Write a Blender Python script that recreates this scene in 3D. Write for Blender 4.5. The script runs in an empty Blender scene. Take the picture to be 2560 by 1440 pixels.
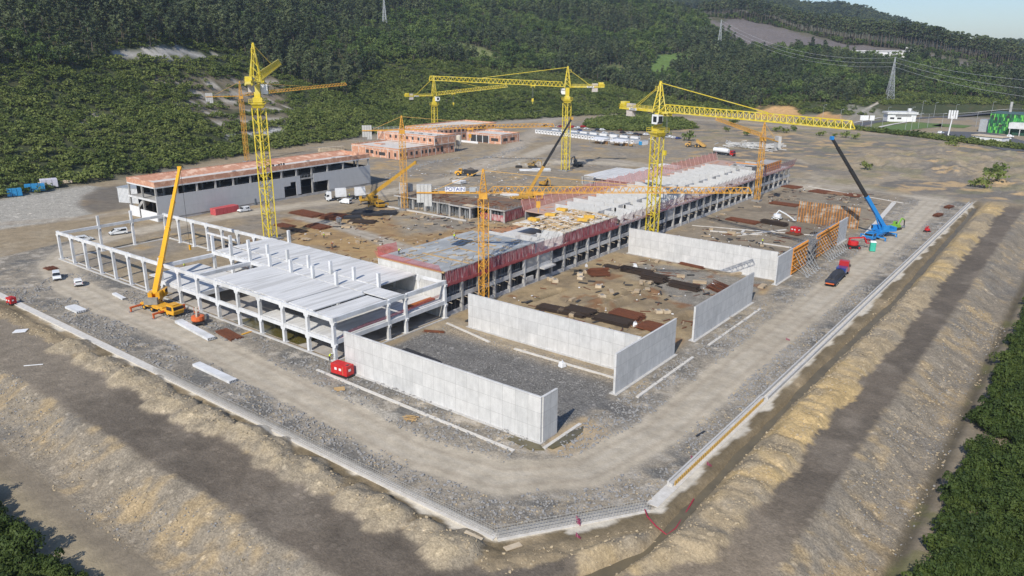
import bpy, bmesh, math, random
import numpy as np
from mathutils import Vector, Matrix
random.seed(7)
SC = bpy.context.scene
COL = SC.collection
R_ = math.radians

# ------------------------------------------------------------------ camera
F, CH = 1911.0, 56.0
_nad = np.array([-35., 6060., F]); _down = _nad/np.linalg.norm(_nad)
_a = np.array([2830-1280., 126-720., F]); _a /= np.linalg.norm(_a)
_a = _a - _a.dot(_down)*_down; _a /= np.linalg.norm(_a)
_x = np.cross(_a, -_down)
RM = np.array([_x, _a, -_down])            # rows: world axes seen from the camera (x right, y down, z forward)
cam_d = bpy.data.cameras.new('camera'); cam = bpy.data.objects.new('camera', cam_d); COL.objects.link(cam)
cam_d.sensor_width = 36; cam_d.lens = F*36/2560; cam_d.clip_start = 1; cam_d.clip_end = 9000
cam.matrix_world = Matrix(((RM[0][0], -RM[0][1], -RM[0][2], 0), (RM[1][0], -RM[1][1], -RM[1][2], 0),
                           (RM[2][0], -RM[2][1], -RM[2][2], CH), (0, 0, 0, 1)))
SC.camera = cam
SC.render.resolution_x, SC.render.resolution_y = 1024, 576
# ------------------------------------------------------------------ sky, sun, exposure
SUN_EL, SUN_AZ = R_(40), R_(105+180)        # the light travels towards +Y, a little towards -X
sd = Vector((math.cos(SUN_AZ)*math.cos(SUN_EL), math.sin(SUN_AZ)*math.cos(SUN_EL), math.sin(SUN_EL)))
w = bpy.data.worlds.new('World'); SC.world = w; w.use_nodes = True
nt = w.node_tree; nt.nodes.clear()
sky = nt.nodes.new('ShaderNodeTexSky'); sky.sky_type = 'NISHITA'; sky.sun_disc = False
sky.sun_elevation = SUN_EL; sky.sun_rotation = math.atan2(sd.x, sd.y)
sky.air_density = 1.0; sky.dust_density = .6; sky.ozone_density = 2.5
bg = nt.nodes.new('ShaderNodeBackground'); bg.inputs[1].default_value = 0.095
out = nt.nodes.new('ShaderNodeOutputWorld')
tint = nt.nodes.new('ShaderNodeMix'); tint.data_type = 'RGBA'; tint.blend_type = 'MULTIPLY'; tint.inputs[0].default_value = 1; tint.inputs[7].default_value = (.84, .935, 1.09, 1)
nt.links.new(sky.outputs[0], tint.inputs[6]); nt.links.new(tint.outputs[2], bg.inputs[0]); nt.links.new(bg.outputs[0], out.inputs[0])
sl = bpy.data.lights.new('sun', 'SUN'); sl.energy = 3.7; sl.angle = R_(0.5); sl.color = (1, .945, .85)
so = bpy.data.objects.new('sun', sl); COL.objects.link(so)
so.rotation_euler = (-sd).to_track_quat('-Z', 'Y').to_euler(); so.location = (0, 0, 300)
SC.view_settings.view_transform = 'Standard'; SC.view_settings.look = 'None'
SC.view_settings.exposure = 0.5; SC.view_settings.gamma = 1

# ------------------------------------------------------------------ helpers
def ray(px, py): return RM @ np.array([px-1280., py-720., F])
def G(px, py, z=0.):                        # the place on the level z that the photograph shows at a pixel
    v = ray(px, py); t = (z-CH)/v[2]; return float(v[0]*t), float(v[1]*t)
def zat(px, py, D):
    v = ray(px, py); return CH + v[2]*D/math.hypot(v[0], v[1])
def PJ(x, y, z):
    x = np.asarray(x, float); P = np.stack([x, np.asarray(y, float)+0*x, np.asarray(z, float)-CH+0*x])
    c = RM.T @ P.reshape(3, -1); return (1280+F*c[0]/c[2]).reshape(x.shape), (720+F*c[1]/c[2]).reshape(x.shape), c[2].reshape(x.shape)
def tag(o, label=None, cat=None, group=None, kind=None):
    if label: o['label'] = label
    if cat: o['category'] = cat
    if group: o['group'] = group
    if kind: o['kind'] = kind
    return o
def thing(name, label, cat, loc=(0, 0, 0), rz=0., group=None):
    o = bpy.data.objects.new(name, None); COL.objects.link(o); o.empty_display_size = .3
    o.location = (loc[0], loc[1], loc[2] if len(loc) > 2 else 0); o.rotation_euler = (0, 0, rz)
    return tag(o, label, cat, group)
def dup(root, loc, rz, label=None, group=None, scale=None):
    r = root.copy(); COL.objects.link(r); r.location = (loc[0], loc[1], loc[2] if len(loc) > 2 else 0); r.rotation_euler = (0, 0, rz)
    if scale: r.scale = scale
    if label: r['label'] = label
    if group: r['group'] = group
    for ch in list(root.children):
        c = ch.copy(); COL.objects.link(c); c.parent = r
        for g in list(ch.children):
            d = g.copy(); COL.objects.link(d); d.parent = c
    return r

class MB:
    def __init__(s): s.v = []; s.f = []; s.m = []
    def add(s, vs, fs, mi=0):
        n = len(s.v); s.v += [tuple(p) for p in vs]; s.f += [tuple(i+n for i in f) for f in fs]; s.m += [mi]*len(fs); return s
    def hexa(s, b, t, mi=0):                # b, t: four bottom and four top points, counter-clockwise from above
        return s.add(list(b)+list(t), [(3, 2, 1, 0), (4, 5, 6, 7), (0, 1, 5, 4), (1, 2, 6, 5), (2, 3, 7, 6), (3, 0, 4, 7)], mi)
    def b2(s, x0, y0, z0, x1, y1, z1, mi=0):
        x0, x1 = min(x0, x1), max(x0, x1); y0, y1 = min(y0, y1), max(y0, y1); z0, z1 = min(z0, z1), max(z0, z1)
        q = [(x0, y0), (x1, y0), (x1, y1), (x0, y1)]
        return s.hexa([(a, b, z0) for a, b in q], [(a, b, z1) for a, b in q], mi)
    def box(s, c, d, rz=0., mi=0):
        ca, sa = math.cos(rz), math.sin(rz); q = []
        for a, b in ((-1, -1), (1, -1), (1, 1), (-1, 1)):
            u, v = a*d[0]/2, b*d[1]/2; q.append((c[0]+u*ca-v*sa, c[1]+u*sa+v*ca))
        return s.hexa([(a, b, c[2]-d[2]/2) for a, b in q], [(a, b, c[2]+d[2]/2) for a, b in q], mi)
    def bar(s, p, q, w=.2, h=None, mi=0, w2=None, h2=None):
        h = h or w; w2 = w2 or w; h2 = h2 or (h if w2 == w else w2)
        p, q = Vector(p), Vector(q); d = q-p
        if d.length < 1e-6: return s
        d.normalize(); up = Vector((0, 0, 1)) if abs(d.z) < .99 else Vector((0, 1, 0))
        a = d.cross(up).normalized(); b = a.cross(d).normalized()
        P = [p+a*i*w/2+b*j*h/2 for i, j in ((-1, -1), (1, -1), (1, 1), (-1, 1))]
        Q = [q+a*i*w2/2+b*j*h2/2 for i, j in ((-1, -1), (1, -1), (1, 1), (-1, 1))]
        return s.add(P+Q, [(0, 1, 2, 3), (7, 6, 5, 4), (0, 4, 5, 1), (1, 5, 6, 2), (2, 6, 7, 3), (3, 7, 4, 0)], mi)
    def tube(s, pts, r, n=6, mi=0):
        rs = r if isinstance(r, (list, tuple)) else [r]*len(pts)
        pts = [Vector(p) for p in pts]; rings = []
        for i, p in enumerate(pts):
            d = (pts[min(i+1, len(pts)-1)]-pts[max(i-1, 0)]).normalized()
            up = Vector((0, 0, 1)) if abs(d.z) < .95 else Vector((1, 0, 0))
            a = d.cross(up).normalized(); b = a.cross(d)
            rings.append([p+(a*math.cos(k*2*math.pi/n)+b*math.sin(k*2*math.pi/n))*rs[i] for k in range(n)])
        fs = [(i*n+k, i*n+(k+1) % n, (i+1)*n+(k+1) % n, (i+1)*n+k) for i in range(len(pts)-1) for k in range(n)]
        fs += [tuple(range(n))[::-1], tuple((len(pts)-1)*n+k for k in range(n))]
        return s.add([p for r_ in rings for p in r_], fs, mi)
    def prism(s, poly, z0, z1, mi=0):
        n = len(poly)
        a = sum(poly[i][0]*poly[(i+1) % n][1]-poly[(i+1) % n][0]*poly[i][1] for i in range(n))
        if a < 0: poly = poly[::-1]
        vs = [(p[0], p[1], z0) for p in poly]+[(p[0], p[1], z1) for p in poly]
        return s.add(vs, [tuple(range(n))[::-1], tuple(range(n, 2*n))]+[(i, (i+1) % n, n+(i+1) % n, n+i) for i in range(n)], mi)
    def side(s, prof, w, inset=0., zi=None, mi=0):   # side profile (x, z) swept across y, narrowed above zi
        n = len(prof); vs = []
        for sg in (-1, 1):
            for x, z in prof:
                k = inset if (zi is not None and z > zi) else 0
                vs.append((x, sg*(w/2-k), z))
        a = sum(prof[i][0]*prof[(i+1) % n][1]-prof[(i+1) % n][0]*prof[i][1] for i in range(n))
        fs = [tuple(range(n)), tuple(range(n, 2*n))[::-1]]+[(i, n+i, n+(i+1) % n, (i+1) % n) for i in range(n)]
        if a < 0: fs = [f[::-1] for f in fs]
        return s.add(vs, fs, mi)
    def build(s, name, mats, parent=None, smooth=False, bevel=0):
        me = bpy.data.meshes.new(name); me.from_pydata(s.v, [], s.f)
        mats = mats if isinstance(mats, (list, tuple)) else [mats]
        for m in mats: me.materials.append(m)
        if len(mats) > 1: me.polygons.foreach_set('material_index', s.m)
        me.update()
        if smooth: me.polygons.foreach_set('use_smooth', [True]*len(me.polygons))
        o = bpy.data.objects.new(name, me); COL.objects.link(o)
        if parent: o.parent = parent
        if bevel:
            b = o.modifiers.new('bevel', 'BEVEL'); b.width = bevel; b.segments = 2; b.limit_method = 'ANGLE'
        return o

# ------------------------------------------------------------------ materials
MATS = {}
def lin(r, g, b):
    f = lambda c: (c/255/12.92) if c <= 10 else ((c/255+.055)/1.055)**2.4
    return (f(r), f(g), f(b))
def mat(name, c1, c2=None, scale=1., rough=.7, metal=0., bump=0., bscale=8., detail=6., stretch=None, contrast=(.35, .65), c3=None, s3=.2, alpha=None, coat=0.):
    if name in MATS: return MATS[name]
    m = bpy.data.materials.new(name); m.use_nodes = True; t = m.node_tree; N = t.nodes; L = t.links
    p = N['Principled BSDF']; p.inputs['Roughness'].default_value = rough; p.inputs['Metallic'].default_value = metal
    if coat: p.inputs['Coat Weight'].default_value = coat
    tc = N.new('ShaderNodeTexCoord'); vec = tc.outputs['Object']
    if stretch:
        mp = N.new('ShaderNodeMapping'); mp.inputs['Scale'].default_value = stretch; L.new(vec, mp.inputs[0]); vec = mp.outputs[0]
    if c2 is None: c2 = tuple(x*.78 for x in c1)
    n = N.new('ShaderNodeTexNoise'); n.inputs['Scale'].default_value = scale; n.inputs['Detail'].default_value = detail; n.inputs['Roughness'].default_value = .65
    L.new(vec, n.inputs['Vector'])
    r = N.new('ShaderNodeValToRGB'); r.color_ramp.elements[0].position = contrast[0]; r.color_ramp.elements[1].position = contrast[1]
    r.color_ramp.elements[0].color = (*c2, 1); r.color_ramp.elements[1].color = (*c1, 1)
    L.new(n.outputs[0], r.inputs[0]); colr = r.outputs[0]
    if c3 is not None:
        n3 = N.new('ShaderNodeTexNoise'); n3.inputs['Scale'].default_value = s3; n3.inputs['Detail'].default_value = 5; L.new(vec, n3.inputs['Vector'])
        r3 = N.new('ShaderNodeValToRGB'); r3.color_ramp.elements[0].position = .5; r3.color_ramp.elements[1].position = .62; L.new(n3.outputs[0], r3.inputs[0])
        mx = N.new('ShaderNodeMix'); mx.data_type = 'RGBA'; mx.inputs[7].default_value = (*c3, 1)
        L.new(r3.outputs[0], mx.inputs[0]); L.new(colr, mx.inputs[6]); colr = mx.outputs[2]
    L.new(colr, p.inputs['Base Color'])
    if bump:
        nb = N.new('ShaderNodeTexNoise'); nb.inputs['Scale'].default_value = bscale; nb.inputs['Detail'].default_value = 6; L.new(vec, nb.inputs['Vector'])
        bu = N.new('ShaderNodeBump'); bu.inputs['Strength'].default_value = min(1, bump); bu.inputs['Distance'].default_value = .1*max(1, bump)
        L.new(nb.outputs[0], bu.inputs['Height']); L.new(bu.outputs[0], p.inputs['Normal'])
    if alpha is not None: p.inputs['Alpha'].default_value = alpha
    MATS[name] = m; return m
def panelled(name, c1, c2, pw, ph, joint=.03, axis='X', jc=None, rough=.8, stain=.25, ribs=.1):
    # cast concrete with formwork joints: brick pattern laid on the face of the wall
    m = bpy.data.materials.new(name); m.use_nodes = True; t = m.node_tree; N = t.nodes; L = t.links; p = N['Principled BSDF']
    p.inputs['Roughness'].default_value = rough
    tc = N.new('ShaderNodeTexCoord'); sp = N.new('ShaderNodeSeparateXYZ'); L.new(tc.outputs['Object'], sp.inputs[0])
    ad = N.new('ShaderNodeMath'); ad.operation = 'ADD'; L.new(sp.outputs[0], ad.inputs[0]); L.new(sp.outputs[1], ad.inputs[1])
    cb = N.new('ShaderNodeCombineXYZ'); L.new(ad.outputs[0], cb.inputs[0]); L.new(sp.outputs[2], cb.inputs[1])
    br = N.new('ShaderNodeTexBrick'); L.new(cb.outputs[0], br.inputs['Vector']); br.offset = 0
    br.inputs['Scale'].default_value = 1; br.inputs['Brick Width'].default_value = pw; br.inputs['Row Height'].default_value = ph
    br.inputs['Mortar Size'].default_value = joint; br.inputs['Mortar Smooth'].default_value = .3
    br.inputs['Color1'].default_value = (*c1, 1); br.inputs['Color2'].default_value = (*c2, 1)
    br.inputs['Mortar'].default_value = (*(jc or tuple(x*.6 for x in c1)), 1)
    n = N.new('ShaderNodeTexNoise'); n.inputs['Scale'].default_value = 1.3; n.inputs['Detail'].default_value = 8; n.inputs['Roughness'].default_value = .7
    mp = N.new('ShaderNodeMapping'); mp.inputs['Scale'].default_value = (.6, .6, .35); L.new(tc.outputs['Object'], mp.inputs[0]); L.new(mp.outputs[0], n.inputs['Vector'])
    r = N.new('ShaderNodeMapRange'); r.inputs[1].default_value = .3; r.inputs[2].default_value = .7; r.inputs[3].default_value = 1-stain; r.inputs[4].default_value = 1.06
    L.new(n.outputs[0], r.inputs[0])
    # fine vertical ribs in some of the panels
    wv = N.new('ShaderNodeTexNoise'); wv.inputs['Scale'].default_value = 1; wv.inputs['Detail'].default_value = 2
    mp2 = N.new('ShaderNodeMapping'); mp2.inputs['Scale'].default_value = (3.2, 3.2, .12); L.new(tc.outputs['Object'], mp2.inputs[0]); L.new(mp2.outputs[0], wv.inputs['Vector'])
    r2 = N.new('ShaderNodeMapRange'); r2.inputs[1].default_value = .35; r2.inputs[2].default_value = .65; r2.inputs[3].default_value = 1-ribs; r2.inputs[4].default_value = 1+ribs*.4; L.new(wv.outputs[0], r2.inputs[0])
    ml = N.new('ShaderNodeMath'); ml.operation = 'MULTIPLY'; L.new(r.outputs[0], ml.inputs[0]); L.new(r2.outputs[0], ml.inputs[1])
    vm = N.new('ShaderNodeVectorMath'); vm.operation = 'SCALE'; L.new(br.outputs[0], vm.inputs[0]); L.new(ml.outputs[0], vm.inputs['Scale'])
    L.new(vm.outputs[0], p.inputs['Base Color']); MATS[name] = m; return m
WHITE = mat('precast_white', (.65, .65, .65), (.55, .555, .555), .8, .75, c3=(.5, .5, .49), s3=.35)
DECK = mat('deck_planks', (.64, .63, .61), (.52, .515, .5), .5, .8, stretch=(3.2, .25, 1), c3=(.46, .45, .43), s3=.3)
SLABC = mat('slab_concrete', (.44, .41, .37), (.33, .30, .27), .5, .85, bump=.2, c3=(.27, .24, .21), s3=.15)
CONC = mat('concrete', (.42, .41, .39), (.32, .31, .30), .7, .85, c3=(.29, .28, .26), s3=.25)
CONCD = mat('concrete_dark', (.27, .265, .26), (.19, .185, .18), .8, .85)
WALLC = panelled('wall_concrete', (.58, .57, .55), (.51, .505, .49), 2.4, 2.42, .03, jc=(.36, .35, .335), stain=.2, ribs=.05)
GREYP = panelled('grey_cladding', (.43, .435, .44), (.42, .425, .43), 7.1, 4.0, .015, stain=.05, ribs=.02)
BRICK = mat('brick_wall', lin(194, 146, 120), lin(172, 124, 98), 2.2, .9, bump=.3, bscale=6, c3=lin(208, 168, 142), s3=.5)
BRICKR = mat('brick_roof', lin(196, 146, 118), lin(174, 122, 96), 1.1, .9, c3=lin(214, 178, 152), s3=.35)
SCREED = mat('pale_screed', (.62, .58, .53), (.5, .46, .41), .4, .9)
YEL = mat('crane_yellow', (.70, .55, .03), (.52, .40, .03), .5, .5, c3=(.60, .50, .12), s3=.5)
ORG = mat('crane_orange', (.68, .36, .05), (.52, .25, .03), .5, .5)
ORG2 = mat('crane_orange_faded', (.60, .36, .10), (.45, .25, .06), .5, .6)
YMACH = mat('machine_yellow', (.70, .36, .02), (.58, .28, .015), .8, .4, coat=.3)
YBOOM = mat('boom_yellow', (.78, .40, .015), (.70, .34, .012), .2, .35, coat=.3)
BLK = mat('black_paint', (.02, .02, .022), (.03, .03, .03), 1, .4)
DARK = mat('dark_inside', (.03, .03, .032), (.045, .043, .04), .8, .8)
RUB = mat('rubber', (.025, .025, .025), (.04, .038, .035), 2, .9)
STEEL = mat('steel', (.35, .36, .37), (.25, .26, .27), 2, .45, .6)
GALV = mat('galvanised', (.45, .47, .48), (.36, .38, .39), 1, .5, .3)
GLASS = mat('dark_glass', (.015, .02, .025), (.03, .035, .04), 1, .08)
CAR_W = mat('white_paint', (.74, .75, .75), (.68, .69, .69), .5, .3, coat=.5)
CAR_R = mat('red_paint', (.42, .02, .02), (.36, .015, .018), .5, .3, coat=.5)
CAR_B = mat('blue_paint', (.02, .05, .22), (.018, .045, .18), .5, .3, coat=.5)
CAR_G = mat('silver_paint', (.35, .36, .38), (.30, .31, .33), .5, .3, .4)
CAR_K = mat('black_car_paint', (.02, .022, .026), (.03, .03, .035), .5, .25, coat=.5)
RED = mat('red_machine', (.52, .02, .02), (.42, .015, .015), 1, .45)
ORED = mat('orange_machine', (.62, .13, .03), (.5, .1, .02), 1, .5)
BLUE = mat('blue_machine', (.02, .22, .55), (.018, .18, .46), 1, .4)
GRN = mat('green_machine', (.20, .42, .04), (.15, .32, .03), 1, .5)
TEAL = mat('toilet_green', (.03, .36, .25), (.025, .3, .2), 1, .5)
RUST = mat('rust', (.19, .062, .025), (.09, .034, .018), 3, .95, bump=.4, bscale=20, stretch=(.3, 4, 1))
RUSTD = mat('rust_dark', (.055, .035, .024), (.03, .022, .018), 3, .95, bump=.4, bscale=20, stretch=(.3, 4, 1))
REBK = mat('dark_rebar', (.045, .047, .055), (.02, .02, .025), 4, .8, bump=.5, bscale=20)
NET = mat('red_net', (.42, .035, .045), (.2, .015, .022), 2.2, .85, stretch=(3, 3, .5), contrast=(.42, .58))
NETL = mat('pale_net', (.66, .28, .29), (.55, .16, .18), 1., .85, alpha=.38)
NETR = mat('red_net_thin', (.68, .15, .17), (.54, .08, .10), 1.2, .85, alpha=.55)
WOOD = mat('timber', (.50, .34, .16), (.38, .24, .10), 2, .8, stretch=(.5, 6, 1))
PLY = mat('plywood_tan', (.56, .47, .34), (.46, .36, .24), .8, .8)
FORM = mat('formwork_orange', (.66, .27, .03), (.55, .19, .02), 1.2, .7)
FORMD = mat('formwork_brown', (.30, .15, .06), (.18, .09, .04), 1.2, .8)
GDECK = mat('grey_formply', (.33, .34, .335), (.27, .275, .27), .6, .7, stretch=(1, .35, 1), c3=(.42, .43, .42), s3=.4)
BDECK = mat('brown_formply', (.17, .115, .07), (.12, .08, .05), .4, .8, c3=(.25, .18, .11), s3=.3)
TARPB = mat('blue_wrap', (.03, .26, .52), (.02, .2, .42), 1, .35)
PALR = mat('red_wrap', (.50, .09, .09), (.42, .06, .07), 2, .7)
PALW = mat('white_wrap', (.62, .60, .64), (.5, .48, .54), 2, .5)
PLWHITE = mat('white_panel', (.72, .72, .72), (.64, .64, .64), 1, .6)
MUDW = mat('ditch_water', (.15, .12, .07), (.10, .082, .05), .3, .6)
OLIVE = mat('pond_water', (.10, .085, .02), (.07, .06, .018), .3, .1)
BLIND = mat('blinding_concrete', (.60, .57, .52), (.48, .45, .40), 1.2, .9, bump=.3, bscale=6)
CURB = mat('kerb_concrete', (.50, .485, .46), (.40, .385, .36), 1.2, .9, bump=.2)
HIVIS = mat('hi_vis_yellow', (.62, .72, .04), (.55, .62, .04), 3, .8)
CLOTH = mat('work_trousers', (.05, .055, .08), (.04, .04, .06), 3, .9)
SKIN = mat('skin', (.45, .26, .18), (.4, .22, .15), 3, .6)
MAG = mat('magenta_duct', (.22, .03, .08), (.22, .015, .06), 2, .5)
ASPH = mat('asphalt', (.10, .10, .105), (.08, .08, .085), 1, .9)
GRNP = mat('green_cladding', (.05, .38, .06), (.04, .3, .05), 1, .6)
GRNL = mat('green_cladding_light', (.16, .50, .08), (.12, .42, .06), 1, .6)
GRND = mat('green_cladding_dark', (.01, .07, .035), (.012, .05, .03), 1, .6)
TREEG = None
# ------------------------------------------------------------------ noise and masks over arrays
def _h(ix, iy, s):
    n = (ix*374761393 + iy*668265263 + s*2246822519) & 0xffffffff
    n = ((n ^ (n >> 13))*1274126177) & 0xffffffff
    return ((n ^ (n >> 16)) & 0xffff)/65535.0
def vnoise(x, y, s=0):
    ix = np.floor(x).astype(np.int64); iy = np.floor(y).astype(np.int64); fx = x-ix; fy = y-iy
    fx = fx*fx*(3-2*fx); fy = fy*fy*(3-2*fy)
    a = _h(ix, iy, s); b = _h(ix+1, iy, s); c = _h(ix, iy+1, s); d = _h(ix+1, iy+1, s)
    return (a*(1-fx)+b*fx)*(1-fy)+(c*(1-fx)+d*fx)*fy
def fbm(x, y, L, o=4, s=0, g=.55):
    r = 0; a = 1; t = 0; k = 1/L
    for i in range(o):
        r = r+a*vnoise(x*k+i*17.3, y*k-i*9.1, s+i); t += a; a *= g; k *= 2.03
    return r/t
def sst(a, b, x):
    t = np.clip((x-a)/(b-a), 0, 1); return t*t*(3-2*t)
def dline(x, y, P):
    d = np.full(np.shape(x), 1e9)
    for (x0, y0), (x1, y1) in zip(P[:-1], P[1:]):
        dx, dy = x1-x0, y1-y0; L2 = dx*dx+dy*dy+1e-9
        t = np.clip(((x-x0)*dx+(y-y0)*dy)/L2, 0, 1)
        d = np.minimum(d, np.hypot(x-x0-t*dx, y-y0-t*dy))
    return d
def dpoly(x, y, P):                          # signed distance, negative inside
    d = dline(x, y, list(P)+[P[0]]); ins = np.zeros(np.shape(x), bool); n = len(P)
    for i in range(n):
        x0, y0 = P[i]; x1, y1 = P[(i+1) % n]
        if y0 == y1: continue
        c = ((y0 > y) != (y1 > y)) & (x < (x1-x0)*(y-y0)/(y1-y0)+x0); ins ^= c
    return np.where(ins, -d, d)
def W(*pts, z=0.): return [G(px, py, z) for px, py in pts]

# ------------------------------------------------------------------ shape of the land
def _az(px):
    v = ray(px, 117); return math.atan2(v[0], v[1])
_C = {  # column of the photograph: foot, lower slope, upper slope, ridge, dip behind, far hill, far end  (distance, height)
 -700: [(330, 0), (400, 22), (540, 78), (800, 180), (1200, 190), (2300, 200), (3400, 150)],
 0:    [(345, 0), (420, 20), (560, 74), (800, 172), (1200, 190), (2300, 200), (3400, 150)],
 400:  [(392, 0), (465, 19), (620, 72), (900, 170), (1300, 190), (2300, 200), (3400, 150)],
 850:  [(493, 0), (560, 14), (740, 62), (1050, 160), (1400, 180), (2300, 200), (3400, 150)],
 1300: [(624, 0), (700, 14), (880, 58), (1200, 150), (1500, 170), (2300, 190), (3400, 150)],
 1500: [(676, 0), (760, 14), (920, 50), (1250, 142), (1500, 160), (2300, 190), (3400, 150)],
 1750: [(712, 0), (800, 18), (930, 44), (1250, zat(1750, 42, 1250)), (1500, 100), (2300, 170), (3400, 120)],
 1900: [(730, 0), (820, 18), (940, 42), (1220, zat(1900, 62, 1220)), (1500, 70), (2300, zat(1900, 14, 2300)), (3400, 120)],
 2000: [(735, 0), (830, 16), (940, 40), (1200, zat(2000, 84, 1200)), (1500, 60), (2300, zat(2000, 24, 2300)), (3400, 100)],
 2130: [(745, 0), (840, 13), (930, 36), (1180, zat(2130, 100, 1180)), (1500, 50), (2300, zat(2130, 34, 2300)), (3400, 90)],
 2250: [(755, 0), (850, 10), (930, 34), (1160, zat(2250, 112, 1160)), (1500, 40), (2300, zat(2250, 66, 2300)), (3400, 70)],
 2400: [(775, 0), (860, 9), (935, 30), (1150, zat(2400, 140, 1150)), (1500, 25), (2300, zat(2400, 118, 2300)), (3400, 40)],
 2560: [(790, 0), (870, 7), (940, 22), (1150, zat(2560, 172, 1150)), (1500, 15), (2300, zat(2560, 118, 2300)), (3400, 50)],
 3300: [(800, 0), (880, 5), (950, 12), (1150, 20), (1500, 10), (2300, 50), (3400, 50)]}
_cx = np.array([_az(k) for k in _C]); _cv = np.array(list(_C.values()))
def hillfoot(x, y): return np.interp(np.arctan2(x, y), _cx, _cv[:, 0, 0])
def hill(x, y):
    a = np.arctan2(x, y); D = np.hypot(x, y); z = np.zeros(np.shape(x))
    Ds = [np.interp(a, _cx, _cv[:, k, 0]) for k in range(7)]; Zs = [np.interp(a, _cx, _cv[:, k, 1]) for k in range(7)]
    for k in range(6):
        t = np.clip((D-Ds[k])/(Ds[k+1]-Ds[k]), 0, 1); t = t*.5+t*t*(3-2*t)*.5
        z = np.where(D > Ds[k], Zs[k]+(Zs[k+1]-Zs[k])*t, z)
    behind = (np.abs(a) > 1.9); m = sst(0, 60, D-Ds[0])
    z = z+m*(fbm(x, y, 90, 4, 5)-.5)*16*np.clip(D/700, .5, 2)
    return np.where(behind, 0, z)
def curb_d(x, y):
    d1 = 61.5-y; d2 = x+37.6; d3 = (x+49)*.83-(y-61)*.56
    return np.maximum(np.maximum(d1, d2), d3)
DITCH = [(-43.5, 50), (-39.5, 57), (-36.2, 63), (-34, 70), (-33.9, 82), (-34.1, 110), (-33.9, 140), (-32.9, 190), (-33.6, 240), (-34.4, 300), (-35.2, 330)]
TRENCH = [[(-82.6, 167), (-86.2, 140.6)], [(-79.4, 158), (-82.4, 138.6)], [(-98, 146), (-99, 136)], [(-66, 150), (-66.5, 126)]]
WROAD = [(-226, 200), (-228, 250), (-236, 300), (-262, 380), (-300, 430)]
_mr = random.Random(21); MOUNDS = []
_q = -150.
while _q < -46:
    for _k in range(5): MOUNDS.append((_q+_mr.uniform(-3.8, 3.8), 61.5-_mr.uniform(4.2, 6.4)+.3*(_k < 2), _mr.uniform(2.0, 3.6), _mr.uniform(.5, 1.35)))
    _q += _mr.uniform(7.5, 10.5)
def mounds(x, y):
    z = np.zeros(np.shape(x)); k = fbm(x, y, 3, 3, 51); x = x+(k-.5)*1.2; y = y+(fbm(x, y, 2.4, 3, 50)-.5)*1.4
    for a, b, r, h in MOUNDS: q = np.clip(1-((x-a)**2+(y-b)**2)/(r*r), 0, 1); z = np.maximum(z, h*q**.75)
    return z*(.55+.5*k+.45*fbm(x, y, 1.3, 3, 58))
def land(x, y):
    x = np.asarray(x, float); y = np.asarray(y, float)
    d = curb_d(x, y); right = sst(-3, 3, (x+37.6)-(61.5-y))
    n1 = fbm(x, y, 9, 5, 1); n2 = fbm(x, y, 2.6, 3, 2)
    far = np.maximum(sst(325, 350, y), sst(-205, -240, x))
    ring = (1-far)
    dd = d+(n1-.5)*1.2
    z = np.zeros(np.shape(x))
    z = z+right*sst(4.6, 6.5, dd)*(1-sst(9.5, 11.5, dd))*(.5+1.1*n1+.5*n2)
    z = z+(1-right)*sst(2, 3, dd)*(1-sst(5.5, 7, dd))*(np.abs(fbm(x, y, 2.6, 4, 56)-.5)*1.6)+(1-right)*mounds(x, y)-(1-right)*.25*np.exp(-((d-2.2)/1.2)**2)
    s_ = np.where(right > .5, y, x); gul = np.abs(fbm(s_, d*.28, 2.3, 3, 52)-.5)*2
    z = z-right*sst(4.6, 6.5, dd)*(1-sst(9.5, 11.5, dd))*gul*.9
    slope = sst(16.5, 26, d+(n1-.5)*2.0); z = z-slope*(1-slope)*4*(.12+gul*.55)
    z = z-slope*3.6+slope*(1-slope)*4*(n2-.5)*.9+sst(16.5, 19, d)*(n2-.5)*.25
    z = z-.5*np.exp(-((d-26.6)/.8)**2)*right-sst(28, 90, d)*3
    dl = dline(x, y, DITCH)+(n1-.5)*1.1; z = (z*sst(.7, 2.6, dl)-1.0*(1-sst(.2, 1.35, dl)))*ring
    for P_ in TRENCH: z = z-.9*np.exp(-(dline(x, y, P_)/.8)**2)+.35*np.exp(-((dline(x, y, P_)-2.)/.8)**2)
    # loose dumps of spoil north of the site
    rough = dpoly(x, y, [(-30, 350), (-60, 385), (-110, 395), (-120, 470), (-90, 540), (-20, 520), (90, 480), (90, 340)])
    z = z+(1-sst(-22, 4, rough))*((fbm(x, y, 26, 4, 21)-.38)*8+np.abs(fbm(x, y, 14, 4, 24)-.5)*5+np.abs(fbm(x, y, 5, 3, 23)-.5)*1.6)
    wst = np.exp(-((x+235)/55.)**2)*sst(225, 245, y)*(1-sst(370, 400, y))*sst(5, 12, dline(x, y, WROAD)); z = z+wst*((fbm(x, y, 18, 4, 25)-.45)*3)
    z = z+sst(3, 12, d)*far*(n1-.5)*1.0
    inner = 1-sst(-1.5, 0, d)
    z = z+inner*((n2-.5)*.16+(n1-.5)*.22)*(1-sst(500, 640, np.hypot(x, y)))
    z = z+hill(x, y)
    return z

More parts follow.
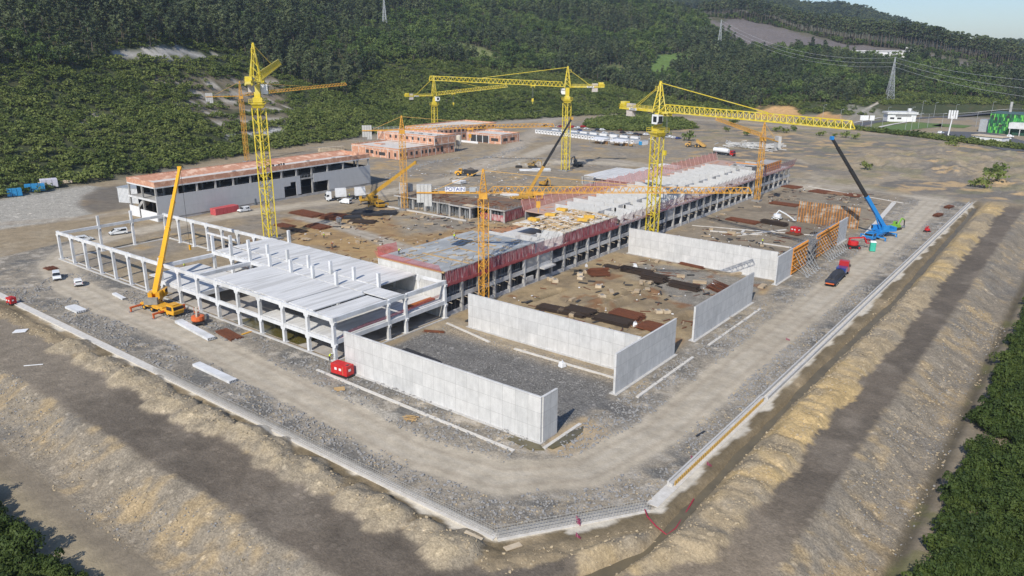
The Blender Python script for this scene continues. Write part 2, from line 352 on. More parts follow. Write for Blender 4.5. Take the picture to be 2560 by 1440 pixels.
def axis(segs):
    a = [segs[0][0]]
    for lo, hi, st in segs:
        while a[-1] < hi-1e-6: a.append(min(hi, a[-1]+st))
    return np.array(a)
def grow(start, end, st, f):
    a = [start]; sgn = 1 if end > start else -1
    while (end-a[-1])*sgn > 0: a.append(a[-1]+sgn*st); st *= f
    return a
gx = np.concatenate([np.array(grow(-245, -4200, 1.6, 1.022))[::-1], axis([(-245, -150, .9), (-150, 6, .44)])[1:], np.array(grow(12, 2200, .8, 1.04))[1:]])
gy = np.concatenate([np.array(grow(24, -400, 1.2, 1.15))[::-1], axis([(24, 128, .44), (128, 220, .8), (220, 420, 1.3)])[1:], np.array(grow(420, 4200, 1.6, 1.016))[1:]])
XX, YY = np.meshgrid(gx, gy)
ZZ = land(XX, YY)

# ------------------------------------------------------------------ colour of the bare ground, zone by zone
def paint(X, Y):
    n0 = fbm(X, Y, 30, 5, 31); n1 = fbm(X, Y, 8, 5, 32); n2 = fbm(X, Y, 2.2, 4, 33); n3 = fbm(X, Y, 1.1, 2, 34)
    C = np.zeros(X.shape+(3,)); GV = np.zeros(X.shape)
    def lay(c, m, gv=None):
        nonlocal C, GV
        C = C*(1-m[..., None])+np.array(c)*m[..., None]
        if gv is not None: GV = GV*(1-m)+gv*m
    tan = (.28, .235, .172); och = (.40, .28, .135); grey = (.225, .216, .203); blue = (.13, .135, .142); dust = (.415, .382, .33); brown = (.145, .126, .108)
    one = np.ones(X.shape)
    lay(tan, one, .25*one)
    lay((.235, .215, .19), sst(.42, .58, n0)); lay((.31, .27, .21), sst(.52, .66, n1)*.7); lay(och, sst(.60, .72, n1*.6+n0*.4)*.7)
    lay((.15, .13, .105), sst(.36, .27, n2*.5+n1*.5)*.7)
    d = curb_d(X, Y); right = sst(-3, 3, (X+37.6)-(61.5-Y)); far = np.maximum(sst(330, 350, Y), sst(-205, -240, X)); ring = 1-far
    # gravel apron between the frame building and the kerb
    ap = dpoly(X, Y, [(-232, 64), (-47, 60), (-36, 78), (-36, 335), (-58, 335), (-58, 84), (-104, 84), (-222, 84), (-240, 95)])
    lay(grey, (1-sst(-1, 1.5, ap+(n1-.5)*3))*.92, .9*one)
    lay(blue, (1-sst(-1, 1.5, ap))*sst(.50, .60, n1)*.8)
    lay((.33, .295, .245), (1-sst(-1, 1.5, ap))*sst(.47, .62, n2*.55+n0*.45)*.8, .4*one)
    lay((.42, .41, .40), (1-sst(-1, 1.5, ap))*sst(.62, .7, n2)*.55)
    pit = dpoly(X, Y, W((1392, 1062), (1420, 1030), (1490, 1056), (1530, 1085), (1500, 1120), (1440, 1150), (1360, 1130)))
    lay((.37, .30, .21), 1-sst(-.6, .6, pit+(n2-.5)*1.5), .1*one)
    arc = dline(X, Y, W((1470, 1000), (1540, 1015), (1590, 1050), (1585, 1095), (1560, 1120))); lay((.125, .13, .14), (1-sst(1.2, 2.8, arc+(n2-.5)*1.5))*.85, 1.*one)
    wp = dline(X, Y, W((880, 1000), (935, 1030), (970, 1045))); lay((.48, .475, .46), (1-sst(.8, 2.4, wp+(n2-.5)*2))*.75, 1.*one); wp = dline(X, Y, W((1160, 885), (1215, 900), (1272, 920))); lay((.5, .495, .48), (1-sst(.3, 1.2, wp+(n2-.5)*1.2))*.8, 1.*one)
    yard = dpoly(X, Y, [(-104, 84), (-58, 84), (-58, 112), (-104, 112)])
    lay((.16, .162, .168), (1-sst(-1.5, .5, yard+(n1-.5)*2)), 1.*one)
    lay((.36, .31, .24), np.exp(-((Y-110)/2.4)**2)*(1-sst(-1, 1, yard-2))*.85)
    yd2 = dpoly(X, Y, [(-106, 116), (-60, 116), (-60, 186), (-106, 186)])
    lay((.31, .25, .165), 1-sst(-1, 1, yd2+(n1-.5)*2), .2*one)
    for P_ in TRENCH: lay((.13, .11, .075), np.exp(-(dline(X, Y, P_)/.9)**2)*.85)
    lay((.2, .165, .12), (1-sst(-1, 1, yd2))*sst(.5, .62, n1)*.75)
    lay((.21, .215, .22), (1-sst(-2, 3, dpoly(X, Y, [(-95, 172), (-62, 150), (-60, 186), (-96, 180)])+(n1-.5)*8))*.8, .8*one)
    yd3 = dpoly(X, Y, [(-104, 190), (-60, 190), (-60, 332), (-104, 332)])
    lay((.245, .215, .175), 1-sst(-1, 1, yd3), .2*one); lay((.17, .15, .125), (1-sst(-1, 1, yd3))*sst(.48, .6, n1)*.8)
    # courtyard west of the long building, ochre clay with rust stains
    cy = dpoly(X, Y, W((700, 545), (960, 520), (1010, 590), (1300, 560), (1420, 520), (1600, 440), (1500, 470), (1240, 610), (960, 660), (730, 600)))
    lay((.36, .25, .125), (1-sst(-3, 3, cy+(n1-.5)*10))*.85, .1*one); lay((.24, .17, .10), (1-sst(-3, 3, cy))*sst(.5, .62, n1)*.7)
    red = dpoly(X, Y, W((1100, 600), (1300, 560), (1580, 440), (1620, 470), (1260, 600), (1060, 640)))
    lay((.42, .20, .12), (1-sst(-2, 3, red+(n1-.5)*8))*.7)
    # gravel field on the left, dark spoil beside it
    gl = dpoly(X, Y, W((-200, 520), (0, 500), (100, 480), (220, 466), (262, 470), (200, 490), (195, 515), (225, 535), (120, 556), (0, 572), (-200, 600)))
    lay((.37, .365, .35), 1-sst(-1, 2, gl+(n1-.5)*4), 1.*one)
    ds = dpoly(X, Y, W((240, 470), (330, 462), (335, 520), (240, 530), (200, 512)))
    lay((.14, .13, .12), (1-sst(-2, 3, ds+(n1-.5)*6))*.85, .3*one)
    # haul roads
    def road(P, wd, c=dust, k=.95, s=0):
        dr = dline(X, Y, P)+(n1-.5)*1.6+(n2-.5)*.9; m = 1-sst(wd*.72, wd*1.02, dr)
        lay(c, m*k, .03*one)
        tr = dline(X, Y, P)+(n0-.5)*1.5; lay((.42, .395, .355), m*(np.exp(-((tr-1.1)/.5)**2))*.7); lay((.30, .268, .23), m*(np.exp(-((tr-2.3)/.4)**2))*.5); lay((.30, .268, .225), m*sst(.5, .64, n0*.6+n1*.4)*.4)
        lay((.33, .305, .27), (1-sst(wd*.9, wd*1.5, dr))*(1-m)*.55*k, .35*one)
    road([(-50, 345), (-48.5, 300), (-47, 250), (-46.6, 151), (-46.2, 97), (-49, 80), (-57, 71.5), (-72, 69), (-100, 71.5), (-140, 74), (-170, 73.2), (-196, 75), (-217, 81), (-232, 93), (-237, 108), (-237, 130), (-234, 160), (-228, 185), (-226, 215), (-228, 250), (-236, 300), (-262, 380)], 4.9)
    road(W((750, 545), (830, 560), (960, 602), (1060, 640)), 3.2, (.33, .305, .275))
    road(W((0, 560), (200, 545), (400, 520), (640, 500)), 3, (.30, .265, .225), .5)
    road([(-50, 335), (-72, 344), (-106, 348), (-160, 350), (-215, 330), (-232, 300)], 5)
    road(W((1140, 425), (1300, 395), (1520, 400), (1700, 425), (1800, 440)), 5, (.33, .30, .26))
    road(W((1390, 290), (1340, 330), (1250, 395), (1160, 430)), 6, (.36, .325, .285)); road(W((1420, 285), (1600, 292), (1850, 305), (2000, 320), (2400, 350)), 7, (.33, .30, .25))
    road(W((1000, 330), (1200, 312), (1390, 296)), 9, (.30, .285, .27)); road(W((2050, 480), (2300, 430), (2560, 380)), 4, (.33, .295, .25))
    road(W((1980, 455), (2200, 475), (2330, 480)), 5, (.34, .31, .27)); road(W((1980, 400), (2060, 440), (2010, 470)), 6)
    # north plain
    np_ = dpoly(X, Y, [(-120, 345), (-40, 345), (60, 350), (120, 420), (60, 600), (-100, 600), (-300, 560)])
    lay((.29, .25, .19), (1-sst(-10, 10, np_))*.6, .4*one); lay((.15, .145, .14), (1-sst(-10, 10, np_))*sst(.50, .58, n0)*.85); lay((.19, .18, .168), (1-sst(-10, 10, np_))*sst(.5, .6, fbm(X, Y, 10, 4, 78))*.7); lay((.46, .34, .20), (1-sst(-10, 10, np_))*sst(.56, .64, n1*.5+n0*.5)*.85)
    lay((.20, .20, .10), (1-sst(-10, 10, np_))*sst(.56, .64, fbm(X, Y, 14, 4, 77))*.35)
    # outside the kerb: wet verge, spoil heaps, haul track, rocky bank
    ko = sst(.3, .8, d)*ring
    lay((.27, .225, .16), ko, .3*one); lay((.135, .112, .075), ko*(1-sst(1.5, 6, d))*sst(.40, .56, n1*.7+n0*.3)*.85)
    s_ = np.where(right > .5, Y, X); gl_ = fbm(s_, d*.3, 3.0, 4, 53); rl = fbm(s_, d*.5, 16, 3, 54)
    lay((.34, .285, .205), ko*sst(4, 5, d)*right, .5*one); lay((.46, .35, .185), ko*sst(4, 5, d)*sst(.44, .58, gl_*.35+rl*.4+fbm(X, Y, 24, 3, 57)*.25)*.85*right); lay((.235, .215, .185), ko*sst(4, 5, d)*sst(.48, .62, fbm(X, Y, 9, 5, 41)*.6+gl_*.4)*.75*right)
    hp = None
    t0 = np.where(right > .5, 11.2, 6.4)
    tr = ko*sst(-.2, .25, d-t0+(n2-.5)*3.2+(n1-.5)*2.0)
    lay(brown, tr, .4*one); lay((.20, .178, .155), tr*sst(.5, .62, n1)*.6); lay((.10, .088, .077), tr*sst(.5, .6, fbm(X, Y, 15, 4, 44))*.6)
    lay((.225, .20, .17), tr*sst(-112, -150, X)*(1-right)*.85); lay((.24, .205, .165), tr*right*(1-sst(70, 95, Y))*.8)
    bk = ko*sst(16.4, 17.6, d+(n2-.5)*1.6)
    lay((.235, .212, .18), bk, .7*one); lay((.36, .285, .18), bk*sst(.50, .64, n2*.45+n1*.3+gl_*.25)*.8); lay((.165, .162, .16), bk*sst(.50, .64, fbm(X, Y, 12, 5, 46)*.6+gl_*.4)*.7)
    mo = mounds(X, Y)*(1-right)*ring; lay((.32, .28, .22), ko*sst(.08, .3, mo)*.95, .7*one); lay((.38, .325, .235), ko*sst(.45, 1.1, mo)*.6); lay((.22, .20, .17), ko*sst(.1, .3, mo)*sst(.5, .62, fbm(X, Y, 3, 4, 59))*.6)
    dsp = np.minimum(curb_d(X, Y), 99); lay((.52, .50, .46), sst(.3, .6, dsp)*(1-sst(-.25, .25, dsp-.8-1.5*np.clip(fbm(s_, s_*0, 5, 4, 55)-.36, 0, 1)*2.2))*(1-far), .1*one)
    ft = ko*sst(25.6, 26.6, d)
    lay((.215, .19, .155), ft, .15*one); lay((.33, .29, .21), ft*sst(28, 31, d)*.6*(1-right)); lay((.09, .08, .06), ko*right*np.exp(-((d-26.7)/1.0)**2)*.9)
    lay((.12, .13, .05), ft*right*sst(.55, .65, n1)*.6)
    # hillside
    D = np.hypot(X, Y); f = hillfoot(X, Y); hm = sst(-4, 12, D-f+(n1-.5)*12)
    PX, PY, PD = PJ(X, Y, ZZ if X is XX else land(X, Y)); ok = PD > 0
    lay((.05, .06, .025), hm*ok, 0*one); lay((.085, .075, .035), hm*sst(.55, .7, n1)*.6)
    def inpix(P, c, feather=6, k=1., gv=None, lim=60):
        m = (1-sst(-feather, feather, dpoly(PX, PY, P)+(n1-.5)*18))*(PD > lim)*k; lay(c, m, None if gv is None else gv*one)
    inpix([(1730, 20), (1800, 60), (1850, 28), (2050, 90), (2250, 118), (2420, 148), (2640, 185), (2640, 215), (2450, 190), (2380, 172), (2280, 150), (2130, 150), (1960, 130), (1860, 118), (1790, 85)], (.15, .13, .125), 4, .95, .6, 600)
    inpix([(1740, -20), (1860, 10), (2060, 74), (2260, 108), (2420, 138), (2640, 172), (2640, 190), (2420, 156), (2250, 124), (2050, 98), (1860, 45), (1780, 50)], (.11, .10, .06), 3, .8, None, 600)
    for P in ([(560, 170), (900, 170), (900, 200), (560, 200)],): pass
    for (xa, ya, xb, yb, wd) in ((385, 203, 690, 205, 22), (480, 228, 700, 222, 22), (440, 248, 700, 240, 20), (480, 262, 715, 246, 10), (470, 275, 720, 262, 20), (520, 300, 715, 292, 14), (560, 325, 715, 318, 14)):
        inpix([(xa, ya-wd*.6), (xb, yb-wd*.6), (xb, yb+wd*.4), (xa, ya+wd*.4)], (.20, .16, .115), 3, .75, .4, 300)
    for P in ([(385, 214), (560, 212), (700, 206)], [(470, 235), (600, 236), (700, 224)], [(430, 263), (560, 255), (715, 247)], [(480, 287), (600, 280), (720, 270)], [(205, 305), (240, 287), (275, 278)], [(525, 312), (720, 296)], [(2120, 300), (2160, 275), (2205, 252)], [(600, 139), (500, 140), (380, 140), (255, 142)]):
        m = (1-sst(1.6, 3.2, dline(PX, PY, P)))*(PD > 300); lay((.42, .38, .32), m*.9, .5*one)
    inpix([(258, 141), (290, 130), (355, 122), (420, 120), (465, 124), (530, 137), (520, 141), (380, 141)], (.36, .34, .31), 1.5, 1, .2, 300)
    inpix([(565, 333), (640, 330), (715, 316), (712, 330), (650, 345), (570, 347)], (.42, .41, .38), 3, 1, 1, 300)
    inpix([(1040, 96), (1120, 100), (1200, 118), (1270, 150), (1200, 155), (1150, 130)], (.20, .22, .09), 8, .8, None, 300)
    inpix([(1460, 170), (1550, 165), (1590, 195), (1500, 200)], (.17, .20, .08), 8, .8, None, 300)
    inpix([(1640, 135), (1730, 130), (1740, 150), (1660, 190), (1610, 200)], (.12, .19, .05), 8, .8, None, 300)
    inpix([(1885, 272), (1930, 266), (1990, 268), (2005, 290), (1950, 296), (1890, 292)], (.50, .31, .14), 3, 1, .2, 300)
    inpix([(2040, 290), (2060, 280), (2100, 290), (2110, 302), (2040, 300)], (.48, .30, .14), 3, 1, .2, 300)
    inpix([(2180, 290), (2230, 285), (2330, 315), (2180, 330)], (.13, .17, .05), 4, .9, None, 300)
    inpix([(2120, 262), (2200, 275), (2220, 300), (2120, 305)], (.25, .235, .2), 4, .8, None, 300)
    # rust and shadow-free stains inside the yards
    k = sst(.66, .74, fbm(X, Y, 5, 4, 61))*(1-sst(-1, 1, np.minimum(cy, yd2)))
    lay((.20, .10, .05), k*.7)
    C = C*(1+(np.array([1.0, .94, .835])-1)*(1-hm[..., None]))
    return np.clip(C, .01, .8), GV
CC, GV = paint(XX, YY)
ny, nx = XX.shape
V = np.stack([XX, YY, ZZ], -1).reshape(-1, 3).astype(np.float32)
idx = np.arange(nx*ny).reshape(ny, nx)
Q = np.stack([idx[:-1, :-1], idx[:-1, 1:], idx[1:, 1:], idx[1:, :-1]], -1).reshape(-1, 4)
def npmesh(name, V, Q, k=4):
    me = bpy.data.meshes.new(name); me.vertices.add(len(V)); me.vertices.foreach_set('co', np.asarray(V, np.float32).ravel())
    me.loops.add(len(Q)*k); me.loops.foreach_set('vertex_index', np.asarray(Q, np.int32).ravel())
    me.polygons.add(len(Q)); me.polygons.foreach_set('loop_start', np.arange(0, len(Q)*k, k, dtype=np.int32)); me.update(calc_edges=True); return me
gm = npmesh('ground', V, Q); gm.polygons.foreach_set('use_smooth', np.ones(len(Q), bool))
ca = gm.color_attributes.new('ground_colour', 'FLOAT_COLOR', 'POINT')
ca.data.foreach_set('color', np.concatenate([CC.reshape(-1, 3), GV.reshape(-1, 1)], 1).astype(np.float32).ravel())
def ground_mat():
    m = bpy.data.materials.new('ground_earth'); m.use_nodes = True; t = m.node_tree; N = t.nodes; L = t.links; p = N['Principled BSDF']; p.inputs['Roughness'].default_value = .95
    p.inputs['Specular IOR Level'].default_value = .2
    at = N.new('ShaderNodeAttribute'); at.attribute_name = 'ground_colour'; tc = N.new('ShaderNodeTexCoord'); v = tc.outputs['Object']
    def noise(sc, det=6, rg=.6):
        n = N.new('ShaderNodeTexNoise'); n.inputs['Scale'].default_value = sc; n.inputs['Detail'].default_value = det; n.inputs['Roughness'].default_value = rg; L.new(v, n.inputs['Vector']); return n.outputs[0]
    def mr(s, a, b, c, d):
        r = N.new('ShaderNodeMapRange'); L.new(s, r.inputs[0]); r.inputs[1].default_value = a; r.inputs[2].default_value = b; r.inputs[3].default_value = c; r.inputs[4].default_value = d; return r.outputs[0]
    def mt(op, a, b):
        q = N.new('ShaderNodeMath'); q.operation = op
        for i, s in enumerate((a, b)):
            if isinstance(s, (int, float)): q.inputs[i].default_value = s
            else: L.new(s, q.inputs[i])
        return q.outputs[0]
    A = mr(noise(.35, 7, .62), .3, .7, .80, 1.2); B0 = mr(noise(2.2, 5, .7), .3, .7, -.24, .24); am = mt('ADD', mt('MULTIPLY', at.outputs['Alpha'], .8), .28); B = mt('ADD', mt('MULTIPLY', B0, am), 1.)
    vo = N.new('ShaderNodeTexVoronoi'); vo.inputs['Scale'].default_value = 4.6; L.new(v, vo.inputs['Vector'])
    sp = N.new('ShaderNodeSeparateColor'); L.new(vo.outputs['Color'], sp.inputs[0])
    st = mr(sp.outputs[0], 0, 1, -.26, .34); gv = mt('ADD', mt('MULTIPLY', st, at.outputs['Alpha']), 1.)
    vo2 = N.new('ShaderNodeTexVoronoi'); vo2.inputs['Scale'].default_value = .75; L.new(v, vo2.inputs['Vector'])
    sp2 = N.new('ShaderNodeSeparateColor'); L.new(vo2.outputs['Color'], sp2.inputs[0])
    big = mt('MULTIPLY', mt('GREATER_THAN', sp2.outputs[1], .86), mt('LESS_THAN', vo2.outputs['Distance'], .34)); gv2 = mt('ADD', mt('MULTIPLY', mt('MULTIPLY', big, at.outputs['Alpha']), .6), 1.)
    k = mt('MULTIPLY', mt('MULTIPLY', A, B), mt('MULTIPLY', gv, gv2))
    vm = N.new('ShaderNodeVectorMath'); vm.operation = 'SCALE'; L.new(at.outputs['Color'], vm.inputs[0]); L.new(k, vm.inputs['Scale']); L.new(vm.outputs[0], p.inputs['Base Color'])
    h = mt('ADD', mt('MULTIPLY', mt('MULTIPLY', noise(1.3, 8, .65), .6), am), mt('MULTIPLY', mt('MULTIPLY', sp.outputs[0], at.outputs['Alpha']), .25))
    bu = N.new('ShaderNodeBump'); bu.inputs['Strength'].default_value = .9; bu.inputs['Distance'].default_value = .55; L.new(h, bu.inputs['Height']); L.new(bu.outputs[0], p.inputs['Normal'])
    return m
gm.materials.append(ground_mat())
go = bpy.data.objects.new('ground', gm); COL.objects.link(go); tag(go, kind='structure')
def gz(x, y): return float(land(np.array([x]), np.array([y]))[0])
def GL(px, py):                               # point of the land surface seen at a pixel
    v = ray(px, py); v = v/np.linalg.norm(v); ts = np.concatenate([np.arange(60, 700, 1.5), np.arange(700, 3000, 6)])
    P = np.array([0, 0, CH])+ts[:, None]*v; g = land(P[:, 0], P[:, 1]); i = np.argmax(P[:, 2] < g)
    if P[i, 2] >= g[i]: i = len(ts)-1
    return float(P[i, 0]), float(P[i, 1]), float(g[i])
# ------------------------------------------------------------------ vegetation
def leaf_mat(name, cols, spread=.5):
    m = bpy.data.materials.new(name); m.use_nodes = True; t = m.node_tree; N = t.nodes; L = t.links; p = N['Principled BSDF']
    p.inputs['Roughness'].default_value = .65; p.inputs['Specular IOR Level'].default_value = .25
    oi = N.new('ShaderNodeObjectInfo'); tc = N.new('ShaderNodeNewGeometry'); n = N.new('ShaderNodeTexNoise'); n.inputs['Scale'].default_value = .5; n.inputs['Detail'].default_value = 3
    L.new(tc.outputs['Position'], n.inputs['Vector'])
    n2 = N.new('ShaderNodeTexNoise'); n2.inputs['Scale'].default_value = .022; n2.inputs['Detail'].default_value = 3; L.new(tc.outputs['Position'], n2.inputs['Vector'])
    a = N.new('ShaderNodeMath'); a.operation = 'MULTIPLY_ADD'; L.new(oi.outputs['Random'], a.inputs[0]); a.inputs[1].default_value = spread; L.new(n2.outputs[0], a.inputs[2])
    b = N.new('ShaderNodeMath'); b.operation = 'MULTIPLY_ADD'; L.new(n.outputs[0], b.inputs[0]); b.inputs[1].default_value = .5; L.new(a.outputs[0], b.inputs[2])
    c = N.new('ShaderNodeMath'); c.operation = 'SUBTRACT'; L.new(b.outputs[0], c.inputs[0]); c.inputs[1].default_value = .5*spread
    r = N.new('ShaderNodeValToRGB'); e = r.color_ramp.elements; e[0].position = .40; e[0].color = (*cols[0], 1); e[1].position = 1.12; e[1].color = (*cols[-1], 1)
    for i, q in enumerate(cols[1:-1]): k = e.new(.40+.55*(i+1)/(len(cols)-1)); k.color = (*q, 1)
    L.new(c.outputs[0], r.inputs[0]); L.new(r.outputs[0], p.inputs['Base Color'])
    tr = N.new('ShaderNodeBsdfTranslucent'); L.new(r.outputs[0], tr.inputs[0]); mx = N.new('ShaderNodeMixShader'); mx.inputs[0].default_value = .28
    L.new(p.outputs[0], mx.inputs[1]); L.new(tr.outputs[0], mx.inputs[2]); L.new(mx.outputs[0], N['Material Output'].inputs[0]); MATS[name] = m; return m
PINE = leaf_mat('pine_foliage', [(.032, .048, .027), (.054, .076, .037), (.082, .11, .046), (.13, .155, .07)])
BROAD = leaf_mat('broadleaf_foliage', [(.034, .058, .020), (.062, .100, .028), (.10, .15, .036), (.16, .21, .06)])
SCRUB = leaf_mat('scrub_foliage', [(.052, .076, .020), (.090, .125, .027), (.135, .17, .038), (.18, .21, .055)])
GORSE = leaf_mat('gorse_foliage', [(.030, .050, .012), (.050, .080, .016), (.085, .115, .024)], .4)
BARK = mat('bark', (.16, .13, .10), (.10, .08, .065), 3, .95)
rs = np.random.RandomState(11)
def cards(cen, nrm, size, rs, asp=.6):
    # leaf clusters: one small four-sided face for every centre, tilted about its outward direction
    n = len(cen); u = rs.normal(size=(n, 3)); u -= nrm*(u*nrm).sum(1, keepdims=True); u /= np.linalg.norm(u, axis=1, keepdims=True)+1e-9
    w = np.cross(nrm, u); tl = rs.normal(size=(n, 3))*.35; u = u+nrm*tl[:, :1]; w = w+nrm*tl[:, 1:2]
    s = (size*(.6+.8*rs.rand(n)))[:, None]
    P = np.stack([cen-u*s-w*s*asp, cen+u*s*.8-w*s*asp*.7, cen+u*s+w*s*asp, cen-u*s*.7+w*s*asp*.8], 1).reshape(-1, 3)
    return P, np.arange(4*n).reshape(n, 4)
def blob(cs, rr, n, size, rs, flat=1.):
    k = len(cs); i = rs.randint(0, k, n); d = rs.normal(size=(n, 3)); d /= np.linalg.norm(d, axis=1, keepdims=True); d[:, 2] = np.where(d[:, 2] < -.3, -d[:, 2], d[:, 2])
    c = cs[i]+d*(rr[i]*(.72+.36*rs.rand(n)))[:, None]*np.array([1, 1, flat]); nr = d+rs.normal(size=(n, 3))*.35+np.array([0, 0, .35]); nr /= np.linalg.norm(nr, axis=1, keepdims=True)
    return cards(c, nr, np.full(n, size), rs)
def crown_mesh(kind, seed):
    rs = np.random.RandomState(seed)
    if kind == 'broad':
        k = 9; cs = np.stack([rs.uniform(-2.6, 2.6, k), rs.uniform(-2.6, 2.6, k), rs.uniform(4.2, 9., k)], 1); rr = rs.uniform(1.5, 2.5, k); return blob(cs, rr, 300, .46, rs)
    if kind == 'pine':
        k = 11; z = np.linspace(5., 13.5, k); r = 3.0*(1-((z-6.5)/9.)**2).clip(.05, 1); a = rs.rand(k)*6.28; q = rs.uniform(.2, .75, k)*r
        cs = np.stack([np.cos(a)*q, np.sin(a)*q, z], 1); rr = rs.uniform(1.1, 2.0, k)*(.55+.45*r/3); return blob(cs, rr, 300, .46, rs, .6)
    if kind == 'tall':
        k = 9; z = rs.uniform(15, 27, k); r = 3.0*(1-((z-20)/9.)**2).clip(.1, 1); a = rs.rand(k)*6.28; q = rs.uniform(.1, .9, k)*r+.3
        cs = np.stack([np.cos(a)*q+.05*z, np.sin(a)*q, z], 1); rr = rs.uniform(1.2, 2.2, k); return blob(cs, rr, 180, .75, rs, .6)
    if kind == 'scrub':
        k = 6; cs = np.stack([rs.uniform(-1.5, 1.5, k), rs.uniform(-1.5, 1.5, k), rs.uniform(.3, 1.5, k)], 1); rr = rs.uniform(.7, 1.2, k); return blob(cs, rr, 110, .28, rs)
    k = 10; cs = np.stack([rs.uniform(-1.3, 1.3, k), rs.uniform(-1.3, 1.3, k), rs.uniform(.3, 1.7, k)], 1); rr = rs.uniform(.4, .9, k); return blob(cs, rr, 900, .115, rs)
def trunk_mb(kind, seed):
    r = random.Random(seed); m = MB()
    if kind == 'broad':
        m.tube([(0, 0, -1), (.1, 0, 2.5), (0, .1, 6)], [.32, .24, .1], 6)
        for i in range(5): a = i*1.3+r.random(); m.tube([(0, 0, 2.5+i*.5), (1.6*math.cos(a), 1.6*math.sin(a), 4.6+i*.7)], [.12, .05], 4)
    elif kind == 'pine':
        m.tube([(0, 0, -1), (.1, .05, 6), (0, .1, 13)], [.3, .2, .06], 6)
        for i in range(7): a = i*2.2+r.random(); m.tube([(0, 0, 4.6+i*1.1), (2*math.cos(a), 2*math.sin(a), 5.2+i*1.15)], [.09, .03], 4)
    else:
        m.tube([(0, 0, -2), (.4, 0, 9), (1., .1, 18), (1.3, 0, 26)], [.36, .28, .19, .05], 6)
        for i in range(6): a = i*2.2+r.random(); m.tube([(.9, 0, 15+i*1.7), (.9+2.2*math.cos(a), 2.2*math.sin(a), 16.4+i*1.75)], [.09, .03], 4)
    return m
_pm = {}
def crown_data(kind, seed):
    if (kind, seed) not in _pm:
        P, Qd = crown_mesh(kind, seed); me = npmesh(kind+'_crown', P, Qd); me.materials.append({'broad': BROAD, 'pine': PINE, 'tall': PINE, 'scrub': SCRUB, 'gorse': GORSE}[kind]); _pm[(kind, seed)] = me
    return _pm[(kind, seed)]
def proto(kind, seed):                        # crown and trunk in one mesh, for the far wood
    me = crown_data(kind, seed)
    if kind in ('scrub', 'gorse'): return bpy.data.objects.new(kind+'_source', me)
    tm = trunk_mb(kind, seed); vs = np.zeros(len(me.vertices)*3, np.float32); me.vertices.foreach_get('co', vs); nv = len(me.vertices)
    m2 = bpy.data.meshes.new(kind+'_whole'); m2.from_pydata([tuple(p) for p in vs.reshape(-1, 3)]+tm.v, [], [tuple(p.vertices) for p in me.polygons]+[tuple(i+nv for i in f) for f in tm.f])
    m2.materials.append(me.materials[0]); m2.materials.append(BARK); m2.polygons.foreach_set('material_index', [0]*len(me.polygons)+[1]*len(tm.f)); m2.update()
    return bpy.data.objects.new(kind+'_source', m2)
def instancer(name, pts, rz, scl, src, kind='stuff', rxy=None, label=None, cat=None):
    me = bpy.data.meshes.new(name); n = len(pts); me.vertices.add(n); me.vertices.foreach_set('co', np.asarray(pts, np.float32).ravel())
    rot = np.zeros((n, 3), np.float32); rot[:, 2] = rz
    if rxy is not None: rot[:, :2] = rxy
    a = me.attributes.new('rot', 'FLOAT_VECTOR', 'POINT'); a.data.foreach_set('vector', rot.ravel())
    s = me.attributes.new('scl', 'FLOAT_VECTOR', 'POINT'); s.data.foreach_set('vector', np.asarray(scl, np.float32).ravel())
    for i, m in enumerate(src.data.materials): me.materials.append(m)
    o = bpy.data.objects.new(name, me); COL.objects.link(o)
    g = bpy.data.node_groups.new(name, 'GeometryNodeTree'); g.interface.new_socket('Geometry', in_out='INPUT', socket_type='NodeSocketGeometry'); g.interface.new_socket('Geometry', in_out='OUTPUT', socket_type='NodeSocketGeometry')
    N = g.nodes; L = g.links; gi = N.new('NodeGroupInput'); go_ = N.new('NodeGroupOutput'); ip = N.new('GeometryNodeInstanceOnPoints'); ob = N.new('GeometryNodeObjectInfo'); ob.inputs['Object'].default_value = src
    def na(nm):
        q = N.new('GeometryNodeInputNamedAttribute'); q.data_type = 'FLOAT_VECTOR'; q.inputs['Name'].default_value = nm; return q.outputs[0]
    e = N.new('FunctionNodeEulerToRotation'); L.new(na('rot'), e.inputs[0])
    L.new(gi.outputs[0], ip.inputs['Points']); L.new(ob.outputs['Geometry'], ip.inputs['Instance']); L.new(e.outputs[0], ip.inputs['Rotation']); L.new(na('scl'), ip.inputs['Scale']); L.new(ip.outputs[0], go_.inputs[0])
    md = o.modifiers.new('scatter', 'NODES'); md.node_group = g
    tag(o, label, cat, None, kind); return o
def scatter_polar(n, px0, px1, D0, D1):
    a = rs.uniform(_az(px0), _az(px1), n); D = np.sqrt(rs.uniform(D0**2, D1**2, n)); return D*np.sin(a), D*np.cos(a)
def inP(PX, PY, P): return dpoly(PX, PY, P) < 0
BARE = [[(258, 141), (290, 128), (355, 119), (420, 117), (465, 121), (530, 136), (605, 138), (600, 143), (255, 145)], [(565, 333), (640, 328), (715, 314), (712, 330), (650, 345), (570, 347)],
        [(1885, 270), (1930, 264), (1990, 266), (2005, 290), (1950, 296), (1890, 292)], [(2040, 288), (2060, 278), (2100, 288), (2110, 302), (2040, 302)], [(2190, 262), (2560, 262), (2560, 400), (2170, 330)]]
SCREE = [(1730, 18), (1790, 30), (1860, 12), (2050, 78), (2250, 110), (2420, 142), (2640, 178), (2640, 215), (2450, 190), (2380, 172), (2280, 150), (2130, 148), (1960, 128), (1860, 116), (1790, 82)]
GRASS = [[(1045, 96), (1120, 100), (1200, 118), (1265, 148), (1200, 153), (1150, 130)], [(1465, 172), (1550, 168), (1585, 193), (1505, 198)], [(1645, 138), (1725, 134), (1735, 150), (1660, 188), (1618, 196)]]
TERR = [(375, 195), (700, 190), (725, 250), (720, 305), (520, 305), (440, 270), (380, 215)]
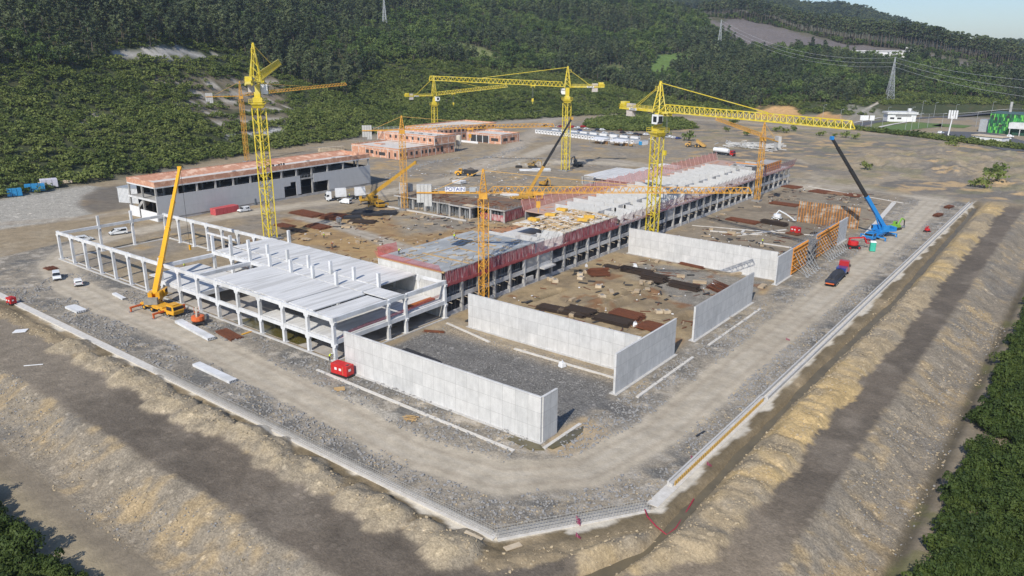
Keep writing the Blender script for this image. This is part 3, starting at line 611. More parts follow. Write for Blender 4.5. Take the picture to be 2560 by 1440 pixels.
STRIPS = [[(385, 214), (560, 212), (700, 206)], [(470, 235), (600, 236), (700, 224)], [(430, 263), (560, 255), (715, 247)], [(480, 287), (600, 280), (720, 270)], [(205, 305), (240, 287), (275, 278)], [(525, 312), (720, 296)], [(2120, 300), (2160, 275), (2205, 252)]]
# line of the forest edge in the photograph: scrub below it, tall wood above it
_fx = [-300, 0, 30, 110, 210, 330, 470, 600, 680, 730, 860, 960, 1010, 1120, 1250, 1330, 1430, 1560, 1650, 1760, 1850, 1900, 2010, 2110, 2250, 2400, 2560, 2900]
_fy = [300, 210, 170, 170, 175, 125, 110, 135, 190, 200, 245, 160, 150, 160, 180, 175, 195, 225, 245, 265, 270, 272, 262, 262, 232, 245, 262, 262]
def veg_pts(n, px0, px1, D0, D1):
    x, y = scatter_polar(n, px0, px1, D0, D1); z = land(x, y); PX, PY, PD = PJ(x, y, z)
    k = (PX > -140) & (PX < 2700) & (PY > -160) & (PD > 0) & (np.hypot(x, y) > hillfoot(x, y)+3)
    x, y, z, PX, PY = x[k], y[k], z[k], PX[k], PY[k]; bare = np.zeros(len(x), bool)
    for P in BARE: bare |= inP(PX, PY, P)
    for P in STRIPS: bare |= dline(PX, PY+1.5, P) < 4.2
    return x, y, z, PX, PY, bare
INDIV = []                                    # single trees built as things of their own
def forest():
    x, y, z, PX, PY, bare = veg_pts(60000, -120, 2700, 380, 1330)
    D = np.hypot(x, y); fe = np.interp(PX, _fx, _fy); scree = inP(PX, PY, SCREE); gr = np.zeros(len(x), bool)
    for P in GRASS: gr |= inP(PX, PY, P)
    rid = np.interp(np.arctan2(x, y), _cx, _cv[:, 3, 0])
    beyond = (PX > 1720) & (D > rid-60)
    k = (PY < fe) & ~bare & ~gr & ~scree & ~beyond; return x[k], y[k], z[k], PX[k], PY[k], D[k]
x, y, z, PX, PY, D = forest()
# thin to a natural spacing
def thin(x, y, cell):
    key = np.floor(x/cell).astype(np.int64)*100003+np.floor(y/cell).astype(np.int64); _, i = np.unique(key, return_index=True); return i
i = thin(x, y, 4.3); x, y, z, PX, PY, D = [q[i] for q in (x, y, z, PX, PY, D)]
fe = np.interp(PX, _fx, _fy); edge = (fe-PY) < 9
pine = (fbm(x, y, 60, 3, 91)+.25*rs.rand(len(x)) > .60) | ((PX < 900) & (PY < 120) & (rs.rand(len(x)) < .7))
order = np.argsort(D); vis = order[(edge[order]) & (PX[order] > 0) & (PX[order] < 2560) & (PY[order] > 5)][:230]
isv = np.zeros(len(x), bool); isv[vis] = True
for kind, sel in (('pine', pine & ~isv), ('broad', ~pine & ~isv)):
    j = np.where(sel)[0]
    for v in range(2):
        jj = j[v::2]; s = rs.uniform(.5, 1.15, len(jj))*(.75+.5*fbm(x[jj], y[jj], 35, 2, 99))
        instancer({'pine': 'pine_wood', 'broad': 'broadleaf_wood'}[kind], np.stack([x[jj], y[jj], z[jj]-.4], 1), rs.rand(len(jj))*6.28, np.stack([s*1.05, s*1.05, s*rs.uniform(.9, 1.2, len(jj))], 1), proto(kind, 3+v))
def tree_thing(kind, seed, name, label, cat, group):
    t = thing(name, label, cat, (0, 0, -50), 0, group); c = bpy.data.objects.new('crown', crown_data(kind, seed)); COL.objects.link(c); c.parent = t
    trunk_mb(kind, seed).build('trunk', BARK, t, smooth=True); return t
_tp = {}
def put_tree(kind, x, y, z, s, sz, name, label, group):
    seed = 3+random.randrange(2); key = (kind, seed, name)
    if key not in _tp: _tp[key] = tree_thing(kind, seed, name, label, 'tree', group); t = _tp[key]; t.location = (x, y, z); t.rotation_euler = (0, 0, random.random()*6.28); t.scale = (s, s, sz)
    else: dup(_tp[key], (x, y, z), random.random()*6.28, label, group, (s, s, sz))
for j in vis:
    s = random.uniform(.65, 1.05)
    if pine[j]: put_tree('pine', x[j], y[j], z[j]-.3, s, s*1.05, 'pine_tree', 'dark green pine standing at the lower edge of the hillside wood', 'pines along the lower edge of the wood')
    else: put_tree('broad', x[j], y[j], z[j]-.3, s, s, 'broadleaf_tree', 'rounded mid green broadleaf tree at the lower edge of the hillside wood', 'broadleaf trees along the lower edge of the wood')
# tall pines with bare trunks along the ridge on the right
def ridge():
    out = []
    for px in np.arange(1742, 2600, 4.4):
        for row in range(3):
            q = px+random.uniform(-2.5, 2.5); a = _az(q); D = float(np.interp(a, _cx, _cv[:, 3, 0]))-26+row*13+random.uniform(-6, 6)
            X_, Y_ = D*math.sin(a), D*math.cos(a); out.append((X_, Y_, gz(X_, Y_), row, q))
    return out
rp = ridge(); hs = lambda q: np.interp(q, [1740, 1900, 2100, 2300, 2450, 2560], [.95, 1.0, 1.15, 1.2, 1.0, .95])
back = []
for X_, Y_, Z_, row, q in rp:
    s = float(hs(q))*random.uniform(.85, 1.12)
    if row == 0 and len([1 for k in _tp]) < 99: put_tree('tall', X_, Y_, Z_-1, s*.85, s, 'tall_pine', 'tall slender pine with a bare trunk in the front row on the ridge', 'tall pines in the front row on the ridge')
    else: back.append((X_, Y_, Z_-1, s))
back = np.array(back); instancer('ridge_wood', back[:, :3], rs.rand(len(back))*6.28, np.stack([back[:, 3]*.85, back[:, 3]*.85, back[:, 3]], 1), proto('tall', 4))
# undergrowth below the ridge wood and far hill forest
x, y, z, PX, PY, bare = veg_pts(16000, 1700, 2700, 1060, 1420); D = np.hypot(x, y); rid = np.interp(np.arctan2(x, y), _cx, _cv[:, 3, 0]); k = (np.abs(D-rid-12) < 42) & ~bare; x, y, z = x[k], y[k], z[k]; i = thin(x, y, 6)
s = rs.uniform(.5, 1.1, len(i)); instancer('ridge_undergrowth', np.stack([x[i], y[i], z[i]-.4], 1), rs.rand(len(i))*6.28, np.stack([s, s, s*.8], 1), proto('broad', 4))
x, y = scatter_polar(14000, 1680, 2700, 1950, 2420); z = land(x, y); i = thin(x, y, 9); s = rs.uniform(1.2, 2., len(i))
instancer('far_hill_wood', np.stack([x[i], y[i], z[i]-.6], 1), rs.rand(len(i))*6.28, np.stack([s, s, s*.8], 1), proto('pine', 4))
# low scrub covering the slope between the site and the wood
x, y, z, PX, PY, bare = veg_pts(90000, -140, 2700, 330, 1150); D = np.hypot(x, y); fe = np.interp(PX, _fx, _fy); sc = inP(PX, PY, SCREE); gr = np.zeros(len(x), bool)
for P in GRASS: gr |= inP(PX, PY, P)
te = inP(PX, PY, TERR) & (PX > 470); nn = fbm(x, y, 7, 3, 93); tr_ = np.zeros(len(x), bool)
for P in STRIPS[:4]+[STRIPS[5]]: yl = np.interp(PX, [p[0] for p in P], [p[1] for p in P]); tr_ |= (PY-yl > 5) & (PY-yl < 12)
tr_ &= rs.rand(len(x)) < .95
k = (PY > fe-25) & ~bare & ~(gr & (rs.rand(len(x)) > .1)) & ~(sc & (rs.rand(len(x)) > .12)) & ~(te & ~tr_ & (rs.rand(len(x)) > .10)) & ~((PX > 1850) & (PY > 262) & (nn < .5)); x, y, z, PX, PY, te = [q[k] for q in (x, y, z, PX, PY, te)]
# hedge between the site and the road on the right, island of bushes by the car park
hx, hy = rs.uniform(-330, 40, 60000), rs.uniform(440, 640, 60000)
isl = [(-309, 489), (-286, 474), (-258, 489), (-240, 531), (-281, 587), (-316, 593), (-350, 577), (-343, 545)]
hd = dline(hx, hy, [(-190, 622), (-150, 603), (-101, 580), (-67, 561), (-39, 546), (0, 528), (30, 512)])
k = (dpoly(hx, hy, isl) < 0) | (hd < 5.5); hx, hy = hx[k], hy[k]; x = np.r_[x, hx]; y = np.r_[y, hy]; z = np.r_[z, land(hx, hy)]; te = np.r_[te, np.zeros(len(hx), bool)]
i = thin(x, y, 2.6); x, y, z, te = x[i], y[i], z[i], te[i]; s = rs.uniform(.8, 1.5, len(x))*np.where(te, .85, 1)*(.7+.7*fbm(x, y, 18, 3, 95))
for v in range(3): instancer('hillside_scrub', np.stack([x[v::3], y[v::3], z[v::3]-.15], 1), rs.rand(len(x[v::3]))*6.28, np.stack([s[v::3]*1.1, s[v::3]*1.1, s[v::3]*.95], 1), proto('scrub', 5+v))
print('scrub', len(x))
# thorny bushes in the two near corners
bx, by = rs.uniform(-230, 45, 60000), rs.uniform(-10, 250, 60000); bd = curb_d(bx, by); rt = (bx+37.6) > (61.5-by)
k = np.where(rt, (bd > 28.6+fbm(bx, by, 9, 3, 96)*3) & (by > 70) & (by < 225), (bd > 32.5+fbm(bx, by, 12, 3, 97)*3) & (bx < -70)) & (bd < 62)
hole = np.exp(-((bx+6)**2+(by-83)**2)/20.) > .5; k &= ~hole; k &= ~((np.abs(by-132) < 3) & (bx < -2)); bx, by = bx[k], by[k]; PX, PY, PD = PJ(bx, by, land(bx, by)); k = (PX > -200) & (PX < 2760) & (PY < 1640); bx, by = bx[k], by[k]
i = thin(bx, by, 1.25); bx, by = bx[i], by[i]; bz = land(bx, by); s = rs.uniform(.75, 1.25, len(bx))*(.75+.6*fbm(bx, by, 6, 3, 98)); print('gorse', len(bx))
for v in range(3): instancer('thorn_bushes', np.stack([bx[v::3], by[v::3], bz[v::3]-.1], 1), rs.rand(len(bx[v::3]))*6.28, np.stack([s[v::3], s[v::3], s[v::3]*1.25], 1), proto('gorse', 8+v))
# single shrubs on the open ground in the north
SHR = [(1660, 335, 2.6), (1722, 352, 2.), (1815, 330, 1.2), (1835, 312, 2.2), (1868, 340, 1.3), (2052, 340, 1.7), (2114, 345, 1.6), (2139, 349, 1.4), (2087, 342, 1.), (1943, 330, 1.8), (1962, 333, 1.5), (2163, 425, 1.4), (2384, 365, 1.6), (2372, 364, 1.1), (2460, 470, 1.4), (2490, 455, 2.2), (2482, 440, 2.), (2500, 430, 1.8), (2436, 468, 1.2), (1985, 328, 1.3)]
_sh = None
for n_, (px, py, s) in enumerate(SHR):
    X_, Y_, Z_ = GL(px, py); nb = 'green shrub ' + ['just left of the near yellow crane jib, largest of its row', 'a small conical one beside the dump truck', 'at the foot of the far soil heap', 'rising tallest behind the faded orange jib', 'behind the orange crane top', 'left of the blue crane boom tip', 'behind the blue crane boom tip', 'just right of the blue crane boom tip', 'smallest by the blue crane boom tip', 'next to the stack of crane ballast at the far crane', 'in a pair beyond the far orange crane', 'alone in the middle of the spoil field', 'just below the long hedge by the white hut', 'a low one just below the long hedge', 'next to the pile of pale rubble', 'top of the green clump at the right edge', 'middle of the green clump at the right edge', 'far end of the green clump at the right edge', 'smallest beside the rubble pile', 'on the slope edge beyond the pile of white pipes'][n_]
    if _sh is None:
        _sh = thing('shrub', nb, 'shrub', (X_, Y_, Z_), 0, 'lone shrubs on the open ground'); c = bpy.data.objects.new('foliage', crown_data('scrub', 5)); COL.objects.link(c); c.parent = _sh
        m_ = MB(); [m_.tube([(0, 0, -.2), (.7*math.cos(a_), .7*math.sin(a_), 1.2)], [.06, .03], 4) for a_ in (0, 2, 4)]; m_.build('stem', BARK, _sh); _sh.scale = (s, s, s*1.2)
    else: dup(_sh, (X_, Y_, Z_), random.random()*6, nb, None, (s, s, s*random.uniform(.9, 1.6)))
# ------------------------------------------------------------------ loose stones
STONE = mat('stone_grey', (.29, .28, .265), (.18, .175, .17), 1.5, .9); STONET = mat('stone_tan', (.44, .35, .22), (.3, .24, .16), 1.5, .9)
def stone(seed, m):
    r = random.Random(seed); bm = bmesh.new(); bmesh.ops.create_icosphere(bm, subdivisions=1, radius=.5)
    for v in bm.verts: v.co = v.co*r.uniform(.6, 1.15); v.co.z *= .7
    me = bpy.data.meshes.new('stone'); bm.to_mesh(me); bm.free(); me.materials.append(m); return bpy.data.objects.new('stone_source', me)
def stones(name, n, x, y, keep, s0, s1, m, seed):
    k = keep(x, y); x, y = x[k][:n], y[k][:n]; s = s0+(s1-s0)*rs.rand(len(x))**3
    instancer(name, np.stack([x, y, land(x, y)+s*.12], 1), rs.rand(len(x))*6.28, np.stack([s, s*rs.uniform(.6, 1, len(x)), s*rs.uniform(.5, 1, len(x))], 1), stone(seed, m), rxy=rs.uniform(-.5, .5, (len(x), 2)))
ROADL = [(-50, 345), (-48.5, 300), (-47, 250), (-46.6, 151), (-46.2, 97), (-49, 80), (-57, 71.5), (-72, 69), (-100, 71.5), (-140, 74), (-170, 73.2), (-196, 75)]
def kap(x, y):
    d = curb_d(x, y); return (d < -1) & (dline(x, y, ROADL) > 3.6) & ((y < 83) | (x > -57)) & (y < 330) & (fbm(x, y, 7, 3, 101) > .42)
stones('roadside_stones', 9000, rs.uniform(-205, -38, 80000), rs.uniform(62, 150, 80000), kap, .15, .75, STONE, 1)
stones('verge_stones', 3000, rs.uniform(-57, -38, 40000), rs.uniform(84, 330, 40000), kap, .2, .9, STONE, 2)
def krim(x, y): return (curb_d(x, y) < -.8) & (curb_d(x, y) > -5.5) & (fbm(x, y, 6, 3, 105) > .45) & (y < 330)
stones('rim_stones', 2600, rs.uniform(-200, -37, 60000), rs.uniform(60, 200, 60000), krim, .1, .5, STONET, 9)
stones('rim_stones', 2600, rs.uniform(-200, -37, 60000), rs.uniform(60, 200, 60000), krim, .1, .6, STONE, 10)
def kbank(x, y):
    d = curb_d(x, y); return (d+(fbm(x, y, 6, 3, 104)-.5)*8 > 18.5) & (d < 27) & (fbm(x, y, 5, 3, 102) > .44) & ((y < 260) | (x < -60))
stones('bank_stones', 7000, rs.uniform(-160, 0, 60000), rs.uniform(22, 200, 60000), kbank, .1, .55, STONET, 3)
stones('bank_stones', 5000, rs.uniform(-160, 0, 60000), rs.uniform(22, 200, 60000), kbank, .1, .5, STONE, 4)
def kheap(x, y):
    d = curb_d(x, y); rt = (x+37.6) > (61.5-y); return (d > 3.2) & (d < np.where(rt, 10.6, 6.6)) & ((y < 260) | (x < -60))
stones('heap_stones', 9000, rs.uniform(-190, -20, 60000), rs.uniform(45, 200, 60000), kheap, .12, .5, STONET, 5)
def kyard(x, y): return (x > -104) & (x < -59) & (y > 85) & (y < 112) & (fbm(x, y, 6, 3, 103) > .4)
stones('yard_gravel', 3500, rs.uniform(-104, -59, 12000), rs.uniform(85, 112, 12000), kyard, .1, .4, STONE, 6)
def krub(x, y): return (dline(x, y, [(-254, 285), (-262, 330), (-270, 360)]) < 3) | (dline(x, y, W((1100, 440), (1200, 425), (1300, 398), (1250, 410))) < 1.5) | (dline(x, y, W((950, 452), (1010, 425), (1080, 405), (1140, 395))) < 2.2)
stones('rubble_stones', 1800, rs.uniform(-330, -180, 90000), rs.uniform(220, 400, 90000), krub, .4, 1.4, STONE, 7)

# scraps of timber, bar and packing lying about the yards
def scrap(name, n, box_, keep, m, dims, z=.06):
    src = bpy.data.objects.new(name+'_source', MB().b2(-.5, -.5, 0, .5, .5, 1).build('tmp', m).data); bpy.data.objects.remove(bpy.data.objects['tmp'])
    x = rs.uniform(box_[0], box_[1], n*6); y = rs.uniform(box_[2], box_[3], n*6); k = keep(x, y); x, y = x[k][:n], y[k][:n]; n = len(x); s = np.stack([rs.uniform(*dims[0], n), rs.uniform(*dims[1], n), rs.uniform(*dims[2], n)], 1)
    instancer(name, np.stack([x, y, land(x, y)+z], 1), rs.choice([0, 1.57, .4, 2.], n)+rs.normal(size=n)*.3, s, src)
WOODS = mat('scrap_timber', (.46, .36, .24), (.3, .23, .15), 1, .9); 
inyard = lambda x, y: ((fbm(x, y, 7, 3, 111) > .47) & (((x > -104) & (x < -60) & (((y > 116) & (y < 186)) | ((y > 190) & (y < 330)))) | ((x > -200) & (x < -128) & (y > 116) & (y < 260) & (x+y < 60))))
scrap('timber_scraps', 650, (-205, -60, 86, 330), inyard, WOODS, ((.5, 2.4), (.08, .28), (.05, .12)))
scrap('rusty_bar_scraps', 380, (-205, -60, 86, 330), inyard, RUST, ((.8, 3.2), (.08, .3), (.05, .15)))
scrap('pale_packing_scraps', 260, (-205, -60, 86, 330), inyard, PLWHITE, ((.2, .7), (.1, .35), (.05, .2)))
scrap('board_piles', 90, (-205, -60, 86, 330), inyard, WOODS, ((1.2, 3.4), (.8, 1.4), (.2, .7)))
scrap('dark_scraps', 420, (-205, -60, 86, 330), inyard, DARK, ((.4, 2.4), (.15, .8), (.05, .25)))
inN = lambda x, y: (fbm(x, y, 14, 3, 112) > .5)
scrap('timber_scraps', 500, (-260, -130, 215, 330), inN, WOODS, ((.8, 4), (.15, .5), (.05, .2)))
scrap('pale_packing_scraps', 160, (-260, -130, 215, 330), inN, PLWHITE, ((.3, 1.), (.2, .4), (.05, .2)))
onroof = lambda x, y: (fbm(x, y, 5, 2, 113) > .45)
def roofscrap(name, n, b, z, m, dims):
    x = rs.uniform(b[0], b[1], n); y = rs.uniform(b[2], b[3], n); src = bpy.data.objects.new(name+'_source', MB().b2(-.5, -.5, 0, .5, .5, 1).build('tmp', m).data); bpy.data.objects.remove(bpy.data.objects['tmp'])
    s = np.stack([rs.uniform(*dims[0], n), rs.uniform(*dims[1], n), rs.uniform(*dims[2], n)], 1); instancer(name, np.stack([x, y, np.full(n, z)], 1), rs.choice([0, 1.57], n)+rs.normal(size=n)*.15, s, src)
roofscrap('deck_clutter', 260, (-126, -108, 187, 300), 7.4, WOODS, ((.8, 3.4), (.1, .5), (.08, .5))); roofscrap('deck_clutter', 120, (-126, -108, 187, 300), 7.4, DARK, ((.4, 1.6), (.3, 1.), (.08, .8)))
roofscrap('deck_clutter', 90, (-126, -108, 116, 147), 10.42, WOODS, ((.6, 3.), (.1, .4), (.05, .2))); roofscrap('deck_clutter', 90, (-121, -109, 161, 186), 10.43, PLWHITE, ((1.5, 4.), (.12, .3), (.05, .12))); roofscrap('deck_clutter', 160, (-121, -109, 161, 186), 10.43, WOOD, ((1.5, 4.5), (.1, .25), (.05, .2))); roofscrap('deck_clutter', 200, (-138, -126, 190, 330), 7.4, BRICK, ((.8, 3.4), (.3, 1.5), (.08, .3)))
roofscrap('deck_clutter', 60, (-122, -108, 161, 186), 10.45, RUSTD, ((.5, 2.5), (.1, .3), (.05, .2))); roofscrap('deck_clutter', 90, (-200, -157, 196, 206), 4.3, RUST, ((.5, 3), (.1, .5), (.05, .15)))
# ------------------------------------------------------------------ white precast frame building
FX = [-220.6+7.6*i for i in range(16)]; ROWS = [84.4, 98.0, 102.8, 114.5]
fb = thing('frame_building', 'half-built white precast concrete frame hall with bare columns, beams and pale plank decks', 'building', (0, 0, 0))
def fh(i): return 7.75+.65*min(1, i/9)
def column(x, y, z1, lev, par, w=.62, m=WHITE, z0=-.2):
    b = MB(); b.b2(x-w/2, y-w/2, z0, x+w/2, y+w/2, z1)
    for z in lev:                            # corbels under the beams
        b.hexa([(x-w/2-.25, y-w/2+.003, z-.55), (x+w/2+.25, y-w/2+.003, z-.55), (x+w/2+.25, y+w/2-.003, z-.55), (x-w/2-.25, y+w/2-.003, z-.55)],
               [(x-w/2-.42, y-w/2-.003, z), (x+w/2+.42, y-w/2-.003, z), (x+w/2+.42, y+w/2+.003, z), (x-w/2-.42, y+w/2+.003, z)])
    b.b2(x-w/2-.25, y-w/2-.25, z0-.1, x+w/2+.25, y+w/2+.25, .12)
    return b.build('column', m, par)
Z1 = 4.0                                     # level of the first floor
for i, X_ in enumerate(FX):
    h = fh(i); two = i >= 7
    column(X_, ROWS[0], h+.1 if i not in (7,) else h+1.2, ([Z1-.75] if two else [])+[h-.75], fb)
    column(X_, ROWS[3], (h+.1 if i != 8 else h+3.2), ([Z1-.75] if two else [])+[h-.75], fb)
    if i >= 7 and i < 15:
        column(X_, ROWS[1], h+(3.0 if i < 14 else .1)+(.9 if i == 7 else 0), [Z1-.75, h-.75], fb); column(X_, ROWS[2], h+(3.0 if i < 15 else .1), [Z1-.75, h-.75], fb)
for y_ in (95.3, 104.6): column(FX[0], y_, 10.2, [6.6], fb)
for y_ in (98.0, 102.8): column(FX[15], y_, 8.3, [Z1-.75, 7.65], fb)
def beam(p, q, w=.55, d=.75, par=fb, m=WHITE):
    b = MB(); b.bar(p, q, w, d); return b.build('beam', m, par)
def bx(i, y, top, d=.75):                    # beam along X between two columns
    a, c = FX[i]+.31, FX[i+1]-.31; h0 = top if top is not None else fh(i); h1 = top if top is not None else fh(i+1)
    beam((a, y, h0-d/2), (c, y, h1-d/2), .5, d)
    if top is None: b = MB(); b.b2(a, y-.2, h0-.02, c, y+.2, h0+.12); 
for i in range(15):
    bx(i, ROWS[0], None)
    if i < 13: bx(i, ROWS[3], None)
    else: bx(i, ROWS[3], None)
    if i >= 7:
        bx(i, ROWS[0], Z1); bx(i, ROWS[3], Z1)
        if i < 14: bx(i, ROWS[1], None); bx(i, ROWS[2], None)
beam((FX[3]+.31, ROWS[3], 5.2), (FX[5]-.31, ROWS[3], 5.2), .4, .5)
for a_, b_ in ((84.4, 95.3), (95.3, 104.6), (104.6, 114.5)): beam((FX[0], a_+.31, 7.1), (FX[0], b_-.31, 7.1), .5, .75)
for a_, b_ in ((84.4, 98), (98, 102.8), (102.8, 114.5)):
    beam((FX[15], a_+.31, 8.02), (FX[15], b_-.31, 8.02), .5, .85); beam((FX[15], a_+.31, Z1-.4), (FX[15], b_-.31, Z1-.4), .5, .85)
beam((FX[7], 84.7, 7.35), (FX[7], 97.7, 7.35), .8, .8); beam((FX[7], 98.3, 7.9), (FX[7], 114.2, 7.9), .5, .6); beam((FX[9], 84.7, 7.95), (FX[9], 97.7, 7.95), .9, .8)
beam((FX[9], 84.7, 3.5), (FX[9], 97.7, 3.5), .6, .7)
def planks(x0, y0, x1, y1, zt, th=.2, wd=1.2, name='deck', m=DECK, edge=.0):
    b = MB(); x = x0; k = 0; r = random.Random(int(abs(x0*7+y0)))
    while x < x1-.05:
        x2 = min(x+wd, x1); o = r.uniform(-.12, .12)*edge; b.b2(x+.006, y0+o, zt-th, x2-.006, y1+o, zt+r.uniform(-.005, .005)); x = x2
    return b.build(name, m, fb)
planks(FX[7]+.4, 103.15, FX[14]-.3, 114.2, 8.55, edge=1, name='roof_deck')
planks(FX[7]+.4, 98.35, FX[14]-.3, 102.45, 8.50, edge=1, name='roof_deck')
planks(FX[10]-1.4, 84.75, FX[13]+1.2, 97.65, 8.56, edge=1, name='roof_deck'); planks(FX[13]+1.6, 84.75, FX[14]+1.5, 97.65, 8.52, name='roof_deck'); planks(FX[14]+2.2, 84.9, FX[15]-.4, 97.6, 8.35, name='roof_deck')
planks(FX[14]-.2, 98.4, FX[15]-.4, 102.4, 8.45, name='roof_deck')
planks(FX[6]+1, 84.75, FX[9]+.2, 97.65, Z1+.12, name='floor_deck', m=DECK); planks(FX[7]+.3, 98.3, FX[11], 102.5, Z1+.12, name='floor_deck'); planks(FX[12], 84.75, FX[15]-.4, 88.6, Z1+.12, name='floor_deck'); planks(FX[13]+2, 88.6, FX[15]-.4, 114.1, Z1+.12, name='floor_deck')
planks(FX[7]+.3, 103.1, FX[13], 114.1, Z1+.12, name='floor_deck')
b = MB(); b.b2(FX[6]+1, 84.9, -.5, FX[15]-.5, 114.0, .06); b.build('ground_slab', SLABC, fb)
b = MB(); b.b2(FX[0]-.5, 83.6, -.3, FX[15]+.5, 84.0, .25); b.b2(FX[0]-.5, 85, -.3, FX[7], 85.3, .22); b.b2(FX[15]+.35, 84, -.3, FX[15]+.7, 114, .2); b.b2(FX[0]-.3, 86, -.3, FX[0]+.3, 114, .15); b.b2(FX[0], 114.9, -.3, FX[7], 115.3, .3); b.build('plinth', CURB, fb)
# red guard net laid along the first floor edge, timber pack, pond under the frame
pts = [(FX[15]+.2, 85.6, Z1+.2), (FX[15]+.15, 88, Z1+1.1), (FX[15]+.1, 92, Z1+1.25), (FX[15]+.1, 97.6, Z1+1.2), (FX[15]+.1, 101, Z1+1.35), (FX[15]-.2, 104, Z1+1.1), (FX[15]-.8, 110, Z1+1.25), (FX[15]-1, 114, Z1+1.3)]
b = MB()
for (p, q) in zip(pts[:-1], pts[1:]): b.add([p, q, (q[0]-.25, q[1], q[2]-.75), (p[0]-.25, p[1], p[2]-.75)], [(0, 1, 2, 3)])
tag(b.build('safety_net', NETR), 'dark red guard net draped along the open floor edge of the white frame', 'net')
tag(MB().b2(FX[15]-3.0, 105.5, Z1+.16, FX[15]-1.6, 113.2, Z1+.5).b2(FX[15]-2.7, 106, Z1+.5, FX[15]-1.9, 112.7, Z1+.58).build('formwork_pack', mat('orange_board', (.40, .12, .03), (.3, .09, .02), 2, .8)), 'long stack of orange-brown boards on the upper floor of the white frame', 'board stack')
pond = MB().add([(-140.5, 84.9, .085), (-118.5, 84.9, .085), (-117.5, 89, .085), (-121, 93, .085), (-130, 93.5, .085), (-138, 92, .085)], [(0, 1, 2, 3, 4, 5)]).build('pond_water', OLIVE); tag(pond, kind='structure')

# ------------------------------------------------------------------ free-standing perimeter walls
def wall(x0, y0, x1, y1, h, label, ribs=True, m=WALLC, name='boundary_wall', foot=True):
    t = thing(name, label, 'wall', ((x0+x1)/2, (y0+y1)/2, 0)); cx_, cy_ = (x0+x1)/2, (y0+y1)/2; rz = math.atan2(y1-y0, x1-x0); L_ = math.hypot(x1-x0, y1-y0)
    t.rotation_euler = (0, 0, rz)
    b = MB(); b.b2(-L_/2, -.2, -.3, L_/2, .2, h); b.build('wall_panel', m, t, bevel=.03)
    if foot: b = MB(); b.b2(-L_/2-.3, -.75, -.4, L_/2+.3, .75, .08); b.build('footing', CURB, t)
    return t
wl1 = wall(-101.8, 82.9, -58.4, 82.9, 7.45, 'long pale concrete wall nearest the camera, beside the red generator'); MB().b2(21.9-.4, .2, -.3, 21.9, 3.9, 7.45).build('return_wall', WALLC, wl1)
wall(-99.2, 113.8, -58.9, 113.8, 7.3, 'long pale concrete wall in the middle, behind it the rusty rebar mats')
wall(-58.5, 104.2, -58.5, 126.5, 7.35, 'free-standing concrete wall slab meeting the middle wall at its right end', foot=True)
wall(-58.7, 135.3, -58.7, 166.4, 7.25, 'free-standing concrete wall slab beside the haul road, right of the dark rebar bundles')
wall(-103, 187.8, -60.6, 187.8, 7.3, 'long pale concrete wall behind the dark rebar bundles, left of the orange formwork')
w6 = wall(-59.2, 183.4, -59.2, 194.4, 7.2, 'short concrete wall slab in front of the orange shuttering')
wall(-59.2, 234.9, -59.2, 244.8, 6.9, 'narrow concrete wall panel at the far end of the orange shuttering')
def formwall(x0, y0, x1, y1, h, label, sideout=1, brown=False, gap=False, props=True):
    L_ = math.hypot(x1-x0, y1-y0); t = thing('wall_formwork', label, 'formwork', ((x0+x1)/2, (y0+y1)/2, 0), math.atan2(y1-y0, x1-x0))
    r = random.Random(int(L_*10)); so_ = -sideout
    MB().b2(-L_/2, -.12, 0, L_/2, .12, h).build('shutter_panel', CONC if not brown else mat('shutter_back', (.20, .13, .08), (.11, .075, .05), .5, .85, c3=(.36, .33, .28), s3=.4), t)
    b = MB(); n = max(2, int(L_/(.6 if not brown else .85))); y0_, y1_ = (.12, .3) if so_ > 0 else (-.3, -.12)
    for i in range(n+1):
        x = -L_/2+i*L_/n; b.b2(x-.06, y0_, .05, x+.06, y1_, h-.03+r.uniform(0, .25))
    b.build('stud_frame', FORM, t)
    b = MB(); z = .35
    while z < h: b.b2(-L_/2, y0_+so_*(.17 if not brown else -.09), z, L_/2, y1_+so_*(.14 if not brown else .02), z+.14); z += 1.05 if not brown else 1.35
    b.build('waler', FORMD if brown else mat('waler_orange', (.62, .33, .08), (.3, .16, .06), .9, .8, contrast=(.4, .6)), t)
    if not brown:
        b = MB()
        for i in range(int(L_*1.9)):
            x = r.uniform(-L_/2, L_/2-1.2); z = r.uniform(.2, h-1.3); w_ = r.uniform(.5, 1.3); b.b2(x, y0_+so_*.05, z, x+w_, y0_+so_*.09, z+r.uniform(.5, 1.2))
        b.build('shutter_sheet', mat('shutter_orange', (.70, .30, .02), (.60, .22, .01), .5, .7), t)
    if props:
        b = MB(); x = -L_/2+.8
        while x < L_/2: b.bar((x, y1_ if so_ > 0 else y0_, h*.82), (x, so_*4.2, .05), .09); b.bar((x, y1_ if so_ > 0 else y0_, h*.35), (x, so_*4.2, .05), .07); b.b2(x-.25, so_*3.9, 0, x+.25, so_*4.6, .12); x += 2.0
        b.build('push_prop', GALV, t)
    b = MB(); b.b2(-L_/2, so_*-.9-.02, h-.3, L_/2, so_*-.3, h-.24); b.bar((-L_/2, so_*-.9, h+.8), (L_/2, so_*-.9, h+.8), .05)
    x = -L_/2
    while x <= L_/2: b.bar((x, so_*-.9, h-.3), (x, so_*-.9, h+.85), .05); x += 2
    b.build('walkway', STEEL, t); return t
formwall(-59.2, 194.5, -59.2, 206.2, 7.1, 'orange wall shuttering panel nearer the parked rebar truck', 1)
formwall(-59.2, 214.2, -59.2, 234.7, 7.0, 'long orange wall shuttering with push props beside the haul road', 1)
formwall(-78.8, 260.6, -59.5, 260.6, 7.1, 'free-standing brown timber shuttering wall across the yard behind the scissor lift', 1, True, props=False)
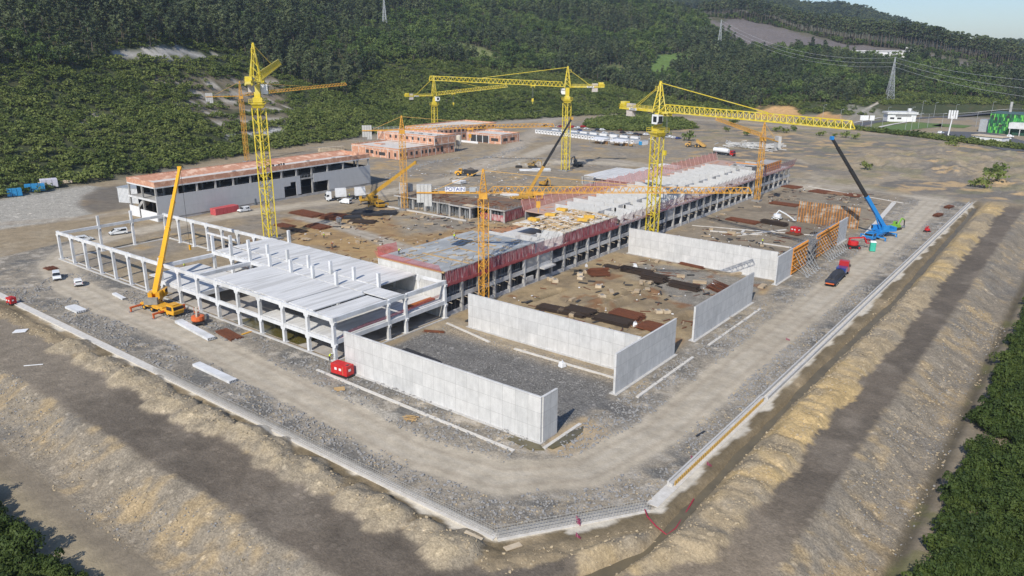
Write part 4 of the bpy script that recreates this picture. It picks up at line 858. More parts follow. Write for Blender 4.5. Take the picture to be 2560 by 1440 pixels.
t = thing('access_scaffold', 'grey steel scaffold stair filling the gap between two orange shutterings', 'scaffold', (-59.2, 210.2, 0)); b = MB()
for x in (-1.2, 0, 1.2):
    for y in (-3.4, -1.2, 1.2, 3.4): b.bar((x, y, 0), (x, y, 7.3), .09)
for z in (.2, 2.1, 4.0, 5.9, 7.2):
    for x in (-1.2, 0, 1.2): b.bar((x, -3.4, z), (x, 3.4, z), .07)
    for y in (-3.4, -1.2, 1.2, 3.4): b.bar((-1.2, y, z), (1.2, y, z), .07)
b.build('frame', STEEL, t); b = MB()
for k in range(3): b.hexa([(-1, -3+.0, .2+1.9*k), (1, -3, .2+1.9*k), (1, 3, 2.1+1.9*k), (-1, 3, 2.1+1.9*k)], [(-1, -3, .3+1.9*k), (1, -3, .3+1.9*k), (1, 3, 2.2+1.9*k), (-1, 3, 2.2+1.9*k)])
b.build('stair', mat('scaffold_board', (.22, .2, .18), (.1, .1, .1), 1, .8), t)

# ------------------------------------------------------------------ the long two-storey building
lb = thing('long_building', 'long two-storey concrete building under construction, propped bays below red guard nets', 'building', (0, 0, 0))
LX, LY0, LY1, LD = -106.9, 114.6, 335., 20.
BAYS = [LY0+.1+5.74*i for i in range(39)]
BD = mat('building_slab', (.52, .515, .50), (.43, .425, .415), .6, .85, c3=(.30, .29, .28), s3=.3)
MB().b2(LX-LD, LY0, -.2, LX+.15, LY1, .12).build('ground_slab', SLABC, lb)
MB().b2(LX-LD, LY0, 3.35, LX+.1, LY1, 3.75).build('floor_slab', BD, lb)
MB().b2(LX-33.5, 188.3, 7.0, LX-LD-.01, LY1, 7.36).build('floor_slab', mat('clay_slab', (.44, .30, .24), (.36, .24, .19), .3, .9, c3=(.42, .36, .32), s3=.15), lb); MB().b2(LX-33.5, 188.3, 0, LX-33.1, LY1, 7).build('rear_wall', CONCD, lb)
MB().b2(LX-LD, LY0, 7.0, LX+.1, LY1, 7.38).build('floor_slab', mat('upper_slab', (.58, .57, .55), (.48, .47, .46), .35, .85, c3=(.42, .40, .38), s3=.2), lb)
for k, y in enumerate(BAYS):
    w_ = .55; b = MB(); b.b2(LX-.5, y-w_/2, 0, LX+.22, y+w_/2, 7.42); b.build('column', CONC if k % 5 else BD, lb)
b = MB()
for y in BAYS[::2]:
    for x in (LX-7, LX-13, LX-LD+.4): b.b2(x-.25, y-.25, .1, x+.25, y+.25, 7.1)
o = b.build('inner_columns', CONC, lb)
o['kind'] = 'stuff'
# spandrels, upstands and a dark corridor wall behind
MB().b2(LX-.15, LY0, 0, LX+.05, LY1, .95).build('upstand', BD, lb); MB().b2(LX-.12, LY0, 3.75, LX+.06, LY1, 4.35).build('upstand', BD, lb)
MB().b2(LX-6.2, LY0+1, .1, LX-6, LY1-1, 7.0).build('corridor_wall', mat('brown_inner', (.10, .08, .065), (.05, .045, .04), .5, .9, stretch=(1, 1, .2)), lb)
r = random.Random(5); b = MB(); b2 = MB()
for k in range(38):
    y0 = BAYS[k]
    if k in (5, 6, 7, 18, 19): continue
    for j in range(4): y = y0+.9+j*1.15+r.uniform(-.2, .2); b.bar((LX-1.0, y, .15), (LX-1.0, y, 3.35), .07); 
    for j in range(6): y = y0+.7+j*.8+r.uniform(-.15, .15); b2.bar((LX-.7-r.random()*.5, y, 3.75), (LX-.7, y+r.uniform(-.2, .2), 7.0), .07)
    for j in range(2): y = y0+1+j*3.2+r.uniform(-.4, .4); b.bar((LX-.6, y, 3.25), (LX+1.1, y+.1, 3.1), .12)
    b2.bar((LX-.3, y0+.3, 4.9), (LX-.3, y0+5.4, 4.9), .05)
o = b.build('steel_prop', mat('prop_brown', (.45, .38, .28), (.3, .25, .2), 1, .7), lb); o['kind'] = 'stuff'; o = b2.build('steel_prop', GALV, lb); o['kind'] = 'stuff'
# blank stair bays
for ya, yb in ((BAYS[5]+.3, BAYS[7]-.3), (BAYS[18]+.3, BAYS[19]-.3)): MB().b2(LX-.3, ya, 3.76, LX-.05, yb, 7.0).build('infill_wall', CONC, lb)
MB().b2(LX-.1, BAYS[6]+.4, 3.2, LX+1.6, BAYS[7]-.2, 3.6).b2(LX-.1, BAYS[5]+.5, .95, LX+.3, BAYS[5]+3.4, 2.2).build('balcony', BD, lb)
MB().b2(LX-LD, LY0-.25, 0, LX-.4, LY0, 10.1).build('gable_wall', panelled('gable_concrete', (.55, .54, .51), (.5, .49, .465), 3, 3.4, .02), lb)
MB().b2(LX-LD-.2, LY0-.4, 10.1, LX+.4, LY0+.1, 10.4).build('edge_board', WOOD, lb)
# raised shuttering decks of the third level with dense props and the red net in front
def top_deck(y0, y1, z, m, xa=LX-LD, nm='formwork_deck'):
    MB().b2(xa, y0, z-.25, LX+.3, y1, z).build(nm, m, lb)
    b = MB(); y = y0+.3
    while y < y1:
        b.bar((LX-.3-r.random()*.5, y, 7.38), (LX-.3+r.uniform(-.3, .3), y+r.uniform(-.6, .6), z-.25), .07)
        if r.random() < .6: b.bar((LX-1.2, y, 7.38), (LX-1.2, y+r.uniform(-.6, .6), z-.25), .07)
        y += .45
    o = b.build('steel_prop', mat('prop_pale', (.55, .50, .48), (.4, .35, .33), 1, .6), lb); o['kind'] = 'stuff'
    MB().b2(LX-1.9, y0+.2, 7.38, LX-1.8, y1-.2, z-.25).build('inner_net', mat('net_maroon', (.20, .012, .02), (.09, .006, .01), 1.6, .9, stretch=(1, 2, .4), contrast=(.4, .6)), lb)
top_deck(114.7, 147.5, 10.4, GDECK); top_deck(160.5, 187.0, 10.4, mat('timber_deck', (.60, .50, .36), (.44, .36, .25), .8, .8, stretch=(.4, 3, 1), c3=(.66, .64, .60), s3=.4), LX-17)
# boards, grooves and packs on the decks
b = MB(); b.b2(LX-14, 122.5, 10.41, LX+.2, 123.1, 10.5); b.b2(LX-11, 131, 10.41, LX+.2, 131.5, 10.5); b.b2(LX-18, 138.2, 10.41, LX-5, 138.8, 10.5); b.b2(LX-12.2, 114.8, 10.41, LX-11.8, 146, 10.47); b.build('timber_strip', WOOD, lb)
b = MB()
for k in range(46):
    x = LX-16.4+r.random()*12; y = 161+k*.56; b.b2(x, y, 10.42, x+r.uniform(2.5, 5), y+.22, 10.42+r.uniform(.05, .16))
b.build('loose_board', PLY, lb)
def pack(x, y, z, label, rz=0):
    t = thing('beam_pack', label, 'timber stack', (x, y, z), rz, 'yellow timber beam packs on the upper deck'); b = MB()
    for k in range(3):
        for j in range(6): b.b2(-1.5, -.9+j*.3, .22*k, 1.5, -.75+j*.3, .22*k+.2)
    b.build('beam', mat('beam_yellow', (.68, .42, .06), (.55, .32, .04), 2, .7), t); MB().b2(-1, -1, -.1, -.8, 1, 0).b2(.8, -1, -.1, 1, 1, 0).build('bearer', WOOD, t)
pack(LX-14.5, 167, 10.52, 'yellow timber beam pack on the upper deck, nearest the brown slab'); pack(LX-14.5, 175, 10.52, 'yellow timber beam pack on the upper deck, second from the left', .3); pack(LX-3.5, 175, 10.52, 'yellow timber beam pack on the upper deck above the red net', .2); pack(LX-4.5, 179.5, 10.52, 'yellow timber beam pack on the upper deck, furthest along the red net', .5); pack(LX-16, 183, 10.52, 'yellow timber beam pack at the back corner of the upper deck', .1)
# standing precast cross walls on the open upper floor
WP = mat('white_wallpanel', (.53, .525, .51), (.44, .435, .42), .7, .8)
def cross(y, x0, x1, h, m=BD, z=7.38, th=.22):
    b = MB(); b.b2(x0, y-th/2, z, x1, y+th/2, z+h); return b.build('cross_wall', m, lb)
cross(150.6, LX-17, LX-8.2, 2.8, WP); cross(152.4, LX-8, LX-.6, 2.9, WP); cross(156.6, LX-6, LX-.6, 2.8, WP); cross(160.3, LX-7, LX-.3, 2.9, WP)
MB().b2(LX-.5, 148, 7.38, LX-.3, 152, 9.9).build('cross_wall', WP, lb); MB().b2(LX-5.9, 152.6, 7.38, LX-5.7, 156.5, 10).build('cross_wall', WP, lb)
for k, y in enumerate(np.arange(190.2, 300, 2.87)):
    y = float(y); f = r.random()
    if 196 < y < 212 and r.random() < .5: cross(y, LX-14, LX-7, 2.6, WP)
    elif k % 2 == 0: cross(y, LX-24.5+r.uniform(0, 2.5), LX-13, 3.1, WP)
    else: cross(y, LX-20, LX-9.2, 3.1, WP)
    if k % 2: cross(y, LX-7.6, LX-1.2, 2.7, WP)
for y in np.arange(190, 296, 11.5): MB().b2(LX-8.1, float(y), 7.38, LX-7.9, float(y)+7.5, 10.1).build('cross_wall', BD, lb)
MB().b2(LX-12, 297, 7.38, LX-3, 297.3, 11.2).b2(LX-12, 297.4, 7.38, LX-11.7, 303, 11.2).b2(LX-9, 305, 7.38, LX-2, 305.3, 12.2).b2(LX-12.4, 300, 11.2, LX-3, 304, 11.4).build('stair_core', CONC, lb)
b = MB()
for k in range(9):
    y = 309+k*2.2; b.b2(LX-9, y, 7.4, LX-8.8, y+.2, 10.9)
    b.b2(LX-2, y, 7.4, LX-1.8, y+.2, 10.9)
for z in (8.2, 9.2, 10.2, 10.8): b.b2(LX-9, 308.5, z, LX-8.8, 328, z+.14); b.b2(LX-2, 308.5, z, LX-1.8, 328, z+.14)
b.b2(LX-10, 308, 10.95, LX-2, 309, 11.15); b.b2(LX-12, 303, 11.4, LX-3, 303.4, 11.7); b.build('orange_shuttering', FORM, lb)
MB().b2(LX-8.7, 309, 7.38, LX-2.1, 327, 10.6).build('cross_wall', CONC, lb)
# guard nets: hung in front of the decks, leaning out elsewhere
def net_strip(y0, y1, zb, zt, out, m, name='guard_net', x0=LX+.45, n=None, sag=.18):
    b = MB(); n = n or max(3, int((y1-y0)/.9)); rows = 4; vs = []
    for i in range(n+1):
        y = y0+(y1-y0)*i/n
        for j in range(rows+1):
            t_ = j/rows; vs.append((x0+out*t_+sag*math.sin(i*1.9)*(1-t_)*.7+r.uniform(-.05, .05), y+r.uniform(-.08, .08), zb+(zt-zb)*t_+(r.uniform(-.12, .12) if j == rows else 0)))
    b.add(vs, [(i*(rows+1)+j, (i+1)*(rows+1)+j, (i+1)*(rows+1)+j+1, i*(rows+1)+j+1) for i in range(n) for j in range(rows)]); return b.build(name, m, lb, smooth=True)
STR = mat('net_streaked', (.56, .09, .11), (.16, .06, .06), 1.2, .85, stretch=(1, 4.2, .35), contrast=(.40, .62), detail=3, c3=(.60, .42, .40), s3=.9, alpha=.72)
net_strip(114.8, 147.3, 7.3, 10.25, -.15, STR); net_strip(160.6, 187, 7.5, 10.25, -.15, STR)
net_strip(114.8, 187, 6.9, 8.0, .6, mat('net_fringe', (.74, .16, .18), (.60, .08, .10), 1.5, .8, alpha=.75), n=90); net_strip(187, 303, 7.2, 8.2, .6, NETR, x0=LX+.3); net_strip(187, 303, 8.2, 10.6, .7, NETL, x0=LX+.9); net_strip(147.5, 160.5, 7.4, 10.2, .3, NETL)
net_strip(303, 336, 7.2, 8.6, .8, NETR, x0=LX+.4, sag=.3); net_strip(303, 336, 8.6, 11, .8, NETL, x0=LX+1.2, sag=.3)
b = MB()
for y in np.arange(149, 336, 3.1):
    y = float(y)
    if 160 < y < 187: continue
    b.bar((LX+.3, y, 7.3), (LX+1.4, y+.9, 11.1), .08); b.bar((LX+1.4, y+.9, 11.1), (LX-1.0, y+2.3, 8.0), .06)
for y in np.arange(116, 188, 3.6): y = float(y); b.bar((LX+.5, y, 10.3), (LX+.9, y+.4, 12.2), .07); b.bar((LX+.9, y+.4, 12.2), (LX-1.2, y+1.8, 10.5), .06)
o = b.build('net_post', STEEL, lb); o['kind'] = 'stuff'
# nets and clay-coloured sheets on the courtyard side
nb = MB(); vs = []; ys = np.arange(188, 338, 2.0); BX = LX-33.5
for i, y in enumerate(ys):
    y = float(y); vs += [(BX-.3, y, 7.3), (BX-1.0, y, 8.6+.3*math.sin(i)), (BX-1.6, y, 10.3+.3*math.sin(i*1.7))]
nb.add(vs, [(3*i+j, 3*i+3+j, 3*i+4+j, 3*i+1+j) for i in range(len(ys)-1) for j in range(2)]); nb.build('guard_net', mat('clay_net', (.52, .22, .17), (.42, .15, .12), 1, .85, alpha=.6), lb, smooth=True)
b = MB(); [b.bar((BX-.2, float(y), 7.3), (BX-1.7, float(y)+.5, 11), .09) for y in np.arange(188, 338, 4.)]; b.build('net_post', mat('net_post_pink', (.6, .35, .33), (.5, .3, .28), 1, .7), lb)['kind'] = 'stuff'
net_strip(114.8, 121, 10.2, 12.4, -.6, NETR, x0=LX-LD-.2); b = MB(); vs = []
for i in range(9): x = LX-LD+i*2.5; vs += [(x, LY0-.5, 10.3), (x, LY0-1.3, 12.0)]
b.add(vs, [(2*i, 2*i+2, 2*i+3, 2*i+1) for i in range(8)]); b.build('guard_net', mat('gable_net', (.6, .08, .1), (.5, .05, .07), 1, .85, alpha=.4), lb)
# low slab of white planks behind the long building
pt = thing('plank_yard', 'wide field of white concrete floor planks laid out behind the long building', 'concrete planks', (0, 0, 0)); b = MB()
for k in range(28): x = -141-k*1.25; b.b2(x-1.2, 275+(k > 22)*3, 3.45, x, 318-k*.15-(k > 20)*8, 3.72+.02*(k % 3))
b.build('plank', DECK, pt); b = MB(); [b.b2(-176, float(y), 3.0, -141, float(y)+.4, 3.45) for y in np.arange(276, 312, 8)]; b.build('bearer', CONC, pt); b = MB(); [b.b2(-175+k*6, 275.2, 0, -174.5+k*6, 275.7, 3.4) for k in range(6)]; b.build('column', CONC, pt)
MB().b2(-176, 276, 0, -141, 276.3, 3.0).build('upstand', CONCD, pt)

# ------------------------------------------------------------------ long hall with the brick parapet
ha = thing('brick_top_hall', 'long grey-panelled hall with brick parapet, flat pale roof and open strip under the eaves', 'building', (0, 0, 0))
HX0, HX1, HY0, HY1 = -262.5, -244.3, 124.8, 218.2; HC = [125.2, 132.6, 139.8, 146.8, 153.8, 160.8, 167.9, 174.2, 181.0, 188.2, 196, 204, 211.8, 217.6]
for y in HC:
    for x in (HX1-.35, HX0+.35, (HX0+HX1)/2): MB().b2(x-.28, y-.28, -.2, x+.28, y+.28, 11.2).build('column', CONC, ha)
MB().b2(HX0, HY0, 11.2, HX1, HY1, 11.45).build('roof_slab', CONC, ha)
MB().b2(HX0, HY0, 6.6, HX0+8, HY1, 6.95).b2(HX1-2, HY0, 6.5, HX1-.6, HY1, 6.9).b2(HX0, HY0, 6.6, HX1-.6, HY0+9, 6.9).build('floor_slab', CONC, ha)
MB().b2(HX0+6, HY0+4, 11.45, HX1-.4, HY1-5, 11.62).build('roof_screed', SCREED, ha)
b = MB(); th = .3; Z0, Z2 = 11.453, 13.1
b.b2(HX1-th, HY0, Z0, HX1+.12, HY1, Z2); b.b2(HX0, HY0, Z0, HX0+th, HY1, Z2); b.b2(HX0+th, HY0, Z0, HX1-th, HY0+th, Z2-.004); b.b2(HX0+th, HY1-th, Z0, HX1-th, HY1, Z2-.004)
b.build('parapet', BRICK, ha)
b = MB()                                     # sloping brick fillets up to the parapets
b.hexa([(HX0+.34, HY0+.4, 11.46), (HX0+6, HY0+.4, 11.46), (HX0+6, HY1-.4, 11.46), (HX0+.34, HY1-.4, 11.46)], [(HX0+.34, HY0+.4, 12.9), (HX0+6, HY0+.4, 11.6), (HX0+6, HY1-.4, 11.6), (HX0+.34, HY1-.4, 12.9)])
b.build('roof_fillet', BRICKR, ha)
b = MB(); xw = (HX1, HX1+.22)
b.b2(xw[0], HY0, .9, xw[1], 174.7, 8.35); b.b2(xw[0], 174.7, 5.0, xw[1], 177.7, 8.35); b.b2(xw[0], 177.7, 6.3, xw[1], 180.2, 8.35); b.b2(xw[0], 180.2, 1.2, xw[1], 182.3, 8.35)
b.b2(xw[0], 188.6, 5.0, xw[1], 195.9, 8.35); b.b2(xw[0], 195.9, .9, xw[1], 218.0, 8.35); b.build('cladding', GREYP, ha)
MB().b2(HX1-.1, 182.3, 6.7, HX1+.1, 188.6, 7.25).build('beam', CONC, ha); b = MB(); b.bar((HX1, 182.3, 8.3), (HX1, 188.6, 8.3), .06); b.bar((HX1, 182.3, 7.9), (HX1, 188.6, 7.9), .05); [b.bar((HX1, 183+k*1.5, 7.2), (HX1, 183+k*1.5, 8.3), .05) for k in range(4)]; b.build('guard_rail', GALV, ha)
MB().b2(HX1-.1, HY0, -.2, HX1+.1, HY1, .9).build('base_wall', CONC, ha)
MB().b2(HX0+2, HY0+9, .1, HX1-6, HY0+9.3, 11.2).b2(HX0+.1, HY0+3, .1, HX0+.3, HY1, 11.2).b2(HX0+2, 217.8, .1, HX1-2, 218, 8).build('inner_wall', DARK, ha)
b = MB(); b.b2(HX1-.4, HY0, 11.0, HX1+.16, HY1, 11.45); b.b2(HX0, HY0-.1, 11.0, HX1-.4, HY0+.2, 11.44); b.build('eave_beam', WHITE, ha)
b = MB(); b.b2(HX0, HY0-.1, 6.4, HX1, HY0+.3, 7.); b.build('beam', WHITE, ha)
for (a_, c_, h_) in ((HX0, HX0+6.5, 3.6), (HX0+7.4, HX1-.2, 3.0)): MB().b2(a_, HY0-.2, 0, c_, HY0, h_).build('front_wall', PLWHITE, ha)
MB().hexa([(HX0+3, HY0+1, 3), (HX0+4.6, HY0+1, 3), (HX0+9, HY0+1, 6.4), (HX0+7.4, HY0+1, 6.4)], [(HX0+3, HY0+4, 3.3), (HX0+4.6, HY0+4, 3.3), (HX0+9, HY0+4, 6.7), (HX0+7.4, HY0+4, 6.7)]).build('stair', CONC, ha)
for k, (x, y) in enumerate(((-254, 175), (-253.2, 160), (-254, 194), (-252.6, 206))): MB().box((x, y, 11.8), (1.2, 1.2, .35)).build('roof_light', CONCD, ha)
b = MB(); rr = random.Random(3)
for k in range(14): b.box((-249+rr.uniform(-1, 1), 168+k*.8, 12.2+rr.random()*.3), (.5, .5, .8+rr.random()), rr.random())
tag(b.build('roof_clutter', DARK), 'row of dark posts on the grey hall roof behind the yellow mast', 'building materials')
wb = thing('site_cabin', 'white corrugated cabin standing behind the near end of the grey hall', 'cabin', (-283.5, 137.5, 0), .35); MB().b2(-5.5, -3, 0, 5.5, 3, 5.6).build('body', PLWHITE, wb); MB().b2(-5.7, -3.2, 5.6, 5.7, 3.2, 5.8).build('roof', GALV, wb); b = MB(); [b.b2(-5.4+k*.6, -3.08, .1, -5.2+k*.6, -3, 5.5) for k in range(18)]; b.build('rib', GALV, wb)

# ------------------------------------------------------------------ brick buildings
def brick_box(name, label, x0, y0, x1, y1, z0, z1, par=None, floors=(0,), front=(), side=(), roof=True, mb=BRICK, nm='wall'):
    t = par or thing(name, label, 'building', (x0, y0, 0))
    ox, oy = (x0, y0) if par is None else (par.location.x, par.location.y)
    X0, Y0, X1, Y1 = x0-ox, y0-oy, x1-ox, y1-oy; b = MB(); th = .35
    b.b2(X0, Y0, z0, X1, Y0+th, z1); b.b2(X0, Y1-th, z0, X1, Y1, z1); b.b2(X0, Y0+th, z0, X0+th, Y1-th, z1); b.b2(X1-th, Y0+th, z0, X1, Y1-th, z1); b.build(nm, mb, t)
    MB().b2(X0+th, Y0+th, z1-1.0, X1-th, Y1-th, z1-.75).build('roof', SCREED, t)
    b = MB(); q = WHITE
    for zb in [z1-.95]+[f for f in floors if f > z0]: b.b2(X0-.04, Y0-.06, zb, X1+.06, Y0, zb+.28); b.b2(X1, Y0, zb, X1+.06, Y1, zb+.28)
    x = X0
    while x < X1-.2: b.b2(x, Y0-.05, z0, x+.35, Y0, z1-.95); x += 5.6
    y = Y0
    while y < Y1-.2: b.b2(X1, y, z0, X1+.05, y+.35, z1-.95); y += 5.4
    b.b2(X1-.3, Y0-.05, z0, X1+.05, Y0, z1-.9); b.b2(X1, Y1-.35, z0, X1+.05, Y1, z1-.95); b.build('concrete_frame', mat('frame_pale', (.56, .53, .50), (.46, .43, .40), 1, .85), t)
    for (u, z, w_, h_) in front: MB().b2(X0+u, Y0-.07, z, X0+u+w_, Y0+.05, z+h_).build('window', DARK, t)
    for (u, z, w_, h_) in side: MB().b2(X1-.05, Y0+u, z, X1+.07, Y0+u+w_, z+h_).build('window', DARK, t)
    return t
B1 = brick_box('brick_building', 'two-storey raw brick building with square window holes beside the orange crane mast', -325.0, 277.8, -288.4, 320.7, 0, 5.6, front=[(11.5, 1.7, 2.3, 1.8), (15, 1.7, 2.3, 1.8), (19.2, 1.4, 1.1, 1.8), (21.5, 1.3, 4.7, 1.7), (29, .3, .9, 3.2), (33, 1.4, 1.6, 1.9)],
               side=[(.8, 1.6, 1.3, 1.9), (4.6, 1.6, 1.3, 1.8), (8.2, 1.6, 1.5, 1.8), (12, 1.6, 1.5, 1.8), (16.5, 1.6, 1.2, 1.8), (19.2, 1.6, 1.5, 1.8), (22, 1.6, 1.5, 1.8), (25.4, 1.6, 1.5, 1.8), (28.6, 1.6, 1.5, 1.8), (31.6, 1., 1.7, 3.), (39.6, 1.6, 1.6, 1.8)])
brick_box('', '', -332.5, 303.8, -286.6+.3-1.4, 320.4, 5.0, 10.0, B1, floors=(5.2,), front=[(10.+k*4.4, 6.9, 1.5, 1.6) for k in range(9)], side=[], nm='upper_wall')
for k in range(5): MB().box((-320+k*7+325, 312-277.8, 9.4), (2.2, 1.5, .6)).build('roof_light', CONCD, B1)
MB().box((-316+325, 290-277.8, 5.0), (6, 3, .6)).build('brick_pallet', BRICK, B1)
B2 = brick_box('brick_building', 'low raw brick building with a wide open porch on white columns', -316.5, 363.2, -289.2, 381.5, 0, 5.8, front=[(19.5, 1.6, 5.5, 1.8)], side=[(2, 1.6, 4.2, 1.8), (9, 1.6, 4.2, 1.8)])
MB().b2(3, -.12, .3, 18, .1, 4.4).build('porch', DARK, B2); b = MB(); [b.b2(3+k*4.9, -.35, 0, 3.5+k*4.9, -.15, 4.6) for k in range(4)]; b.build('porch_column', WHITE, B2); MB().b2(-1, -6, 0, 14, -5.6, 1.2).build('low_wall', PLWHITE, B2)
B3 = brick_box('brick_building', 'long raw brick building behind the others, under the small yellow crane', -352, 345, -324, 402, 0, 8.4, floors=(4.2,), side=[(3+k*3.9, 5.2, 1.7, 1.6) for k in range(9)]+[(38, 4.9, 8, 2.4), (48, 5.2, 1.7, 1.6), (52.5, 5.2, 1.7, 1.6)]+[(3+k*5, 1.5, 1.9, 1.6) for k in range(6)])
b = MB(); [b.b2(18, 4+k*3.1, 7.6, 21, 5.6+k*3.1, 8.1) for k in range(10)]; b.build('roof_light', CONCD, B3)
MB().box((-320+352, 395-345, 4.), (8, 8, .6)).build('porch_roof', SCREED, B3)

# ------------------------------------------------------------------ propped slab in the middle of the site
ps = thing('propped_slab_building', 'low concrete frame with a brown shuttering deck held up by a forest of props', 'building', (0, 0, 0))
MB().prism([(-203, 192.4), (-176, 193.2), (-176, 207), (-203, 207)], 3.9, 4.25).build('formwork_deck', BDECK, ps)
MB().prism([(-175.98, 192.3), (-166.3, 192.3), (-166.3, 195.7), (-154.3, 195.7), (-155.4, 213.5), (-175.98, 213.5)], 3.95, 4.3).build('formwork_deck', mat('brown_formply2', (.22, .13, .07), (.14, .09, .055), .3, .8, c3=(.12, .10, .08), s3=.25), ps)
b = MB(); b.bar((-203, 192.2, 4.05), (-176, 193, 4.05), .25, .4); b.bar((-176, 192.1, 4.1), (-166.1, 192.1, 4.1), .25, .42); b.bar((-166.1, 192.1, 4.1), (-166.1, 195.5, 4.1), .25, .42); b.bar((-166.2, 195.5, 4.1), (-154.1, 195.5, 4.1), .25, .42); b.bar((-154.1, 195.5, 4.1), (-155.2, 213.6, 4.1), .25, .42); b.build('edge_board', CONC, ps)
for (x, y) in [(-166.5, 192.4), (-176, 192.6), (-171, 192.4), (-182, 193), (-188, 193), (-194, 193), (-200, 193), (-160.3, 195.9), (-154.6, 196), (-154.8, 202), (-155, 208), (-155.4, 213.2)]: MB().b2(x-.3, y-.3, 0, x+.3, y+.3, 3.9).build('column', CONC, ps)
b = MB(); rr = random.Random(8)
for k in range(420):
    x = rr.uniform(-202.5, -154.8); y = (192.8 if x < -166.5 else 196.2)+abs(rr.gauss(0, 2.2)); b.bar((x, y, 0), (x+rr.uniform(-.15, .15), y, 3.95), .08)
for k in range(90): y = rr.uniform(196, 213); b.bar((-155+rr.uniform(-2, 0), y, 0), (-155+rr.uniform(-2, 0), y, 3.95), .08)
b.build('steel_prop', GALV, ps)['kind'] = 'stuff'
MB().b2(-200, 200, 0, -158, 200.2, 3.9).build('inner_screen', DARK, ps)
b = MB(); vs = [(-154.0+(-1.2*k/12), 195.7+k*1.5, z) for k in range(13) for z in (.4, 3.8)]; b.add(vs, [(2*i, 2*i+2, 2*i+3, 2*i+1) for i in range(12)]); vs = [(-165+k*1.2, 195.9, z) for k in range(10) for z in (.3, 2.4)]; b.add(vs, [(2*i, 2*i+2, 2*i+3, 2*i+1) for i in range(9)]); b.build('guard_net', STR, ps)
b = MB(); [b.bar((-202+k*2.4, 192.3, 4.3), (-202+k*2.4, 192.3, 5.4), .06) for k in range(12)]; [b.bar((-165+k*2.1, 195.6, 4.3), (-165+k*2.1, 195.6, 5.4), .06) for k in range(6)]; [b.bar((-154.2, 197+k*2.1, 4.3), (-154.2, 197+k*2.1, 5.4), .06) for k in range(8)]; b.build('rail_post', GALV, ps)
MB().box((-168.5, 194.6, 4.38), (4.5, 2.6, .12)).build('hatch', PLY, ps)
MB().b2(-204, 189.5, 0, -166, 190, .5).build('plinth', CURB, ps)
# ------------------------------------------------------------------ kerb walls, blinding, ditch
kr = thing('kerb_wall', 'long double concrete kerb running along the right edge of the haul road', 'kerb', (0, 0, 0))
MB().b2(-38.5, 78.5, -.3, -36.9, 335, .06).build('kerb_base', BLIND, kr); MB().b2(-38.35, 118, .06, -38.1, 335, .62).build('kerb_upstand', CURB, kr); MB().b2(-37.3, 118, .06, -37.05, 335, .62).build('kerb_upstand', CURB, kr)
MB().b2(-38.35, 84, .06, -38.1, 118, .72).b2(-38.09, 84, .06, -37.55, 118, .5).build('kerb_upstand', CURB, kr)
b = MB(); y = 84.5
while y < 117: b.b2(-37.52, y, .06, -37.42, y+.34, .72); y += .62
b.build('kerb_shuttering', mat('shutter_kerb', (.56, .34, .08), (.42, .26, .07), 3, .7), kr)
kl = thing('kerb_base_strip', 'long pale concrete footing strip with rebar cage along the lower left edge', 'kerb', (0, 0, 0))
b = MB(); b.bar((-207, 61.3, -.05), (-49.2, 61.0, -.05), 1.5, .3); b.build('kerb_base', BLIND, kl); MB().bar((-49.3, 61.0, -.04), (-37.9, 77.6, -.04), 1.9, .3).build('kerb_base', BLIND, kl)
b = MB(); x = -128
while x < -49.6:
    for s_ in (-.42, .42): b.bar((x, 61.1+s_, .1), (x, 61.1+s_, 1.0), .035)
    b.bar((x, 60.68, .5), (x, 61.52, .5), .03); x += .42
for z in (.25, .55, .9):
    for s_ in (-.42, .42): b.bar((-128, 61.1+s_, z), (-49.4, 61.1+s_, z), .04)
b.build('rebar_cage', mat('rebar_grey', (.40, .38, .34), (.28, .26, .23), 1, .8), kl)
b = MB(); d_ = Vector((11.4, 16.6, 0)).normalized(); n_ = Vector((d_.y, -d_.x, 0)); L_ = 20.2; k = 0
while k < L_:
    for s_ in (-.6, 0, .6): q = Vector((-49.3, 61.0, 0))+d_*k+n_*s_; b.bar((q.x, q.y, .1), (q.x, q.y, 1.), .035)
    k += .42
for z in (.25, .55, .9):
    for s_ in (-.6, 0, .6): q = Vector((-49.3, 61.0, z))+n_*s_; e = q+d_*L_; b.bar(q, e, .04)
b.build('rebar_cage', MATS['rebar_grey'], kl)
b = MB(); vs = []; n = 0; path = DITCH
for (p, q) in zip(path[:-1], path[1:]):
    L_ = math.hypot(q[0]-p[0], q[1]-p[1]); m_ = max(1, int(L_/1.5))
    for i in range(m_):
        t_ = i/m_; x = p[0]+(q[0]-p[0])*t_; y = p[1]+(q[1]-p[1])*t_; wv = .55+.5*float(fbm(np.array([x]), np.array([y]), 5, 3, 161)[0]); k_ = 1.7 if y < 100 else 1.0; vs += [(x-wv*k_, y+.3, -.62), (x+wv*k_, y-.3, -.62)]; n += 1
b.add(vs, [(2*i, 2*i+1, 2*i+3, 2*i+2) for i in range(n-1)]); tag(b.build('ditch_water', MUDW), kind='structure')
for P in ([(-63, 80.6), (-58.5, 80.2), (-56.7, 81.4), (-58, 82.2), (-63, 81.9)], [(-57.2, 82.2), (-55.9, 82.4), (-55.0, 86.0), (-55.4, 89.6), (-56.2, 91.2), (-56.8, 88), (-57.2, 85)]): tag(MB().prism(P, -.2, .13).build('puddle_water', mat('puddle_olive', (.13, .11, .055), (.09, .075, .04), .4, .3)), kind='structure')
